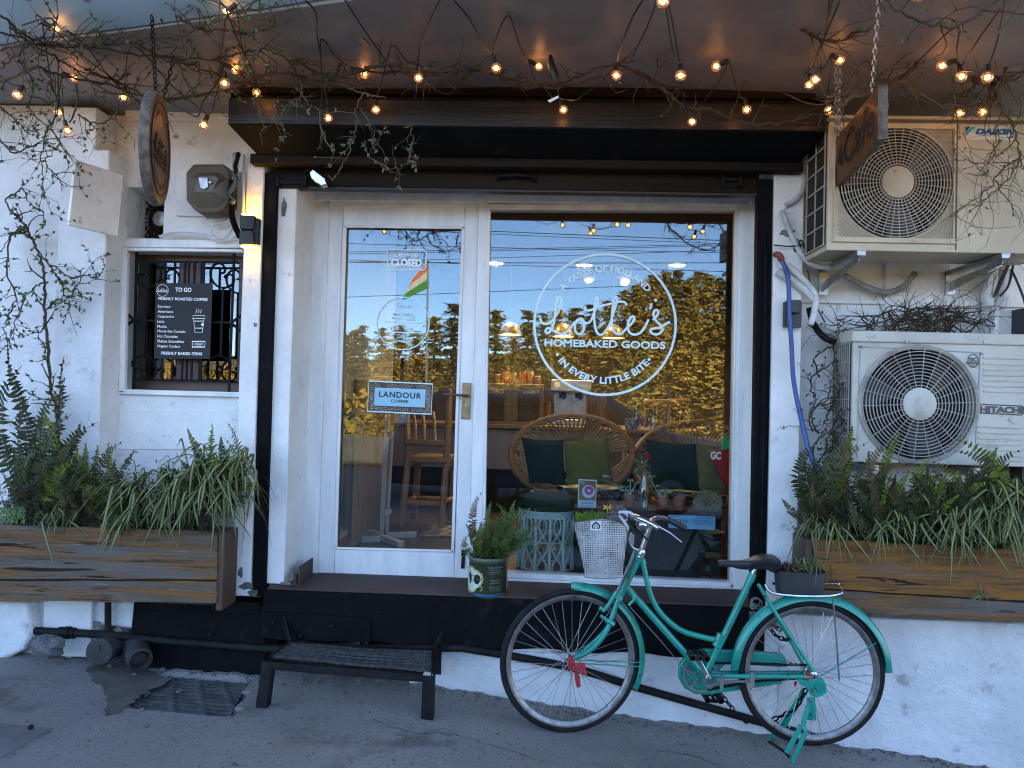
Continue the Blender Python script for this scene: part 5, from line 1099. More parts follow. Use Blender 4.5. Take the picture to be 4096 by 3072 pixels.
# drain grate of twisted bars
g0, g1, g2, g3 = [V((p.x,p.y,0)) for p in hole]       # near-left, near-right, far-right, far-left
dg = T('drain_grate', 'sunken drain grate of twisted iron bars beside the bench', 'drain grate', ((g0+g2)/2)+V((0,0,.06)))
gm_ = M('dusty_iron_bar', (.055,.052,.050), (.095,.090,.085), 8, .8, spec=.15, b=.5, bs=60)
for i in range(10):
    t = .06+.88*i/9; a = g0.lerp(g3, t); c = g1.lerp(g2, t); a.z = gz(a.x)-.022; c.z = gz(c.x)-.022
    b = MB(); n = 40; dirn = (c-a).normalized(); s1 = V((0,1,0)); s2 = dirn.cross(s1).normalized(); vs = []; fs = []
    for k in range(n+1):
        p = a.lerp(c, k/n); tw = k*.26+i*.45
        for j in range(6): an = tw+math.pi*2*j/6; r_ = .0155 if j % 3 else .020; vs.append(p+s1*r_*math.cos(an)+s2*r_*math.sin(an)*.9)
    for k in range(n):
        for j in range(6): fs.append((k*6+j,k*6+(j+1)%6,(k+1)*6+(j+1)%6,(k+1)*6+j))
    b.add(vs, fs); O('bar', b, gm_, dg)
b = MB(); 
for k, (a, c) in enumerate(((g0,g1),(g1,g2),(g2,g3),(g3,g0))):
    a = a.copy(); c = c.copy(); a.z = gz(a.x)-.05; c.z = gz(c.x)-.05; b.bar(a, c, .02, .03)
O('frame', b, gm_, dg)
b = MB(); b.prism([V((p.x,p.y,gz(p.x)-.062)) for p in (g0.lerp(g2,.02),g1.lerp(g3,.02),g2.lerp(g0,.02),g3.lerp(g1,.02))], (0,0,-.004)); O('drain_shade_slab', b, dark, dg)  # dark slab stands in for the shade below the bars
b = MB(); 
for q in (((572,2778),(602,2762),(598,2775),(578,2790)),((704,2768),(716,2756),(726,2762),(712,2774))): b.prism([PZ(x,y,gz(-2)-.005) for x,y in q], (0,.002,.003))
O('litter', b, M('pale_blue_scrap', (.12,.16,.22), r=.7), None, 'pale blue scraps of litter lying on the drain grate', 'litter')
# cover plate, left front
mh = [PZ(x,y,.19) for x,y in ((-140,2872),(208,2888),(0,3005),(-320,3020))]
b = MB(); b.prism([V((p.x,p.y,gz(p.x)+.002)) for p in mh], (0,0,.011)); mc = O('cover_plate', b, M('concrete_cover', (.17,.16,.15), (.12,.112,.105), 6, .8, b=.8, bs=70, spots=[(5,(.05,.035,.028),.62,.1)]), None, 'concrete cover plate set in the ground at the lower left corner', 'cover plate', bev=.004)
b = MB(); b.lathe(PZ(123,2910,.20), [(.012,-.006),(.012,.006),(.006,.010)], 10); O('lifting_ring', b, ironrust, mc)
R_ = random.Random(8); b = MB()
for i in range(900):
    x, y = R_.uniform(-2.6,2.7), (R_.uniform(2.4,4.02) if i < 300 else 4.07-abs(R_.gauss(0,.06))); s = R_.uniform(.003,.009) if R_.random() < .93 else .014; z = gsurf(x,y)
    b.ell((x,y,z+s*.3), (s,s*R_.uniform(.5,1),s*.6), 6, 4)
O('pebbles', b, M('grit', (.20,.185,.165), (.06,.055,.05), 60, .9), None, 'scattered grit and small stones on the road surface', 'grit', kind='stuff')

# ------------------------------------------------------------------ iron step bench
bn = T('step_bench', 'black iron step bench with twisted bar top in front of the door', 'bench', V((-.9,3.75,gz(-.9))))
BY = 3.69
def legb(q): 
    b = MB(); pts = [P(x,y,BY) for x,y in q]; b.prism(pts, (0,.012,0)); b.prism([pts[1]+V((0,.012,0)), pts[1]+V((-.010,.012,0)), pts[2]+V((-.010,.012,0)), pts[2]+V((0,.012,0))], (0,.05,0)); return b
O('leg', legb([(1047,2648),(1090,2650),(1064,2850),(1018,2850)]), ironrust, bn, bev=.002)
O('leg', legb([(1690,2704),(1736,2706),(1730,2908),(1682,2904)]), ironrust, bn, bev=.002)
b = MB(); b.slab([(1088,2650),(1690,2700),(1690,2730),(1088,2680)], BY-.002, .010); q = [P(1088,2650,BY),P(1690,2700,BY)]; b.prism([q[0],q[1],q[1]+V((0,.045,0)),q[0]+V((0,.045,0))], (0,0,-.006)); O('front_rail', b, ironrust, bn, bev=.002)
sl0 = P(1080,2630,BY+.01); sr0 = P(1728,2690,BY+.01); sl1 = P(1160,2572,3.99); sr1 = P(1732,2604,3.99)
for a, c, tp in ((sl0, sl1, P(1134,2466,4.05)), (sr0, sr1, P(1768,2528,4.05))):
    b = MB(); xs_ = a.x; b.prism([a+V((0,0,-.03)), a+V((0,0,.012)), V((c.x,3.99,c.z+.012)), tp, tp+V((0,0,-.06)), V((c.x,3.99,c.z-.03))], (.006 if a.x < 0 and a.x < -1 else -.006,0,0)); b.prism([a+V((.0,0,-.004)), V((c.x,3.99,c.z-.002)), tp+V((0,0,-.06)), tp+V((.045,0,-.06)), V((c.x+.045,3.99,c.z-.002)), a+V((.045,0,-.004))], (0,0,-.005)); O('side_bar', b, ironrust, bn)
for i in range(9):
    t = (i+.7)/9.2; a = sl0.lerp(sl1,t); c = sr0.lerp(sr1,t); m = (a+c)/2+V((0,0,-.008*math.sin(i*1.1)-.004)); b = MB(); pts = cat_rom([a,a.lerp(m,.5)+V((0,0,.003)),m,m.lerp(c,.5),c],10)
    b.tube(pts, [.0072*(1+.28*(1 if k % 2 else -1)) for k in range(len(pts))], 7); O('twisted_bar', b, M('twisted_iron', (.040,.038,.037), (.07,.067,.064), 20, .7, spec=.2) if i == 0 else bpy.data.materials['twisted_iron'], bn)
b = MB(); b.bar(sl1, sr1, .03, .01); O('rear_rail', b, ironrust, bn)
for lt in (.33,.66):
    b = MB(); b.bar(sl0.lerp(sr0,lt)+V((0,0,-.014)), sl1.lerp(sr1,lt)+V((0,0,-.014)), .02, .008); O('cross_rail', b, ironrust, bn)

# ------------------------------------------------------------------ painted tin with fern
tn = T('tin_planter', 'green printed tin reused as a plant pot on the step', 'plant pot', P(1950,2375,4.16))
ty = 4.16; tc = P(1949,2378,ty); tr = px(76,ty); th = P(1949,2222,ty).z-tc.z
tin = M('green_printed_tin', (.045,.055,.03), (.025,.032,.018), 60, .35, lo=.45, hi=.55)
b = MB(); b.lathe(tc, [(tr*.97,0),(tr,.006),(tr,th-.012),(tr*1.03,th-.008),(tr*1.03,th),(tr*.96,th),(tr*.95,th-.03)], 40, cap=False); b.lathe(tc, [(tr*.97,0),(tr*.97,.001)], 30); O('body', b, tin, tn)
b = MB(); b.lathe(tc, [(tr*.95,th-.035),(tr*.95,th-.03)], 24); O('earth', b, soil, tn)
b = MB(); b.lathe(tc, [(tr*1.032,th-.02),(tr*1.05,th-.012),(tr*1.05,th-.002),(tr*1.02,th+.002)], 40, cap=False); O('rim', b, M('green_tin_rim', (.07,.10,.055), r=.35), tn)
b = MB(); b.lathe(tc, [(tr*1.006,.012),(tr*1.006,.026)], 40, cap=False); O('blue_band', b, M('tin_blue', (.02,.10,.20), r=.4), tn)
def on_tin(u, v, off=.0015):                     # u in tin widths from the centre line seen, v height fraction
    a = -math.pi/2-.04+u*math.pi/2; return V((tc.x+(tr+off)*math.cos(a), tc.y+(tr+off)*math.sin(a), tc.z+v*th))
b = MB(); n = 18; o_ = []
for i in range(n): an = 2*math.pi*i/n; r_ = 1+.12*math.sin(3*an+1); o_.append(on_tin(-.50+.34*r_*math.cos(an), .46+.29*r_*math.sin(an)))
b.add([on_tin(-.50,.46)]+o_, [(0,1+i,1+(i+1)%n) for i in range(n)]); O('label_panel', b, M('tin_cream_label', (.55,.60,.50), (.42,.52,.48), 20, .4), tn, sm=False)
b = MB(); b.tube([on_tin(-.50+.36*(1+.12*math.sin(3*2*math.pi*i/48+1)+.05*math.sin(9*2*math.pi*i/48))*math.cos(2*math.pi*i/48), .46+.31*(1+.12*math.sin(3*2*math.pi*i/48+1)+.05*math.sin(9*2*math.pi*i/48))*math.sin(2*math.pi*i/48), .002) for i in range(48)], .0035, 5, closed=True)
for sx in (-.2,.92):
    for k in range(3): b.tube(cat_rom([on_tin(sx+.02,.2+.16*k,.002),on_tin(sx+.09,.24+.16*k,.002),on_tin(sx+.06,.32+.16*k,.002),on_tin(sx+.0,.30+.16*k,.002)],4), .0028, 4)
O('gilt_scrolls', b, M('tin_gold', (.45,.38,.10), r=.4), tn)
def tin_text(b, s, u0, u1, v0, v1, bold=.0, sh=0):
    v, f = glyph(s, bold, sh); lo, hi = v.min(0), v.max(0)
    b.add([on_tin(u0+(a-lo[0])/(hi[0]-lo[0])*(u1-u0), v0+(c-lo[1])/(hi[1]-lo[1])*(v1-v0), .0022) for a, c, q in v], f)
b = MB(); tin_text(b,'Panettone',-.70,-.30,.53,.59,.0,.35); tin_text(b,'Chocolate',-.64,-.28,.40,.455,.0,.35); O('dark_lettering', b, M('tin_ink', (.02,.03,.04), r=.4), tn)
b = MB(); tin_text(b,'Panettone Chocolate',.06,.56,.77,.82,0,.35)
for k, s in enumerate(('The soft Christmas cake','ancient Italian tradition','and speciality of bakers')): tin_text(b,s,.10,.52,.71-.045*k,.74-.045*k)
tin_text(b,'Panettone',.14,.50,.45,.50,0,.35); tin_text(b,'al Cioccolato',.14,.50,.39,.43,0,.35)
for k, s in enumerate(('The flavour of Christmas','Selected in the types of','in the flavour of Panettone')): tin_text(b,s,.12,.54,.30-.045*k,.33-.045*k)
O('pale_lettering', b, M('tin_pale_ink', (.55,.55,.42), r=.4), tn)
fern('bushy green fern growing out of the printed tin on the step', (1950,2236), [(1909,1968,'x',.8),(1963,2000),(2004,2012),(2055,1990),(2135,2022),(2052,2042),(2146,2080),(1856,2098),(2142,2172),(2138,2148),(1880,2150),(1925,2085),(2085,2075),(1990,2060),(2100,2110),(2020,2090),(1875,2120)], 14, (120,150), ty, 51, 'potted ferns', 't')

# ------------------------------------------------------------------ bicycle
KY = 3.78
bk = T('bicycle', 'old turquoise step through bicycle parked on its stand along the step', 'bicycle', V((.8,KY,gz(.8))))
def Q(x, y, o=0): return P(x, y, KY+o)
def tubes(name, runs, r, mt=teal, par=None, n=10, o=0, k=6, lab=None):
    b = MB()
    for run in runs:
        rr = r
        if isinstance(run[-1], (int,float)): rr = run[-1]; run = run[:-1]
        c = cat_rom([Q(*p) if len(p) == 2 else P(p[0],p[1],KY+p[2]) for p in run], k); b.tube(c, rr, n)
    if name in ('mudguard_stay','brake_rod','brake_linkage','brake_stirrup'): return OS(name, b, mt, par or bk)
    return O(name, b, mt, par or bk, label=lab)
def wheel(cx, cy, rad, yaw, red, vert=1.0):
    c = Q(cx, cy); R_ = px(rad, KY); ca, sa = math.cos(yaw), math.sin(yaw)
    def pt(r_, a, o=0): return c+V((r_*math.cos(a)*ca-o*sa, r_*math.cos(a)*sa+o*ca, r_*math.sin(a)))
    b = MB(); ax = V((-sa,ca,0)); b.lathe(c-ax*.045, [(.008,-.01),(.008,.0),(.018,.005),(.02,.012),(.013,.02),(.013,.07),(.02,.078),(.018,.085),(.008,.09),(.008,.10)], 14, ax)
    w_ = O('wheel', b, chrome, bk)
    tw_ = .0155; b = MB(); N = 72; vs = []; fs = []; prof = [(math.cos(2*math.pi*k/10)*tw_, math.sin(2*math.pi*k/10)*tw_) for k in range(10)]
    for i in range(N):
        a = 2*math.pi*i/N
        for k, (u, v) in enumerate(prof): vs.append(pt(R_-tw_+u*(1+.05*(i % 2 and k in (9,0,1))), a, v))
    for i in range(N):
        for k in range(10): fs.append((i*10+k,((i+1)%N)*10+k,((i+1)%N)*10+(k+1)%10,i*10+(k+1)%10))
    b.add(vs, fs); O('tyre', b, rubber, w_)
    b = MB(); vs = []; fs = []; prof = [(-.006,.015),(0,.015),(-.002,.009),(-.018,.010),(-.021,.005),(-.021,-.005),(-.018,-.010),(-.002,-.009),(0,-.015),(-.006,-.015),(-.016,-.012),(-.026,-.005),(-.026,.005),(-.016,.012)]
    Rr = R_-2*tw_+.003; m = len(prof)
    for i in range(N):
        for u, v in prof: vs.append(pt(Rr+u, 2*math.pi*i/N, v))
    for i in range(N):
        for k in range(m): fs.append((i*m+k,((i+1)%N)*m+k,((i+1)%N)*m+(k+1)%m,i*m+(k+1)%m))
    b.add(vs, fs); O('rim', b, rimmetal, w_)
    b = MB()
    for i in range(36):
        a = 2*math.pi*i/36; s = 1 if i % 2 else -1; tng = (1 if (i//2) % 2 else -1)*1.15
        b.tube([pt(.018, a+tng, s*.032), pt(Rr-.022, a, s*.003)], .0014, 4)
    O('spokes', b, steel, w_)
    if red:
        b = MB()
        for d0, l_, w0 in ((1.9,.05,.022),(.1,.055,.022),(-.4,.07,.014),(-1.3,.10,.016),(2.9,.03,.02)):
            d = V((math.cos(d0),0,math.sin(d0))); s = V((-d.z,0,d.x)); p = c+V((.015,-.062,-.01)); b.prism([p, p+d*l_*.5+s*w0+V((0,-.008,0)), p+d*l_+s*w0*.5, p+d*l_-s*w0*.7+V((0,-.004,0)), p+d*l_*.5-s*w0*.6+V((0,-.012,0))], (0,.0012,0))
        O('ribbon', b, M('red_ribbon', (.42,.012,.022), (.30,.01,.015), 20, .55), w_)
    return pt, R_, w_
fpt, FRd, fw = wheel(2282,2640,283,.20,True)
rpt, RRd, rw_ = wheel(3245,2690,283,.0,False)
b = MB(); c = Q(3240,2708,-.07)
for d0, l_ in ((2.2,.03),(-2.3,.045),(.3,.02)): d = V((math.cos(d0),0,math.sin(d0))); s = V((-d.z,0,d.x)); b.prism([c,c+d*l_*.5+s*.01,c+d*l_,c+d*l_*.6-s*.012], (0,.002,0))
b.prism([Q(3176,2728,-.06),Q(3190,2722,-.06),Q(3188,2740,-.06),Q(3178,2748,-.06)], (0,.002,0)); O('hub_ribbon', b, bpy.data.materials['red_ribbon'], bk, label='red ribbon scrap at the rear hub')
def fender(pt, R0, a0, a1, wd, nm):
    b = MB(); n = 44; prof = [(-.030,-wd),(-.012,-wd*.85),(.0,-wd*.45),(.004,0),(.0,wd*.45),(-.012,wd*.85),(-.030,wd)]; m = len(prof); vs = []
    for i in range(n+1):
        a = a0+(a1-a0)*i/n; e = math.sin(math.pi*min(1,max(.06,min(i/n,1-i/n)*14))/2) if i < 3 or i > n-3 else 1
        for u, v in prof: vs.append(pt(R0+u, a, v*e))
        for u, v in prof: vs.append(pt(R0+u-.003, a, v*.93*e))
    fs = []
    for i in range(n):
        o = i*2*m; q = o+2*m
        for k in range(m-1): fs += [(o+k,o+k+1,q+k+1,q+k),(o+m+k,q+m+k,q+m+k+1,o+m+k+1)]
        fs += [(o,q,q+m,o+m),(o+m-1,o+2*m-1,q+2*m-1,q+m-1)]
    b.add(vs, fs); return O(nm, b, teal, bk)
D_ = math.radians
fender(fpt, FRd+.027, D_(91), D_(-25), .027, 'front_mudguard')
fender(rpt, FRd+.032, D_(181), D_(2), .029, 'rear_mudguard')
fr_ = tubes('frame', [[(2557,2226),(2474,2392),.0195], [(2567,2236),(2579,2285),(2597,2362),(2628,2432),(2674,2484),(2731,2524),(2805,2547),(2870,2561),.0135], [(2507,2350),(2640,2500),(2766,2642),(2812,2699),.0165], [(3006,2306),(2940,2450),(2828,2682),.0165], [(3034,2338,-.02),(3120,2480,-.05),(3254,2684,-.06),.0095], [(3034,2338,.02),(3110,2470,.05),(3225,2680,.06),.0085], [(2838,2703,-.03),(2960,2705,-.055),(3250,2707,-.06),.0115], [(2845,2690,.03),(2960,2692,.05),(3230,2690,.06),.010]], .015)
b = MB()
for a, c, r_ in (((2562,2216),(2552,2236),.023),((2478,2384),(2470,2400),.023),((2858,2556),(2886,2566),.0165),((2884,2536),(2864,2584),.0195),((3012,2294),(2998,2326),.019),((2568,2240),(2573,2258),.017)): b.tube([Q(*a),Q(*c)], r_, 12)
b.lathe(Q(2822,2700,-.04), [(.021,0),(.021,.08)], 16, (0,1,0)); OS('lug', b, teal, fr_)
fk = tubes('fork', [[(2472,2396,-.034),(2440,2490,-.042),(2420,2533,-.046),(2392,2571,-.05),(2350,2608,-.055),(2294,2634,-.058),.0125], [(2472,2396,.034),(2440,2490,.042),(2405,2540,.05),(2350,2590,.055),(2294,2634,.058),.0115], [(2476,2392,-.034),(2476,2390,.034),.017]], .012, k=5)
tubes('mudguard_stay', [[(2290,2652,-.06),(2580,2668,-.03)], [(2300,2640,.05),(2560,2650,.03)], [(3270,2712,-.055),(3505,2572,-.03)]], .0028, teal, k=2, n=6)
tubes('brake_rod', [[(2548,2226,-.026),(2518,2300,-.03),(2507,2360,-.03),.005], [(2540,2200,-.03),(2490,2320,-.034),(2452,2400,-.036),(2425,2440,-.04),.006]], .005, chrome, k=4, n=7)
tubes('brake_stirrup', [[(2466,2365,-.04),(2432,2420,-.045),(2408,2445,-.045),.009], [(2398,2430,-.05),(2420,2444,-.05),.009], [(2402,2462,-.05),(2440,2490,-.05),.008], [(2425,2480,-.052),(2455,2498,-.045),.013], [(2525,2365,-.03),(2536,2395,-.035),(2515,2420,-.03),.008]], .008, teal, k=3, n=8)
tubes('brake_cable', [[(2520,2428,-.03),(2640,2560,-.03),(2790,2740,-.035)]], .0022, steel, k=2, n=5)
# steering: stem, bars, grips, levers, bell lamp
hb = tubes('handlebar', [[(2558,2224),(2596,2115),(2600,2098),.0135], [(2600,2098),(2570,2082,-.08),(2530,2072,-.14),(2532,2064,-.20),(2565,2075,-.27),(2632,2110,-.30),.0115], [(2600,2098),(2606,2082,.06),(2640,2070,.12),(2670,2078,.18),.0115]], .012, chrome, k=6)
tubes('grip', [[(2668,2076,.18),(2740,2112,.22)]], .016, grey_d, hb, k=2); tubes('grip', [[(2612,2099,-.29),(2634,2112,-.303)]], .0135, chrome, hb, k=2)
tubes('brake_lever', [[(2636,2108,-.28),(2680,2132,-.27),.0045], [(2680,2132,-.27),(2726,2169,-.26),.0032]], .004, chrome, hb, k=3, n=6)
tubes('brake_lever', [[(2532,2102,-.1),(2560,2130,-.06),(2590,2160,-.04),.005]], .005, iron, hb, k=4, n=6)
b = MB(); b.lathe(Q(2556,2232), [(.022,0),(.024,.01),(.02,.02),(.023,.03),(.017,.045)], 16, (_r*.36+V((0,0,.93)))); O('headset', b, chrome, hb)
b = MB(); b.ell(Q(2567,2098,-.10), (.030,.035,.030), 14, 9); b.tube([Q(2567,2098,-.1),Q(2590,2105,-.03)], .008, 6); O('bell', b, chrome, hb)
b = MB(); b.slab([(2522,2140),(2538,2140),(2536,2180),(2518,2176)], KY-.05, .012); b.tube(cat_rom([Q(2525,2130,-.04),Q(2518,2160,-.045),Q(2530,2190,-.04),Q(2552,2200,-.03)],4), .006, 6); O('lamp_bracket', b, steel, hb)
# saddle
b = MB(); n = 22; vs = []; fs = []; m = 12
for i in range(n+1):
    t = i/n; x = 2872+t*230; w_ = .026+.085*max(0,(t-.42)/.58)**.9*(1 if t < .93 else 1-(t-.93)*3.5) if t > .42 else .026*math.sin(math.pi*.5*min(1,t/.10+.2))
    ytop = 2243-18*math.sin(math.pi*min(1,t*1.2))*0+ (2232-2243)*min(1,t*3)+(-14)*max(0,(t-.35)/.65)*(1 if t < .9 else .6); dpt = .018+.055*max(0,(t-.25))**.8*(1 if t < .85 else 1+(t-.85)*1.2)
    p = Q(x, ytop); p.z += -.012*math.sin(math.pi*min(1,max(0,(t-.1)/.6)))
    for k in range(m):
        a = 2*math.pi*k/m; sx = math.cos(a); sz = math.sin(a); vs.append(p+V((0, sx*w_*(1 if sz > -.3 else .75), (sz*.014-.014) if sz > 0 else sz*dpt-.014)))
for i in range(n):
    for k in range(m): fs.append((i*m+k,i*m+(k+1)%m,(i+1)*m+(k+1)%m,(i+1)*m+k))
fs += [tuple(range(m)), tuple(range(n*m,n*m+m))]; b.add(vs, fs)
O('saddle', b, M('black_saddle_cover', (.016,.016,.018), (.028,.028,.03), 6, .42, b=.3, bs=20, bd=.005), bk, ang=70)
tubes('seat_post', [[(3004,2310),(3022,2270)]], .0125, chrome, k=2)
# cranks, chainwheel, guard
b = MB(); q = [(2820,2598),(2990,2606),(3128,2616),(3142,2628),(3150,2655),(3148,2670),(3090,2668),(2990,2660),(2900,2660),(2860,2700),(2880,2730),(3000,2726),(3133,2712),(3128,2736),(2960,2762),(2830,2780),(2782,2778),(2738,2755),(2713,2712),(2716,2664),(2745,2625)]
b.slab(q, KY+.045, .03); O('chain_guard', b, teal, bk, bev=.006, seg=3)
b = MB(); cc = Q(2800,2700,.03); ring(b, cc, px(64,KY), .006, cc.y, 40)
for k in range(5): an = 2*math.pi*k/5+.3; b.bar(cc+V((math.cos(an)*.02,0,math.sin(an)*.02)), cc+V((math.cos(an)*px(62,KY),0,math.sin(an)*px(62,KY))), .014, .004, (0,1,0))
for k in range(44): an = 2*math.pi*k/44; b.box(cc+V((math.cos(an)*px(67,KY)-.003,-.003,math.sin(an)*px(67,KY)-.003)), cc+V((math.cos(an)*px(67,KY)+.003,.003,math.sin(an)*px(67,KY)+.003)))
O('chainwheel', b, steel, bk)
b = MB(); b.bar(Q(2838,2722,-.085), Q(2796,2640,-.085), .020, .012, (0,1,0)); b.lathe(Q(2834,2716,-.10), [(.014,0),(.014,.12)], 14, (0,1,0)); b.bar(Q(2812,2690,.085), Q(2850,2780,.085), .018, .012, (0,1,0)); b.lathe(Q(2796,2640,-.095), [(.013,0),(.013,.02)], 12, (0,1,0)); O('crank', b, chrome, bk, bev=.003)
for x, y, o in ((2794,2622,-.135),(2852,2790,.13)):
    b = MB(); c = Q(x,y,o); b.box(c+V((-.045,-.045,-.012)), c+V((-.025,.045,.014))); b.box(c+V((.02,-.045,-.014)), c+V((.04,.045,.012))); b.lathe(c+V((0,-.045,0)), [(.008,0),(.008,.09)], 10, (0,1,0))
    for s in (-.045,.041): b.box(c+V((-.048,s,-.01)), c+V((.044,s+.004,.01)))
    O('pedal', b, ironrust, bk, bev=.002)
tubes('brake_linkage', [[(2830,2745,-.06),(2900,2728,-.06),(3010,2726,-.06),.006], [(2890,2700,-.06),(2886,2760,-.06),.009], [(3012,2690,-.065),(3008,2750,-.065),.010]], .006, steel, k=2, n=7)
ch = MB(); 
def chain_run(mb, pts, r=.0035, ln=.03):
    c = [Q(*p) for p in pts]
    for a, d in zip(c, c[1:]): chain_pts(mb, a, d, r, ln)
chain_run(ch, [(2860,2652,.03),(3000,2655,.03),(3225,2660,.03)], .004, .014); chain_run(ch, [(2830,2760,.03),(3010,2725,.03),(3225,2712,.03)], .004, .014); O('drive_chain', ch, ironrust, bk, kind='stuff')
lk = T('lock_chain', 'rusty security chain and padlock looped through the rear wheel of the bicycle', 'chain lock', Q(3080,2900,.08))
ch = MB(); chain_run(ch, [(3078,2508,.04),(3100,2540,.03),(3135,2558,-.02),(3155,2558,-.06)], .0042, .034); chain_run(ch, [(3030,2450,.05),(3090,2500,.04),(3120,2520,.02)], .0042, .034); chain_run(ch, [(3226,2755,.02),(3180,2840,.03),(3090,2880,.05)], .0042, .034); chain_run(ch, [(2880,2772,.05),(2950,2860,.08),(2990,2890,.09)], .0042, .034); O('chain', ch, ironrust, lk, kind='stuff')
b = MB(); b.slab([(3000,2450),(3026,2450),(3026,2490),(3000,2492)], KY+.05, .02); ring(b, Q(3013,2425,.05), .013, .004, KY+.05, 20); ring(b, Q(3022,2408,.05), .022, .003, KY+.05, 20); ring(b, Q(3028,2416,.055), .026, .0025, KY+.055, 20); O('padlock', b, steel, lk, bev=.003)
# rack
rk_ = tubes('rear_rack', [[(3060,2338,-.05),(3075,2362,-.06),(3110,2376,-.07),(3200,2384,-.075),(3310,2384,-.075),(3362,2374,-.07),(3372,2360,-.04),(3366,2346,.03),(3345,2334,.06),(3200,2338,.07),(3090,2334,.06),.0065], [(3330,2384,-.075),(3346,2560,-.075),(3357,2722,-.075),.0042], [(3200,2384,-.07),(3200,2340,.07),.005], [(3110,2376,-.07),(3120,2340,.06),.005]], .006, chrome, k=5, n=7)
# kickstand
b = MB(); Kd = -.085
b.slab([(3192,2716),(3240,2726),(3290,2712),(3303,2734),(3308,2770),(3286,2786),(3262,2790),(3240,2778),(3225,2750),(3196,2736)], KY+Kd, .006)
b.slab([(3228,2790),(3262,2788),(3266,2880),(3258,2884),(3230,2880),(3227,2860)], KY+Kd-.006, .006)
ring(b, Q(3282,2748,Kd-.005), .016, .006, KY+Kd-.005, 18)
for pts in ([(3232,2824),(3212,2900),(3225,2924),(3163,3058)], [(3206,2900),(3145,3012)]):
    for a, c in zip(pts, pts[1:]): b.bar(Q(a[0],a[1],Kd-.01), Q(c[0],c[1],Kd-.02), .022, .010, (0,1,0))
for pts in ([(3214,2752),(3112,2912),(3078,2966)], [(3222,2770),(3132,2912)]):
    for a, c in zip(pts, pts[1:]): b.bar(Q(a[0],a[1],.09), Q(c[0],c[1],.11), .020, .008, (0,1,0))
OS('stand', b, teal, bk, bev=.002)
b = MB(); b.bar(Q(3076,2966,.11), Q(3142,3010,-.09), .014, .008); b.bar(Q(3142,3010,-.09), Q(3158,3030,-.10), .014, .008); O('stand_bar', b, ironrust, bk)
b = MB()
for x, y in ((3266,2706),(3256,2760),(3244,2800),(3248,2858)): b.lathe(Q(x,y,Kd-.006), [(.008,0),(.008,.008),(.004,.014)], 8, (0,-1,0))
OS('bolt', b, steel, bk)
# front basket
bsk = T('bicycle_basket', 'battered pale wire mesh basket on the front of the bicycle', 'basket', Q(2412,2308,-.06))
b = MB(); by0, by1 = KY-.17, KY+.08
rimp = [(2294,2094),(2330,2088),(2409,2078),(2460,2088),(2514,2108)]; botp = [(2341,2306),(2380,2311),(2416,2312),(2452,2311),(2490,2306)]
rows = 12; vs = []; fs = []
def wall(Ya, Yb, K, flip=0):
    vs = []; nx = 4*6
    for j in range(rows+1):
        t = j/rows
        for i in range(nx+1):
            s = i/nx*4; k = min(3,int(s)); f_ = s-k; tx = rimp[k][0]*(1-f_)+rimp[k+1][0]*f_; ty_ = rimp[k][1]*(1-f_)+rimp[k+1][1]*f_; bx = botp[k][0]*(1-f_)+botp[k+1][0]*f_; by_ = botp[k][1]*(1-f_)+botp[k+1][1]*f_
            bul = -.012*math.sin(math.pi*i/nx)*math.sin(math.pi*(1-t)**.7); e = min(1, min(i, nx-i)/3.0); e = math.sqrt(1-(1-e)**2)
            vs.append(P(tx+(bx-tx)*(t+.10*t*(1-t)), ty_+(by_-ty_)*t, (Ya if not flip else Yb)+(bul if not flip else -bul)+(.05*(1-e) if not flip else -.05*(1-e))))
    return vs, [(j*(nx+1)+i,j*(nx+1)+i+1,(j+1)*(nx+1)+i+1,(j+1)*(nx+1)+i) for j in range(rows) for i in range(nx)], nx
v1, f1, nx = wall(by0, by1, 0); v2, f2, nx = wall(by0, by1, 0, 1); o_ = len(v1)
b.add(v1+v2, f1+[tuple(i+o_ for i in f) for f in f2]+[(j*(nx+1)+e, (j+1)*(nx+1)+e, (j+1)*(nx+1)+e+o_, j*(nx+1)+e+o_) for j in range(rows) for e in (0,nx)]+[(rows*(nx+1)+i, rows*(nx+1)+i+1, rows*(nx+1)+i+1+o_, rows*(nx+1)+i+o_) for i in range(nx)])
# expanded-metal mesh: the holes are far below a pixel wide, so they are cut by a procedural pattern
meshm = M('painted_wire_mesh', (.60,.60,.585), (.36,.35,.335), 9, .5, spots=[(11,(.16,.11,.08),.64,.07),(34,(.05,.045,.04),.62,.04),(20,(.82,.82,.82),.64,.05)])
nt = meshm.node_tree; nn = nt.nodes; LL = nt.links.new
vo = nn.new('ShaderNodeTexVoronoi'); vo.feature = 'DISTANCE_TO_EDGE'; vo.inputs['Scale'].default_value = 120; vo.inputs['Randomness'].default_value = .15; tcx = nn.new('ShaderNodeTexCoord'); mpx = nn.new('ShaderNodeMapping'); mpx.inputs['Scale'].default_value = (1,.001,.8); LL(tcx.outputs['Object'], mpx.inputs[0]); LL(mpx.outputs[0], vo.inputs['Vector'])
gt = nn.new('ShaderNodeMath'); gt.operation = 'LESS_THAN'; gt.inputs[1].default_value = .15; LL(vo.outputs['Distance'], gt.inputs[0]); LL(gt.outputs[0], nn['Principled BSDF'].inputs['Alpha'])
O('mesh_body', b, meshm, bsk, ang=60)
b = MB(); 
rl = cat_rom([P(x,y,by0+.045 if i in (0,4) else by0) for i,(x,y) in enumerate(rimp)]+[P(x,y,by1-.045 if i in (0,4) else by1) for i,(x,y) in reversed(list(enumerate(rimp)))], 5, True); b.tube(rl, .0042, 6, closed=True)
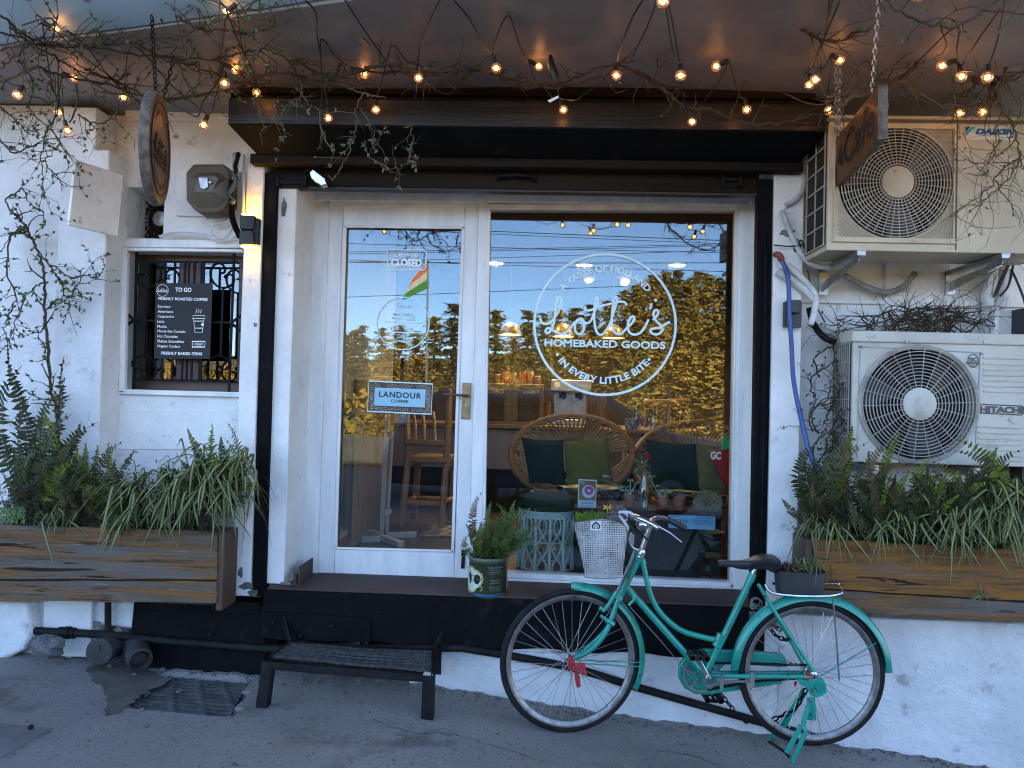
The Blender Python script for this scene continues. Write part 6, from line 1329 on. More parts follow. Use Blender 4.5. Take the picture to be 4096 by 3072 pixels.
bl_ = [P(x,y,by0+.03) for x,y in botp]+[P(x,y,by1-.03) for x,y in reversed(botp)]; b.tube(bl_, .005, 6, closed=True); O('rim_wire', b, steel, bsk)
b = MB(); b.slab([(2363,2085),(2406,2083),(2405,2122),(2362,2120)], by0-.006, .003); pl = O('emblem_plate', b, M('emblem_white', (.66,.67,.66), r=.5), bsk)
b = MB(); b.tube(cat_rom([P(x,y,by0-.008) for x,y in ((2372,2114),(2370,2104),(2376,2095),(2384,2092),(2392,2095),(2398,2104),(2396,2114))],4), px(3.4,3.6), 6, flat=.3); b.tube([P(2384,2092,by0-.008),P(2384,2086,by0-.008)], px(3,3.6), 6, flat=.3); b.tube(cat_rom([P(x,y,by0-.008) for x,y in ((2374,2113),(2379,2114),(2379,2105),(2384,2101),(2389,2105),(2389,2114),(2396,2113))],4), px(1.6,3.6), 5, flat=.3); O('emblem', b, bpy.data.materials['black_print'], pl)
# plants and cone in the basket
R_ = random.Random(6); t = T('moss_plant', 'bright green mossy plant in the left of the bicycle basket', 'plant', Q(2355,2082,-.05)); b = MB()
for i in range(700):
    p = P(R_.uniform(2302,2415), 2088-R_.uniform(0,26)-8*math.sin((i%7)), R_.uniform(by0+.03,by1-.03)); d = V((R_.gauss(0,.5),R_.gauss(0,.5),1)).normalized()*R_.uniform(.012,.024); s = d.orthogonal().normalized()*.0028; b.add([p-s,p+s,p+d], [(0,1,2)])
O('sprigs', b, M('moss_green', (.10,.20,.015), (.15,.25,.03), 30, .6, rv=.2), t, kind='stuff', sm=False)
spider('small variegated spider plant with yellow bloom in the bicycle basket', (2410,2072), KY-.06, 26, 61, .42, (-3.14,3.14), 'spider plants on the bicycle', spread=50)
b = MB(); c = P(2432,2030,KY-.1)
for k in range(9): d = V((math.cos(k*.9),R_.uniform(-.5,.5),math.sin(k*.9)*.7)); b.prism([c,c+d*.02+V((0,0,.004)),c+d*.026,c+d*.02-V((0,0,.004))], (0,.001,0))
b.tube([c, P(2425,2075,KY-.08)], .0014, 4); O('yellow_flower', b, M('yellow_petal', (.62,.42,.02), r=.5), None, 'small yellow flower sticking up from the bicycle basket', 'flower')
pc = T('pine_cone', 'large grey brown pine cone tied with ribbon in the basket', 'pine cone', P(2472,2098,KY-.12)); c = P(2473,2068,KY-.11)
b = MB(); b.ell(c, (.045,.04,.042), 14, 9)
axis = V((.5,-.2,.85)).normalized(); a1 = axis.orthogonal().normalized(); a2 = axis.cross(a1)
for k in range(90):
    h = -1+2*(k+.5)/90; an = k*2.39996; rr = math.sqrt(max(0,1-h*h)); d = (a1*math.cos(an)+a2*math.sin(an))*rr+axis*h; p = c+V((d.x*.045,d.y*.042,d.z*.045)); tn_ = axis.cross(d).normalized(); up_ = d.cross(tn_).normalized()
    b.add([p-tn_*.007-d*.008, p+tn_*.007-d*.008, p+d*.010+tn_*.009-up_*.003, p+d*.013, p+d*.010-tn_*.009-up_*.003, p+d*.006+up_*.005], [(0,1,2,3,4),(0,4,5),(4,3,5),(3,2,5),(2,1,5),(1,0,5)])
O('scales', b, M('pine_cone_scale', (.10,.078,.068), (.17,.14,.125), 60, .7), pc, sm=False)
b = MB(); 
for pts in ([(2475,2048),(2500,2050),(2513,2068),(2500,2085),(2488,2070)], [(2478,2060),(2495,2085),(2512,2105),(2516,2122)], [(2490,2046),(2520,2050),(2535,2058)]):
    cc_ = cat_rom([P(x,y,KY-.16) for x,y in pts],5); n = len(cc_); b.add([p+V((0,0,.006)) for p in cc_]+[p-V((0.004,.002,.006)) for p in cc_], [(i,i+1,n+i+1,n+i) for i in range(n-1)])
O('ribbon', b, M('grey_ribbon', (.42,.44,.47), r=.35), pc)
# rear pot
kp = M('knitted_grey_plastic', (.030,.032,.036), (.045,.047,.052), 20, .5)
nt = kp.node_tree; nn = nt.nodes; LL = nt.links.new; wv = nn.new('ShaderNodeTexBrick'); wv.inputs['Scale'].default_value = 70; wv.inputs['Mortar Size'].default_value = .06; tcx = nn.new('ShaderNodeTexCoord'); mpx = nn.new('ShaderNodeMapping'); mpx.inputs['Rotation'].default_value = (math.pi/2,0,0); LL(tcx.outputs['Object'], mpx.inputs[0]); LL(mpx.outputs[0], wv.inputs['Vector']); bpn = nn.new('ShaderNodeBump'); bpn.inputs['Strength'].default_value = 1; bpn.inputs['Distance'].default_value = .006; LL(wv.outputs['Fac'], bpn.inputs['Height']); bpn.invert = True; LL(bpn.outputs[0], nn['Principled BSDF'].inputs['Normal'])
rpT = T('trough_pot', 'dark grey knit textured trough pot on the rear rack of the bicycle', 'plant pot', Q(3197,2368))
c0 = Q(3197,2370,-.0); w0, h0 = px(96,KY), P(3197,2280,KY).z-P(3197,2370,KY).z
def stad(w_, d_, z, n=40): return [(c0.x+w_*math.copysign(abs(math.cos(2*math.pi*i/n))**.5, math.cos(2*math.pi*i/n)), c0.y+d_*math.copysign(abs(math.sin(2*math.pi*i/n))**.7, math.sin(2*math.pi*i/n)), c0.z+z) for i in range(n)]
b = MB(); lv = [(w0*.92,.055,0),(w0*.95,.060,h0*.3),(w0,.066,h0*.95),(w0*1.03,.07,h0*.96),(w0*1.03,.07,h0),(w0*.97,.062,h0),(w0*.95,.06,h0-.03)]; n = 40
vs = [p for a, d, z in lv for p in stad(a, d, z)]; b.add(vs, [(j*n+i,j*n+(i+1)%n,(j+1)*n+(i+1)%n,(j+1)*n+i) for j in range(len(lv)-1) for i in range(n)]+[tuple(range(n))]); O('pot_body', b, kp, rpT)
b = MB(); b.add(stad(w0*.95,.06,h0-.025)+stad(w0*.95,.06,h0-.015), [tuple(range(n,2*n))]+[(i,(i+1)%n,n+(i+1)%n,n+i) for i in range(n)]); O('earth', b, soil, rpT)
spider('small yellow green spider plant in the trough pot behind the saddle', (3235,2268), KY, 44, 67, .5, (-3.14,3.14), 'spider plants on the bicycle', spread=55)
R_ = random.Random(9); b = MB()
for i in range(160):
    p = P(R_.uniform(3105,3180), 2276-R_.uniform(0,8), KY+R_.uniform(-.05,.05)); d = V((R_.gauss(0,.6),R_.gauss(0,.4),R_.uniform(.2,1))).normalized()*R_.uniform(.015,.04); s = d.orthogonal().normalized()*.005; b.add([p,p+d*.5+s,p+d,p+d*.5-s], [(0,1,2,3)])
O('withered_plant', b, M('withered_purple_leaf', (.03,.02,.022), (.06,.04,.035), 40, .8), None, 'withered dark leaves at the saddle end of the trough pot', 'plant', kind='stuff', sm=False)
# ------------------------------------------------------------------ cafe interior behind the glass
FZ = .605; LX, RX, BY_, CZ = -1.27, 2.5, 9.2, 2.95
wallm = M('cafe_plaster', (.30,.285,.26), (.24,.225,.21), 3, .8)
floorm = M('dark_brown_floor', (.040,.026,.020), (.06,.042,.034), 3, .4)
rm = T('cafe_room', 'dim cafe interior seen through the window glass', 'room', (0,7,FZ))
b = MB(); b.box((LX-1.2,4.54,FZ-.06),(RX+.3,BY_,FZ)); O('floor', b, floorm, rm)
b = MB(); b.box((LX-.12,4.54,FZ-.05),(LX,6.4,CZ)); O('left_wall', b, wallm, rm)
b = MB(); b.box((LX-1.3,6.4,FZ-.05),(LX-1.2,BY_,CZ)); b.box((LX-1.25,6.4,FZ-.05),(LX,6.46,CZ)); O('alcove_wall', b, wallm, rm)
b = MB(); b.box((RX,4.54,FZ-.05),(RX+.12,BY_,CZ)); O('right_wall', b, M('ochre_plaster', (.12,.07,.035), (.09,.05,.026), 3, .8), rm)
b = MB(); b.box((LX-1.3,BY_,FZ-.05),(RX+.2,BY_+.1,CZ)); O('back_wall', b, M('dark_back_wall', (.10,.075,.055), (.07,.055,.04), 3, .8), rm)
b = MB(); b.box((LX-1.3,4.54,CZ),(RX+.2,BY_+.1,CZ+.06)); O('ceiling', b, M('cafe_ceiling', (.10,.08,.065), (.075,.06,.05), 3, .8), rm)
b = MB(); b.box((-2.9,4.52,.3),(LX-.1,4.56,3.2)); b.box((1.72,4.52,.3),(3.4,4.56,3.2)); O('partition', b, wallm, rm)
b = MB(); b.box((LX,4.56,FZ),(LX+.012,5.1,FZ+.11)); O('skirting', b, M('red_brown_skirting', (.09,.035,.025), r=.5), rm)
lit = EM('lit_lamp', (1,.74,.40), 4)
for x, y, r_, Yl in ((1981,1051,16,7.0),(2337,1059,22,7.0),(2708,1059,22,7.0)):
    p = PZ(x,y,CZ-.006); t = T('ceiling_light', 'round lit downlight in the cafe ceiling %s' % {1981:'nearest the door',2337:'above the left rattan chair',2708:'above the right rattan chair'}[x], 'ceiling light', p, 'downlights in the cafe ceiling')
    b = MB(); b.lathe(p, [(.075,0),(.075,-.004)], 20); O('lens', b, lit, t); b = MB(); b.lathe(p, [(.078,.004),(.095,.004),(.095,-.008),(.078,-.008)], 20, cap=False); O('trim', b, joinery, t)
    lamp('AREA', p+V((0,0,-.03)), INT_W*2.6, (1,.72,.42), .14, 'ceiling_lamp_light')
for x, y, lab in ((2356,1117,'left'),(2500,1128,'right')):
    p = P(x,y,8.2); t = T('spot_light', 'small lit spot lamp in the cafe ceiling, %s one of the pair' % lab, 'spot lamp', p, 'spot lamps in the cafe'); d = V((.2,-.75,-.6)).normalized()
    b = MB(); b.lathe(p, [(.05,0),(.05,-.09),(.03,-.11)], 16, d); b.tube([p,(p.x,p.y+.03,CZ)], .008, 6); O('housing', b, joinery, t); b = MB(); b.lathe(p+d*.001, [(.042,0),(.042,.003)], 16, d); O('lens', b, lit, t)
shade_m = M('brass_shade', (.35,.22,.07), (.25,.15,.05), 20, .35, m=.6)
for x, y, lab in ((2041,1340,'left'),(2253,1347,'middle'),(2453,1353,'right')):
    p = P(x,y,7.4); t = T('pendant_lamp', 'brass domed pendant lamp over the cafe counter, %s of three' % lab, 'pendant lamp', p, 'pendant lamps over the counter')
    b = MB(); b.lathe(p, [(.108,0),(.105,.03),(.085,.09),(.05,.12),(.02,.13)], 24, cap=False); O('shade', b, shade_m, t); b = MB(); b.tube([p+V((0,0,.12)),(p.x,p.y,CZ)], .004, 6); O('flex', b, iron, t); b = MB(); b.lathe(p+V((0,0,.01)), [(.095,0),(.095,.004)], 20); O('lamp_disc', b, lit, t)
    lamp('AREA', p+V((0,0,-.02)), INT_W*1.0, (1,.66,.32), .15, 'pendant_light')
# counter, display case, coffee machine
ct = T('counter', 'pale fronted cafe counter behind the rattan chairs', 'counter', (0,7.4,FZ))
b = MB(); b.box((-1.5,7.2,.99),(1.45,7.24,1.36)); O('front_panel', b, M('beige_panel', (.30,.24,.19), (.26,.2,.16), 4, .5), ct); b = MB(); b.box((-1.5,7.26,FZ),(1.45,7.9,1.36)); O('cabinet', b, trunkwood, ct); b = MB(); b.box((-1.55,7.15,1.37),(1.5,7.95,1.41)); O('worktop', b, lwood, ct, bev=.005)
dcs = T('display_case', 'wood framed glass display case on the counter by the door', 'display case', P(2050,1700,7.2)); a = P(1900,1705,7.2); c = P(2176,1560,7.2); b = MB()
for x in (a.x,c.x-.04): 
    for y in (7.2,7.66): b.box((x,y,1.41),(x+.04,y+.04,c.z))
b.box((a.x,7.2,c.z),(c.x,7.7,c.z+.05)); b.box((a.x,7.2,1.411),(c.x,7.7,1.44)); b.box((a.x+.04,7.22,(1.41+c.z)/2),(c.x-.04,7.68,(1.41+c.z)/2+.02)); O('frame', b, lwood, dcs, bev=.004)
b = MB(); b.box((a.x+.04,7.215,1.44),(c.x-.04,7.22,c.z)); O('glass', b, GLASS('case_glass', (.9,.9,.88), .08), dcs)
R_ = random.Random(3)
for i, (x, y) in enumerate(((1990,1545),(2022,1540),(2052,1548),(2094,1535),(2120,1545),(2148,1548))):
    p = P(x,y,7.4); b = MB(); h_ = R_.uniform(.09,.16); z = c.z+.052; b.lathe((p.x,p.y,z), [(.035,0),(.038,h_*.8),(.03,h_*.9),(.034,h_*.92),(.034,h_)], 14); O('jar', b, M('jar_glass_%d' % i, [(.16,.05,.02),(.3,.10,.03),(.22,.14,.08),(.28,.07,.02),(.25,.12,.05),(.18,.06,.03)][i], r=.25), None, '%s jar on top of the display case' % ['dark red','orange','tan','tall orange red','amber','brown'][i]+[' nearest the door',', second from the door',' at the middle left',' at the middle right',' second from the right',' at the right end'][i], 'jar', 'jars on the display case')
cmn = T('espresso_machine', 'steel espresso machine with group handles on the counter', 'coffee machine', P(2281,1640,7.5)); a = P(2201,1632,7.5); c = P(2366,1522,7.5)
b = MB(); b.box((a.x,7.45,c.z-.11),(c.x,7.9,c.z)); b.box((a.x+.03,7.62,1.42),(c.x-.03,7.9,c.z-.1)); b.box((a.x,7.42,1.415),(c.x,7.9,1.47)); O('body', b, steel, cmn, bev=.008)
b = MB()
for k in (.3,.7): x = a.x+(c.x-a.x)*k; b.tube([(x,7.52,c.z-.12),(x,7.52,c.z-.17)], .035, 12); b.tube([(x,7.5,c.z-.165),(x+.01,7.36,c.z-.175)], .014, 8)
O('group_handle', b, iron, cmn); b = MB(); b.lathe((a.x+.06,7.449,c.z-.05), [(.03,0),(.03,.006)], 16, (0,-1,0)); O('gauge', b, joinery, cmn); b = MB(); b.box((a.x+.02,7.43,1.471),(c.x-.02,7.6,1.475)); O('drip_tray', b, chrome, cmn)
for i, (x, hgt) in enumerate(((2186,.22),(2140,.0))):
    if hgt:
        p = P(x,1640,7.4); b = MB()
        for k in range(7): b.lathe((p.x,p.y,1.412+k*.03), [(.032,0),(.042,.04)], 14, cap=False)
        O('paper_cups', b, M('kraft_cup', (.26,.15,.07), r=.7), None, 'stack of brown paper cups beside the espresso machine', 'cups')
# tables, wooden chairs
tb = T('cafe_table', 'small wooden cafe table with bottles behind the chairs', 'table', P(2580,1720,6.4)); z = P(2580,1716,6.4).z; p = P(2585,1716,6.4); b = MB(); b.box((p.x-.38,6.15,z-.03),(p.x+.42,6.75,z)); O('table_top', b, lwood, tb, bev=.006)
b = MB(); b.box((p.x-.03,6.4,FZ),(p.x+.03,6.46,z-.03)); b.box((p.x-.22,6.2,FZ),(p.x+.22,6.66,FZ+.03)); O('pedestal', b, trunkwood, tb)
gb_ = GLASS('bottle_glass', (.75,.78,.74), .12)
for x, lab in ((2545,'left'),(2612,'right')):
    q = P(x,1715,6.3); b = MB(); b.lathe((q.x,q.y,z), [(.032,0),(.036,.01),(.036,.10),(.014,.15),(.013,.19),(.016,.20)], 16, cap=False); O('bottle', b, gb_, None, 'clear glass bottle on the cafe table, %s of two' % lab, 'bottle', 'bottles on the cafe table')
q = P(2525,1716,6.2); b = MB(); b.lathe((q.x,q.y,z), [(.045,0),(.05,.01),(.05,.085)], 20); O('tin_pot', b, M('patterned_white_tin', (.45,.42,.40), (.12,.13,.16), 40, .5, lo=.47, hi=.53), None, 'small patterned white tin on the cafe table', 'tin')
for lab, x0, yt, Yc, col in (('right', 2580, 1610, 7.0, lwood),):
    t = T('wooden_chair', 'wooden spindle back chair behind the right rattan chair', 'chair', P(2650,1900,Yc)); b = MB(); b.tube([P(2573,1612,Yc),P(2760,1606,Yc)], .03, 8); O('top_rail', b, col, t)
    for x in (2585,2630,2680,2725,2750): b = MB(); b.tube([P(x,1612,Yc),P(x-3,1690,Yc-.02),P(x-4,1790,Yc-.03)], [.012,.018,.012], 8); O('spindle', b, col, t)
    b = MB(); a = P(2575,1795,Yc); b.box((a.x,Yc-.42,a.z-.04),(P(2755,1795,Yc).x,Yc,a.z)); O('seat', b, col, t, bev=.01)
    for dx in (0,1):
        for dy in (-.4,0): b = MB(); xx = a.x+.03+dx*(P(2755,1795,Yc).x-a.x-.06); b.tube([(xx,Yc+dy,FZ),(xx,Yc+dy,a.z-.03)], .02, 8); O('leg', b, col, t)
bp0 = P(2380,1590,6.8); b = MB()
for k in range(6): b.tube([(bp0.x-.05+.022*k,6.8+.01*(k%2),FZ),(bp0.x-.06+.03*k,6.8,bp0.z+.02*(k%3))], .018, 8)
O('bamboo_bundle', b, lwood, None, 'bundle of bamboo poles standing left of the cafe table', 'bamboo poles')
# bar chair, lamp stand, bamboo screen, mat seen through the door
bc = T('bar_chair', 'tall bamboo bar chair with spindle back behind the door glass', 'bar chair', P(1690,2100,6.2)); bcm = lwood
YF, YB = 5.95, 6.35
def leg2(nm, pts, r=.028): b = MB(); b.tube([P(x,y,Y) for x,y,Y in pts], r, 9); O(nm, b, bcm, bc)
leg2('leg', [(1622,1560,YB),(1630,1765,YF),(1632,1842,YF),(1604,2100,YF)]); leg2('leg', [(1797,1560,YB),(1786,1842,YF),(1763,2104,YF)]); leg2('leg', [(1672,1850,YB),(1655,2075,YB)]); leg2('leg', [(1815,1850,YB),(1805,2080,YB)])
leg2('rail', [(1623,1768,YF-.02),(1776,1776,YF-.02)], .026); leg2('stretcher', [(1621,2010,YF-.02),(1760,2016,YF-.02)], .022); leg2('stretcher', [(1664,1992,YB),(1795,1998,YB)], .02); leg2('stretcher', [(1625,2005,YF),(1660,1990,YB)], .02); leg2('stretcher', [(1765,2012,YF),(1812,1992,YB)], .02)
for x in (1662,1698,1740): leg2('spindle', [(x-8,1650,YB),(x-2,1700,6.1),(x,1768,YF)], .014)
b = MB(); a = P(1634,1850,YF); c = P(1815,1835,YB); b.box((a.x,YF-.03,a.z),(c.x,YB+.05,a.z+.045)); O('seat', b, bcm, bc, bev=.012)
leg2('arm', [(1788,1890,YF),(1795,1865,YF),(1815,1850,YF),(1830,1860,YF)], .02)
ls = T('stand', 'white metal lamp stand with splayed square feet inside the door', 'stand', P(1540,2150,5.5)); stm = M('white_stand_metal', (.50,.49,.45), (.40,.39,.36), 8, .45)
b = MB(); b.slab([(1541,1611),(1560,1611),(1532,2142),(1517,2142)], 5.5, .04); b.slab([(1567,1700),(1574,1700),(1552,2130),(1540,2130)], 5.53, .03); O('post', b, stm, ls, bev=.003)
b = MB(); b.slab([(1538,2040),(1560,2040),(1558,2060),(1536,2060)], 5.49, .07); b.slab([(1576,1630),(1633,1634),(1632,1694),(1574,1692)], 5.52, .05); O('box', b, stm, ls, bev=.004)
for a_, c_ in (((1520,2155,5.5),(1445,2158,5.35)),((1530,2150,5.5),(1605,2178,5.12)),((1545,2142,5.55),(1664,2138,5.8)),((1520,2140,5.6),(1480,2130,6.0))): b = MB(); A = PZ(a_[0],a_[1],FZ+.02); C = PZ(c_[0],c_[1],FZ+.02); b.bar(A, C, .045, .04); O('foot', b, stm, ls, bev=.003)
R_ = random.Random(2); b = MB(); y = 5.12
while y < 6.36: r_ = R_.uniform(.009,.014); b.tube([(LX+.02,y,FZ+.08),(LX+.02+R_.uniform(-.004,.004),y,1.2),(LX+.02,y+R_.uniform(-.004,.004),1.75)], r_, 6); y += r_*2
O('bamboo_screen', b, M('bamboo_cane', (.26,.15,.06), (.18,.095,.035), 14, .45, st=(1,1,.15)), None, 'bamboo cane screen along the left cafe wall', 'bamboo screen', kind='stuff')
b = MB(); 
for k in range(5): b.tube(cat_rom([(LX+.03+.006*(k%2),4.84+.022*k,1.62),(LX+.035,4.845+.02*k,1.2),(LX+.03,4.85+.02*k,.82-.02*(k%3))],4), .014, 6)
O('hanging_cloth', b, M('brown_cloth', (.06,.045,.03), r=.9), None, 'dark brown cloth hanging on the white wall inside the door', 'cloth')
mq = [PZ(x,y,FZ+.004) for x,y in ((1680,2146),(1830,2150),(1830,2105),(1720,2103))]; b = MB(); b.prism(mq, (0,0,.008)); mt_ = M('patterned_mat', (.05,.04,.03), (.25,.21,.14), 14, .9, lo=.49, hi=.51); O('floor_mat', b, mt_, None, 'black and cream patterned floor mat behind the bar chair', 'mat')
# stool
so2 = T('rattan_stool', 'round pale green rattan stool with dark green cushion in the window', 'stool', P(2185,2290,4.78)); sc2 = P(2184,2280,4.80); sc2.z = FZ; SRd = px(113,4.8); zt_ = P(2184,2050,4.8).z; b = MB()
for k in range(4): ring(b, V((sc2.x,0,0)), SRd, .0, 4, 4) if False else b.tube([(sc2.x+(SRd-.002*k)*math.cos(2*math.pi*i/40), sc2.y+(SRd-.002*k)*math.sin(2*math.pi*i/40), zt_-.011*k+.02) for i in range(40)], .007, 6, closed=True)
for z in (FZ+.01,(FZ+zt_)/2+.01): b.tube([(sc2.x+SRd*.93*math.cos(2*math.pi*i/40), sc2.y+SRd*.93*math.sin(2*math.pi*i/40), z) for i in range(40)], .006, 6, closed=True)
O('ring', b, rattan_w, so2)
Hs = zt_-FZ-.02
for k in range(12):
    a0 = 2*math.pi*k/12+.1
    def sp3(a, h): rr = SRd*(1-.07*math.sin(math.pi*h)); return V((sc2.x+rr*math.cos(a), sc2.y+rr*math.sin(a), FZ+.01+h*Hs))
    b = MB(); b.tube([sp3(a0,0),sp3(a0,.5),sp3(a0,1)], .010, 7); O('rod', b, rattan_w, so2)
    w_ = 2*math.pi/12; c = [sp3(a0+w_*.12,.45),sp3(a0+w_*.22,.55),sp3(a0+w_*.72,.75),sp3(a0+w_*.70,.92),sp3(a0+w_*.5,.985),sp3(a0+w_*.30,.92),sp3(a0+w_*.28,.75),sp3(a0+w_*.78,.55),sp3(a0+w_*.88,.45)]
    c2 = [sp3(a0+w_*.12,.47),sp3(a0+w_*.25,.36),sp3(a0+w_*.8,.12),sp3(a0+w_*.75,0)]; c3 = [sp3(a0+w_*.88,.47),sp3(a0+w_*.75,.36),sp3(a0+w_*.2,.12),sp3(a0+w_*.25,0)]
    b = MB()
    for cc_ in (c,c2,c3): b.tube(cat_rom(cc_,4), .0055, 6)
    O('loop', b, rattan_w, so2); b = MB()
    for z in (.44,.465,.49): b.tube([sp3(a0-w_*.14,z)+V((0,0,0)),sp3(a0,z)*1.0+(sp3(a0,z)-V((sc2.x,sc2.y,sp3(a0,z).z)))*.05,sp3(a0+w_*.14,z)], .005, 5)
    O('binding', b, rattan_w, so2)
b = MB(); b.lathe((sc2.x,sc2.y,zt_+.02), [(SRd*.96,0),(SRd*1.02,.02),(SRd*1.03,.05),(SRd*.98,.08),(SRd*.8,.095),(.01,.098)], 36); O('cushion', b, velvet, so2)
# rattan moon chairs
def pillow(q, Y, th, mt, nm, par=None, lab=None, cat=None, tilt=.12):
    b = MB(); n = 14; A = [V(P(x,y,Y)) for x,y in q]
    for s in (-1,1):
        vs = []
        for j in range(n+1):
            for i in range(n+1):
                u, v = i/n, j/n; p = A[0].lerp(A[1],u).lerp(A[3].lerp(A[2],u),v); e = (math.sin(math.pi*u)*math.sin(math.pi*v))**.55; pin = 1-.10*(1-abs(2*u-1)**2)*(abs(2*v-1)**3)-.0
                cc_ = (A[0]+A[2])/2; p = cc_+(p-cc_)*(1-.05*(1-abs(2*u-1)**3)*(abs(2*v-1)>.99)-.05*(1-abs(2*v-1)**3)*(abs(2*u-1)>.99))
                vs.append(p+V((0,s*th*e+.012*math.sin(u*9+v*4)*e+tilt*(.5-v)*2,0)))
        b.add(vs, [(j*(n+1)+i,j*(n+1)+i+1,(j+1)*(n+1)+i+1,(j+1)*(n+1)+i) for j in range(n) for i in range(n)])
    return O(nm, b, mt, par, lab, cat)
def moon(lab, cx, cy, rx, ry, Y):
    t = T('rattan_chair', lab, 'armchair', P(cx,cy+ry,Y), 'rattan moon chairs in the window')
    def hp_(a, k=1, dy=0): return P(cx+rx*k*math.cos(a), cy-ry*k*math.sin(a), Y+.28*math.sin(a)*k+dy)
    b = MB(); b.tube([hp_(2*math.pi*i/56) for i in range(56)], .024, 9, closed=True); O('hoop', b, rattan, t)
    for k_ in (.93,.86):
        b = MB(); b.tube([hp_(a*math.pi/180,k_,.05) for a in range(175,366,10)], .017, 8); O('seat_cane', b, rattan, t)
    for k in range(17):
        a = math.radians(12+k*156/16); b = MB()
        c = [hp_(a-.035,.42,.2),hp_(a-.045,.72,.1),hp_(a-.05,.86,.03),hp_(a,.97,.0),hp_(a+.05,.86,.03),hp_(a+.045,.72,.1),hp_(a+.035,.42,.2)]; b.tube(cat_rom(c,4), .0075, 6); O('back_loop', b, rattan_p, t)
        b = MB(); 
        for o_ in (-.02,0,.02): b.tube([hp_(a+o_+.0,1,-.003)+V((.027*math.cos(j*.785),.027*math.sin(j*.785),.02*math.sin(j*.785))) for j in range(8)], .006, 5, closed=True)
        O('binding', b, rattan, t)
    b = MB(); b.tube([hp_(a*math.pi/180,.42,.2) for a in range(0,181,10)], .014, 7); O('inner_hoop', b, rattan, t)
    bc_ = P(cx,cy+ry*.85,Y-.02); b = MB()
    for z, r_ in ((FZ+.02,.30),(FZ+.12,.26),(bc_.z-.04,.28)): b.tube([(bc_.x+r_*math.cos(2*math.pi*i/32), Y+.02+r_*math.sin(2*math.pi*i/32), z) for i in range(32)], .017, 7, closed=True)
    for i in range(12): an = 2*math.pi*i/12; b.tube([(bc_.x+.30*math.cos(an),Y+.02+.30*math.sin(an),FZ+.02),(bc_.x+.28*math.cos(an+.4),Y+.02+.28*math.sin(an+.4),bc_.z-.04)], .011, 6)
    O('base', b, rattan, t)
    for s in (0,1):
        b = MB(); a0 = math.pi*(1-s)+(-.0 if s else 0)
        for k_ in range(3): b.tube(cat_rom([hp_(a0,1-.03*k_),hp_(a0+(.35 if not s else -.35),.93-.06*k_,.03),hp_(a0+(.8 if not s else -.8),.84-.05*k_,.05)],5), .016, 7)
        O('arm_cane', b, rattan, t)
rattan_p = M('pale_rattan', (.42,.28,.14), (.32,.2,.10), 14, .4, rv=.15)
moon('left rattan moon chair with loop back and green cushions behind the window', 2288, 1823, 243, 160, 5.45)
moon('right rattan moon chair with loop back partly cut by the window edge', 2778, 1850, 243, 160, 5.45)
def pad(lab, x0, x1, y0, y1, Y):
    c = P((x0+x1)/2,(y0+y1)/2,Y); b = MB(); b.ell(c, (px((x1-x0)/2,Y), .30, px((y1-y0)/2,Y)), 28, 10, lambda d: 1/max(abs(d.x)**3+abs(d.z)**3+abs(d.y)**3,.3)**(1/3)*.92); O('seat_pad', b, leather, None, lab, 'cushion', 'seat pads on the rattan chairs')
pad('dark leather seat pad on the left rattan chair', 2215,2500,1922,1972,5.3); pad('dark leather seat pad on the right rattan chair', 2610,2915,1945,1990,5.3)
pillow([(2082,1752),(2256,1764),(2262,1936),(2118,1926)], 5.18, .07, velvet, 'cushion', None, 'dark green square cushion at the left side of the left rattan chair', 'cushion')
pillow([(2254,1770),(2440,1756),(2452,1932),(2262,1934)], 5.14, .08, olive, 'cushion', None, 'olive green square cushion on the left rattan chair', 'cushion')
pillow([(2592,1760),(2800,1780),(2786,1958),(2600,1950)], 5.18, .08, velvet, 'cushion', None, 'dark green square cushion on the right rattan chair', 'cushion')
pillow([(2797,1778),(2930,1790),(2925,1956),(2782,1956)], 5.10, .07, olive, 'cushion', None, 'olive green cushion at the right end of the right rattan chair', 'cushion')
# trunk with things on it
tk = T('trunk', 'dark wooden trunk with brass corners serving as a table in the window', 'trunk', P(2600,2300,4.75)); Ty = 4.60; a = P(2300,2290,Ty); c = P(2885,2040,Ty); TZ = P(2590,2040,Ty).z
b = MB(); b.box((a.x,Ty,FZ),(c.x,4.98,TZ-.05)); O('chest', b, trunkwood, tk, bev=.004)
b = MB(); b.box((a.x-.01,Ty-.012,TZ-.048),(c.x+.01,4.99,TZ)); O('lid', b, trunkwood, tk, bev=.004)
for x0,y0,x1,y1 in ((2830,2060,2885,2080),(2822,2118,2882,2134),(2822,2212,2880,2232),(2800,2308,2840,2326),(2845,2308,2882,2326),(2580,2060,2612,2085)): b = MB(); b.rect(x0,y0,x1,y1,Ty-.004,.005); O('brass_mount', b, brass, tk, bev=.001)
b = MB(); b.tube(cat_rom([P(2560,2150,Ty-.01),P(2572,2195,Ty-.03),P(2600,2195,Ty-.03),P(2612,2150,Ty-.01)],5), .008, 6); b.rect(2570,2130,2604,2160,Ty-.004,.004); O('handle', b, iron, tk)
def onT(x, Y): p = P(x,2000,Y); return V((p.x,Y,TZ))
cdT = T('menu_card', 'standing card showing a cup of pink coffee on the trunk', 'card', onT(2350,4.62)); blu = M('pale_blue_card', (.38,.56,.68), r=.5)
b = MB(); q = [P(2314,1917,4.62),P(2387,1920,4.62),P(2384,2037,4.62),P(2311,2034,4.62)]; b.prism(q, (0,.004,0)); O('card', b, M('white_card', (.6,.64,.68), r=.5), cdT)
cz = 4.6185
b = MB(); b.slab([(2318,1921),(2384,1924),(2382,2003),(2316,2000)], cz, .0008); O('photo_ground', b, M('brown_table_print', (.20,.13,.08), (.14,.09,.055), 30, .5), cdT)
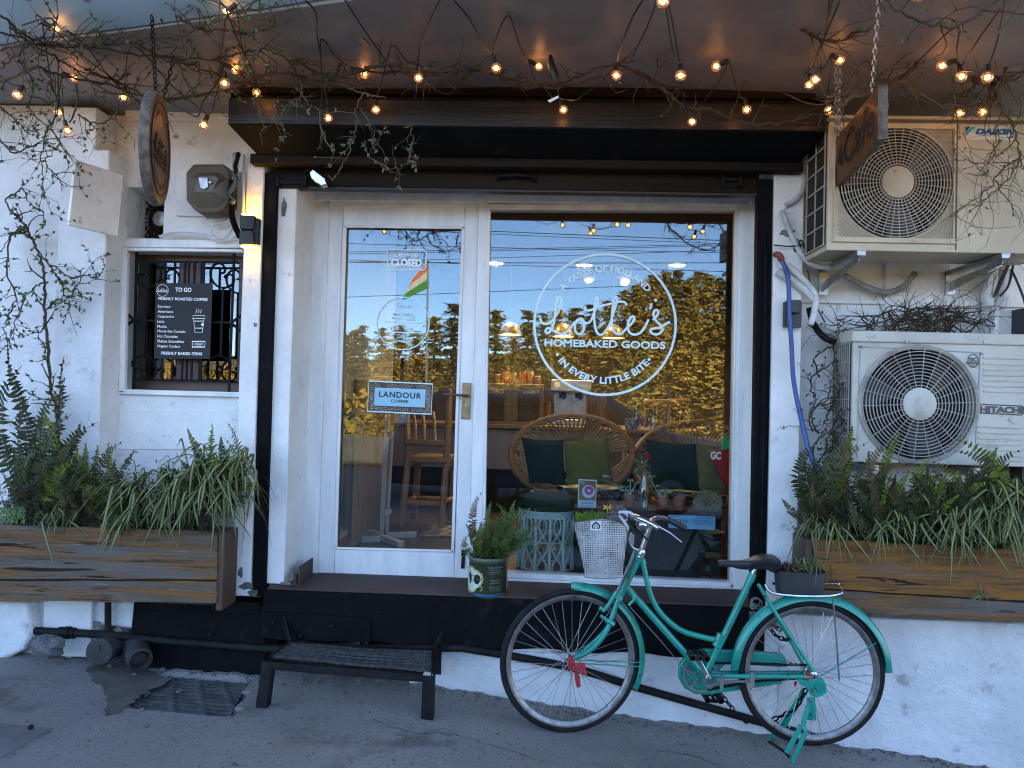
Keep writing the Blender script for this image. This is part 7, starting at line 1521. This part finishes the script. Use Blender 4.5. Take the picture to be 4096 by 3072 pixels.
b = MB(); b.lathe(P(2354,1966,cz-.0008), [(px(26,4.6),0),(px(26,4.6),.0006)], 26, (0,-1,0)); O('saucer_print', b, blu, cdT)
b = MB(); b.lathe(P(2356,1962,cz-.0018), [(px(18,4.6),0),(px(18,4.6),.0006)], 24, (0,-1,0)); O('coffee_print', b, M('magenta_print', (.34,.05,.20), r=.5), cdT)
b = MB(); hc = P(2356,1963,cz-.003); s = px(8,4.6); b.prism([hc+V((s*.062*16*math.sin(t)**3,0,s*.062*(13*math.cos(t)-5*math.cos(2*t)-2*math.cos(3*t)-math.cos(4*t)))) for t in [2*math.pi*i/24 for i in range(24)]], (0,.0006,0)); O('heart_print', b, M('pale_pink_print', (.6,.45,.55), r=.5), cdT)
b = MB(); b.slab([(2316,2001),(2382,2004),(2380,2032),(2313,2029)], cz, .0008); O('caption_panel', b, blu, cdT); b = MB(); txt(b,"Valentine's Special",2326,2008,2373,2017,cz-.002,.02,.3); txt(b,'Beetroot Latte  Rs 280',2326,2021,2373,2026,cz-.002,.0); O('lettering', b, M('dark_blue_print', (.02,.05,.12), r=.5), cdT)
b = MB(); 
for k in range(9): a_ = k*.7; c_ = P(2328,1932,cz-.001); b.prism([c_,c_+V((math.cos(a_)*.012+.003,0,math.sin(a_)*.012)),c_+V((math.cos(a_+.3)*.016,0,math.sin(a_+.3)*.016)),c_+V((math.cos(a_+.6)*.012,0,math.sin(a_+.6)*.012))], (0,.0005,0))
O('succulent_print', b, M('succulent_print', (.16,.34,.26), r=.5), cdT)
succ = M('succulent_leaf', (.26,.36,.26), (.20,.30,.22), 12, .55)
def rosette(b, c, n, l_, R_, up=(0,0,1)):
    for k in range(n):
        a_ = k*2.399; d = V((math.cos(a_),math.sin(a_)*.9,R_.uniform(.2,.9))).normalized()*l_*R_.uniform(.75,1.1); s = d.cross(V((0,0,1))).normalized()*l_*.17; u = d.cross(s).normalized()*l_*.06
        b.add([c,c+d*.55+s,c+d,c+d*.55-s,c+d*.5+u,c+d*.5-u], [(0,1,4),(1,2,4),(2,3,4),(3,0,4),(0,5,1),(1,5,2),(2,5,3),(3,5,0)])
for i, (x, Y, lab, kind, w_, h_) in enumerate(((2520,4.70,'terracotta pot with tall branching succulent left of the glass vase',0,43,50),(2651,4.66,'terracotta pot with leaning succulent right of the glass vase',1,46,50),(2718,4.64,'terracotta pot with low trailing herb between succulent and watering can',2,46,52))):
    c = onT(x,Y); r_ = px(w_,Y)/2; hh = px(h_,Y); t = T('terracotta_pot', lab, 'plant pot', c, 'small pots on the trunk'); b = MB(); pr = [(r_*.72,0)]
    for k in range(9): pr += [(r_*(.76+.03*k),hh*(k+.3)/10),(r_*(.78+.03*k)+.0015,hh*(k+.8)/10)]
    pr += [(r_*1.05,hh*.92),(r_*1.05,hh),(r_*.9,hh),(r_*.88,hh*.9)]; b.lathe(c, pr, 22, cap=False); b.lathe(c, [(r_*.72,0),(r_*.72,.001)], 22); O('pot', b, terra, t); b = MB(); b.lathe(c+V((0,0,hh*.86)), [(r_*.9,0),(r_*.9,.003)], 20); O('earth', b, soil, t)
    R_ = random.Random(60+i); b = MB(); sb2 = MB(); tc_ = c+V((0,0,hh*.9))
    if kind == 0:
        for dx, dz in ((-.065,.04),(-.03,.045),(.0,.085),(.035,.07)): e = tc_+V((dx,R_.uniform(-.02,.02),dz)); sb2.tube(cat_rom([tc_,tc_+V((dx*.4,0,dz*.5)),e],4), .0035, 5); rosette(b, e, 9, .033, R_)
    elif kind == 1:
        for dx, dz in ((-.075,.115),(-.05,.06),(-.02,.03),(.015,.035),(.03,.025)): e = tc_+V((dx,R_.uniform(-.02,.02),dz)); sb2.tube(cat_rom([tc_,tc_+V((dx*.5,0,dz*.35)),e],4), .0035, 5); rosette(b, e, 9, .034, R_)
    else:
        for k in range(60): e = tc_+V((R_.gauss(0,.022),R_.gauss(0,.02),R_.uniform(.0,.03))); rosette(b, e, 4, .009, R_)
        sb2.tube([tc_,tc_+V((0,0,.01))], .004, 5)
    O('leaves', b, succ if kind < 2 else M('grey_herb', (.16,.20,.12), (.11,.15,.09), 20, .7), t, kind='stuff', sm=False); O('stem', sb2, succ, t)
vs_ = T('glass_vase', 'clear bottle vase holding a single red rose on the trunk', 'vase', onT(2575,4.66)); c = onT(2575,4.66); hh = P(2575,1883,4.66).z-TZ; r_ = px(22,4.66)
b = MB(); b.lathe(c, [(r_*.9,.002),(r_,.01),(r_,hh*.45),(r_*.85,hh*.62),(r_*.48,hh*.82),(r_*.45,hh*.95),(r_*.55,hh)], 22, cap=False); b.lathe(c, [(r_*.9,.001),(r_*.9,.003)], 22); O('bottle', b, GLASS('vase_glass', (.82,.85,.83), .10), vs_)
rs = T('rose', 'single red rose with green leaves standing in the bottle vase', 'flower', c+V((0,0,.03))); top = P(2588,1835,4.66); b = MB(); b.tube(cat_rom([c+V((.01,0,.02)),c+V((0,0,hh*.7)),P(2577,1862,4.66),top],6), .003, 6); stg = M('rose_leaf', (.06,.14,.05), (.09,.18,.07), 20, .5)
O('stem', b, stg, rs); b = MB(); R_ = random.Random(3)
for k in range(34):
    an = k*2.399; rr = .004+.020*(k/34)**.8; hgt = .022-.016*(k/34); o_ = top+V((0,0,.008)); d = V((math.cos(an),math.sin(an),0)); s = V((-d.y,d.x,0)); p = o_+d*rr
    b.add([p-s*.010-V((0,0,.012)), p+s*.010-V((0,0,.012)), p+s*.013+d*.004+V((0,0,hgt*.4)), p+d*.006+V((0,0,hgt*.8)), p-s*.013+d*.004+V((0,0,hgt*.4))], [(0,1,2,3,4)])
b.ell(top+V((0,0,.006)), (.018,.018,.018), 12, 8); O('petals', b, M('red_rose_petal', (.40,.006,.03), (.28,.004,.02), 60, .55), rs, kind='stuff')
b = MB()
for x, y, dx, dy in ((2560,1850,-26,-12),(2575,1870,24,-12),(2562,1876,-34,14),(2578,1858,14,-22),(2572,1845,-8,-24)): a_ = P(x,y,4.655); e = P(x+dx,y+dy,4.63); d = e-a_; s = d.cross(V((0,1,.3))).normalized()*d.length*.32; b.add([a_,a_+d*.4+s,e,a_+d*.4-s,a_+d*.45+V((0,-.006,0))], [(0,1,4),(1,2,4),(2,3,4),(3,0,4)])
O('leaf', b, stg, rs, sm=False)
wc = T('watering_can', 'terracotta watering can overflowing with grey green bushy herb', 'watering can', onT(2840,4.66)); c = onT(2838,4.68); b = MB(); b.lathe(c, [(.05,0),(.06,.02),(.06,.06),(.045,.085)], 22); b.tube(cat_rom([c+V((-.05,0,.03)),c+V((-.085,-.01,.06)),c+V((-.105,-.015,.10))],5), [.014]*5+[.010]*6, 8); O('can_body', b, terra, wc); b = MB(); b.tube(cat_rom([c+V((.055,0,.03)),c+V((.10,0,.04)),c+V((.10,0,.09)),c+V((.05,0,.085))],6), .006, 7); O('handle', b, terra, wc)
bh_ = T('bushy_herb', 'round grey green bushy herb growing from the watering can', 'plant', c+V((0,0,.06))); R_ = random.Random(12); b = MB(); s0 = P(2831,2012,4.62)
for k in range(1500):
    d = V((R_.gauss(0,1),R_.gauss(0,1),R_.gauss(0,1))).normalized(); p = s0+V((d.x*px(55,4.6),d.y*.06,d.z*px(50,4.6)))*R_.uniform(.45,1); q = (d+V((R_.gauss(0,.7),R_.gauss(0,.7),R_.gauss(0,.7)))).normalized()*R_.uniform(.010,.017); s = q.orthogonal().normalized()*.0032; b.add([p,p+q*.5+s,p+q,p+q*.5-s], [(0,1,2,3)])
O('leaves', b, M('thyme_leaf', (.30,.34,.22), (.20,.24,.15), 60, .7), bh_, kind='stuff', sm=False); b = MB(); b.tube([c+V((0,0,.05)),s0], .005, 5); O('stem', b, stem_l, bh_)
nt_ = T('address_notice', 'pale blue address notice taped low inside the window', 'notice', P(2766,2118,WYg+.02)); NY2 = WYg+.012; b = MB(); b.slab([(2674,2059),(2861,2067),(2861,2120),(2674,2112)], NY2, .002); O('sheet', b, M('pale_blue_paper', (.20,.45,.66), r=.6), nt_)
b = MB(); dk = lambda s, x0, y0, x1, y1: txt(b, s, x0, y0, x1, y1, NY2-.001, .01, dy=-.002)
dk('Jwald Enterprise Pvt Ltd',2681,2064,2745,2070); dk('Landour Basement Pvt Ltd',2783,2068,2850,2074)
for k, (s, s2) in enumerate((("C/o Lotte's Homebaked Goods",'Ground Floor, Sikander House'),('Sister Bazar, Mussoorie','Landour Cantt, Mussoorie, UK'),('Mussoorie, UK, 248179','info@landourcoffee.com'))): dk(s,2684,2076+8.5*k,2752-4*k,2082+8.5*k); dk(s2,2776,2079+8.5*k,2856-5*k,2085+8.5*k)
O('lettering', b, M('dark_blue_ink', (.015,.06,.16), r=.5), nt_)
bg_ = T('snack_bag', 'red snack packet with white letters at the right edge of the window', 'bag', P(2900,1960,4.8)); b = MB(); b.slab([(2832,1806),(2930,1796),(2930,1960),(2912,1958)], 4.85, .05); O('packet', b, M('red_foil', (.32,.012,.018), (.22,.01,.014), 10, .3), bg_, bev=.01); b = MB(); txt(b,'GC',2842,1806,2884,1838,4.846,.05); O('lettering', b, wp, bg_)
gbg = T('green_reflection', 'added bright green slab standing in for a reflection behind the red snack packet', 'bag', P(2905,1870,4.9)); b = MB(); b.slab([(2885,1750),(2928,1745),(2928,1880),(2894,1880)], 4.95, .04); O('packet', b, M('bright_green_reflection', (.02,.42,.14), (.02,.32,.10), 20, .35), gbg, bev=.008)  # solid green slab put in place of a green reflection
lamp('AREA', (.2,5.6,2.9), INT_W*2.2, (1,.76,.5), .5, 'window_fill_light')  # unseen area light added over the window seats, no fixture

# ------------------------------------------------------------------ what the glass mirrors: road side, car, fence, wires, cedars
MIR = 2*WYg
def MP(x, y, Yv): p = P(x,y,Yv); return V((p.x, MIR-p.y, p.z))
car = T('parked_car', 'dark grey estate car parked on the far side of the road behind the viewer', 'car', (-.1,-3.0,gz(0,-3)))
cy0, cy1 = -3.8, -2.05; cg = gz(0,-3); prof = [(-2.25,.35),(-2.3,.75),(-2.2,1.0),(-1.95,1.5),(-1.6,1.72),(-.2,1.76),(.45,1.66),(1.15,1.18),(1.9,1.05),(2.2,.85),(2.25,.4),(1.85,.33),(-1.85,.33)]; CXO = .45; prof = [(x*1.2,z) for x,z in prof]
paint = M('dark_grey_car_paint', (.06,.07,.09), (.05,.06,.08), 4, .2, coat=.3)
b = MB(); b.prism([(x+CXO,cy0,cg+z) for x,z in prof], (0,cy1-cy0,0)); O('body', b, paint, car, bev=.09, seg=3)
b = MB(); 
for q in ([(-1.85,1.1),(-1.6,1.58),(-.75,1.62),(-.75,1.1)],[(-.68,1.1),(-.68,1.62),(.35,1.56),(.98,1.1)]): b.prism([(x+CXO,cy1-.004,cg+z) for x,z in q], (0,.01,0))
O('side_window', b, M('car_glass', (.01,.012,.014), r=.12, spec=.2), car)
for x in (-1.4+CXO,1.4+CXO):
    b = MB(); b.lathe((x,cy1-.2,cg+.33), [(.20,.21),(.33,.215),(.345,.1),(.33,0)], 28, (0,1,0)); wh = O('wheel', b, rubber, car); b = MB(); b.lathe((x,cy1-.2,cg+.33), [(.0,.2),(.2,.222)], 18, (0,1,0), cap=False); O('rim', b, steel, wh)
b = MB(); b.box((2.0+CXO,cy1-.25,cg+.72),(2.2+CXO,cy1+.002,cg+.85)); O('headlight', b, bpy.data.materials['car_glass'], car, bev=.02)
fe = T('mesh_fence', 'wire mesh fence on a low parapet along the far side of the road', 'fence', (0,-6.6,0)); b = MB()
zf = lambda x: gz(x,-6)+.75
b.prism([(-30,-6.75,-1),(30,-6.75,-1),(30,-6.75,zf(30)),(0,-6.75,zf(0)),(-30,-6.75,zf(-30))], (0,.25,0)); O('parapet', b, M('dark_stone_parapet', (.06,.055,.05), (.035,.033,.03), 4, .85, b=.6, bs=10), fe)
b = MB(); 
for i in range(150): x = -11.25+.15*i; b.bar((x,-6.6,zf(x)),(x,-6.6,zf(x)+1.35), .006, .006)
for k in range(10): b.tube([(x,-6.6,zf(x)+.12+.135*k) for x in range(-12,12)], .0032, 4)
O('mesh_panel', b, iron, fe)
for i in range(9): x = -11+2.7*i; b = MB(); b.box((x,-6.63,zf(x)-.1),(x+.06,-6.57,zf(x)+1.5)); O('fence_post', b, ironrust, fe)
po_ = T('flag', 'orange white and green flag drooping from a pole across the road', 'flag', MP(1712,1690,13.5)); b = MB(); b.tube([MP(1712,1036,13.5), MP(1702,1720,13.5)], .018, 6); O('flag_pole', b, steel, po_)
fl0, fl1, fl2, fl3 = (1716,1040),(1716,1150),(1612,1198),(1668,1085)
def flagq(t0, t1): return [MP(1716,1040+(1150-1040)*t0,13.5),MP(1716,1040+(1150-1040)*t1,13.5),MP(1652-(1652-1607)*t1,1112+(1203-1112)*t1,13.45),MP(1652-(1652-1607)*t0,1112+(1203-1112)*t0,13.45)]
for nm, t0, t1, mt in (('orange_band',0,.33,M('shaded_orange_cloth', (.36,.075,.012), r=.8)),('white_band',.33,.66,M('shaded_white_cloth', (.30,.28,.26), r=.8)),('green_band',.66,1,M('shaded_green_cloth', (.02,.12,.02), r=.8))): b = MB(); b.prism(flagq(t0,t1), (0,.003,0)); O(nm, b, mt, po_)  # shade on the flag is put into the darkened cloth colours
for i, (y0, y1) in enumerate(((925,963),(936,976),(998,976),(1005,982),(1033,1001),(1052,1052),(1059,1087),(1168,1128),(990,1012))):
    b = MB(); A = MP(1950,y0,17); C = MP(2900,y1,17); d = C-A; pts = [A+d*(t/10) for t in range(-40,51,5)]; m_ = (A+C)/2
    pts = [p+V((0,0,.0006*((p-m_).x)**2)) for p in pts]; b.tube(pts, .010 if i in (0,5) else .007, 5); O('power_line', b, cable_m, None, 'thin black power line across the sky, reflected %s' % ['highest','second highest','crossing upward third','crossing upward fourth','fifth from the top','thickest in the middle','just below the thickest','lowest by the treetops','between upper pairs'][i], 'power line', 'power lines along the road')
ced_m = [M('cedar_foliage_%s' % n, c, c2, 1.2, .7, rv=.25) for n, c, c2 in (('golden', (.31,.175,.018), (.16,.105,.014)), ('green', (.19,.135,.018), (.11,.09,.016)), ('dark', (.13,.10,.017), (.075,.066,.014)))]
bark = M('cedar_bark', (.08,.06,.045), (.05,.038,.03), 6, .9)
def cedar_mesh(seed):
    R_ = random.Random(seed); b = MB(); L_ = 24
    for k in range(L_):
        h = .05+.93*k/L_+R_.uniform(-.014,.014); rr = .25*(1-min(1,h/1.01)**4)*R_.uniform(.70,1.15)*(.75+.25*math.sin(h*40+seed))+.03
        for j in range(R_.randint(11,15)):
            a = R_.uniform(0,6.283); ln = rr*R_.uniform(.45,1.15); dr = R_.uniform(-.05,.015)
            for s in range(16):
                f = .08+.92*s/15; w_ = .024*(1-.45*f)*R_.uniform(.5,1.5); p = V((math.cos(a)*ln*f+R_.gauss(0,.010), math.sin(a)*ln*f+R_.gauss(0,.010), h+dr*f*f+R_.uniform(-.018,.012)))
                u = V((R_.uniform(-1,1),R_.uniform(-1,1),R_.uniform(-.4,.4)))*w_; v = V((R_.uniform(-1,1),R_.uniform(-1,1),R_.uniform(-.6,.6)))*w_; b.add([p-u,p+v*.6,p+u,p-v*.6], [(0,1,2,3)])
    return b.mesh('crown')
CM = []
for k, m in enumerate((ced_m[0],ced_m[1],ced_m[2],ced_m[0],ced_m[1])): me = cedar_mesh(70+k); me.materials.append(m); CM.append(me)
b = MB(); b.tube([(0,0,-.15),(.004,0,.4),(0,0,.97)], [.022,.016,.003], 7); TM = b.mesh('trunk'); TM.materials.append(bark)
cl_ = [(1290,1330,46,0),(1350,1335,50,3),(1385,1325,52,1),(1420,1305,48,4),(1450,1290,44,2),(1530,1300,58,1),(1600,1285,50,0),(1665,1315,60,2),(1740,1250,42,1),(1822,1200,40,2),(1890,1230,52,1),(1985,1222,44,1),(2055,1290,60,0),(2115,1228,46,2),(2175,1240,62,1),(2232,1220,56,0),(2300,1214,48,1),(2365,1205,52,2),(2440,1180,56,0),(2500,1140,50,1),(2545,1120,46,3),(2580,1095,48,0),(2620,1075,46,3),(2665,1062,50,4),(2710,1058,50,1),(2755,1085,40,0),(2790,1066,48,2),(2830,1070,44,3),(2880,1085,48,4),(2925,1060,46,1),(2960,1075,40,0),(3010,1070,46,3),(3100,1090,52,1),(1200,1320,48,1),(1100,1300,55,0),(2480,1290,34,3),(2640,1250,33,0),(2780,1270,32,3),(2900,1260,31,0),(2350,1310,36,0),(1560,1380,36,3),(1680,1390,35,0),(2560,1340,30,4),(2720,1370,29,3),(2860,1370,28,0)]
for i, (x, y, Yv, k) in enumerate(cl_):
    top = MP(x,y,Yv); g = hillz(top.x, top.y)-.3; H_t = max(5.5, top.z-g); wsc = H_t*(1.1 if H_t < 8 else .82)
    t = T('cedar_tree', 'sunlit cedar on the hillside across the road, mirrored in the shop glass', 'tree', (top.x, top.y, top.z-H_t), 'cedars on the hillside')
    mtx = Matrix.Translation((top.x,top.y,top.z-H_t))@Matrix.Rotation(i*1.7,4,'Z')@Matrix.Diagonal((wsc,wsc,H_t,1)); inst('crown', CM[k], mtx, t); inst('trunk', TM, mtx, t)
R_ = random.Random(77); b = MB()
for i in range(26000):
    d = R_.uniform(2,62); y = -9.5-d; x = R_.uniform(-30,34)*(.5+d/60); z = hillz(x,y); s = R_.uniform(.10,.32)*(1+d*.012); cl = 1+.7*math.sin(x*.9+y*.3)*math.sin(y*.7)
    p = V((x,y,z+R_.uniform(0,1.3)*cl*(1.0 if d > 8 else .5))); u = V((R_.gauss(0,1),R_.gauss(0,1),R_.gauss(0,.8))).normalized()*s; v = V((R_.gauss(0,1),R_.gauss(0,1),R_.gauss(0,.8))).normalized()*s; b.add([p-u,p+v*.6,p+u,p-v*.6], [(0,1,2,3)])
O('undergrowth', b, M('golden_scrub', (.30,.18,.018), (.13,.095,.018), .35, .75), None, 'golden scrub covering the hillside across the road', 'undergrowth', kind='stuff', sm=False)
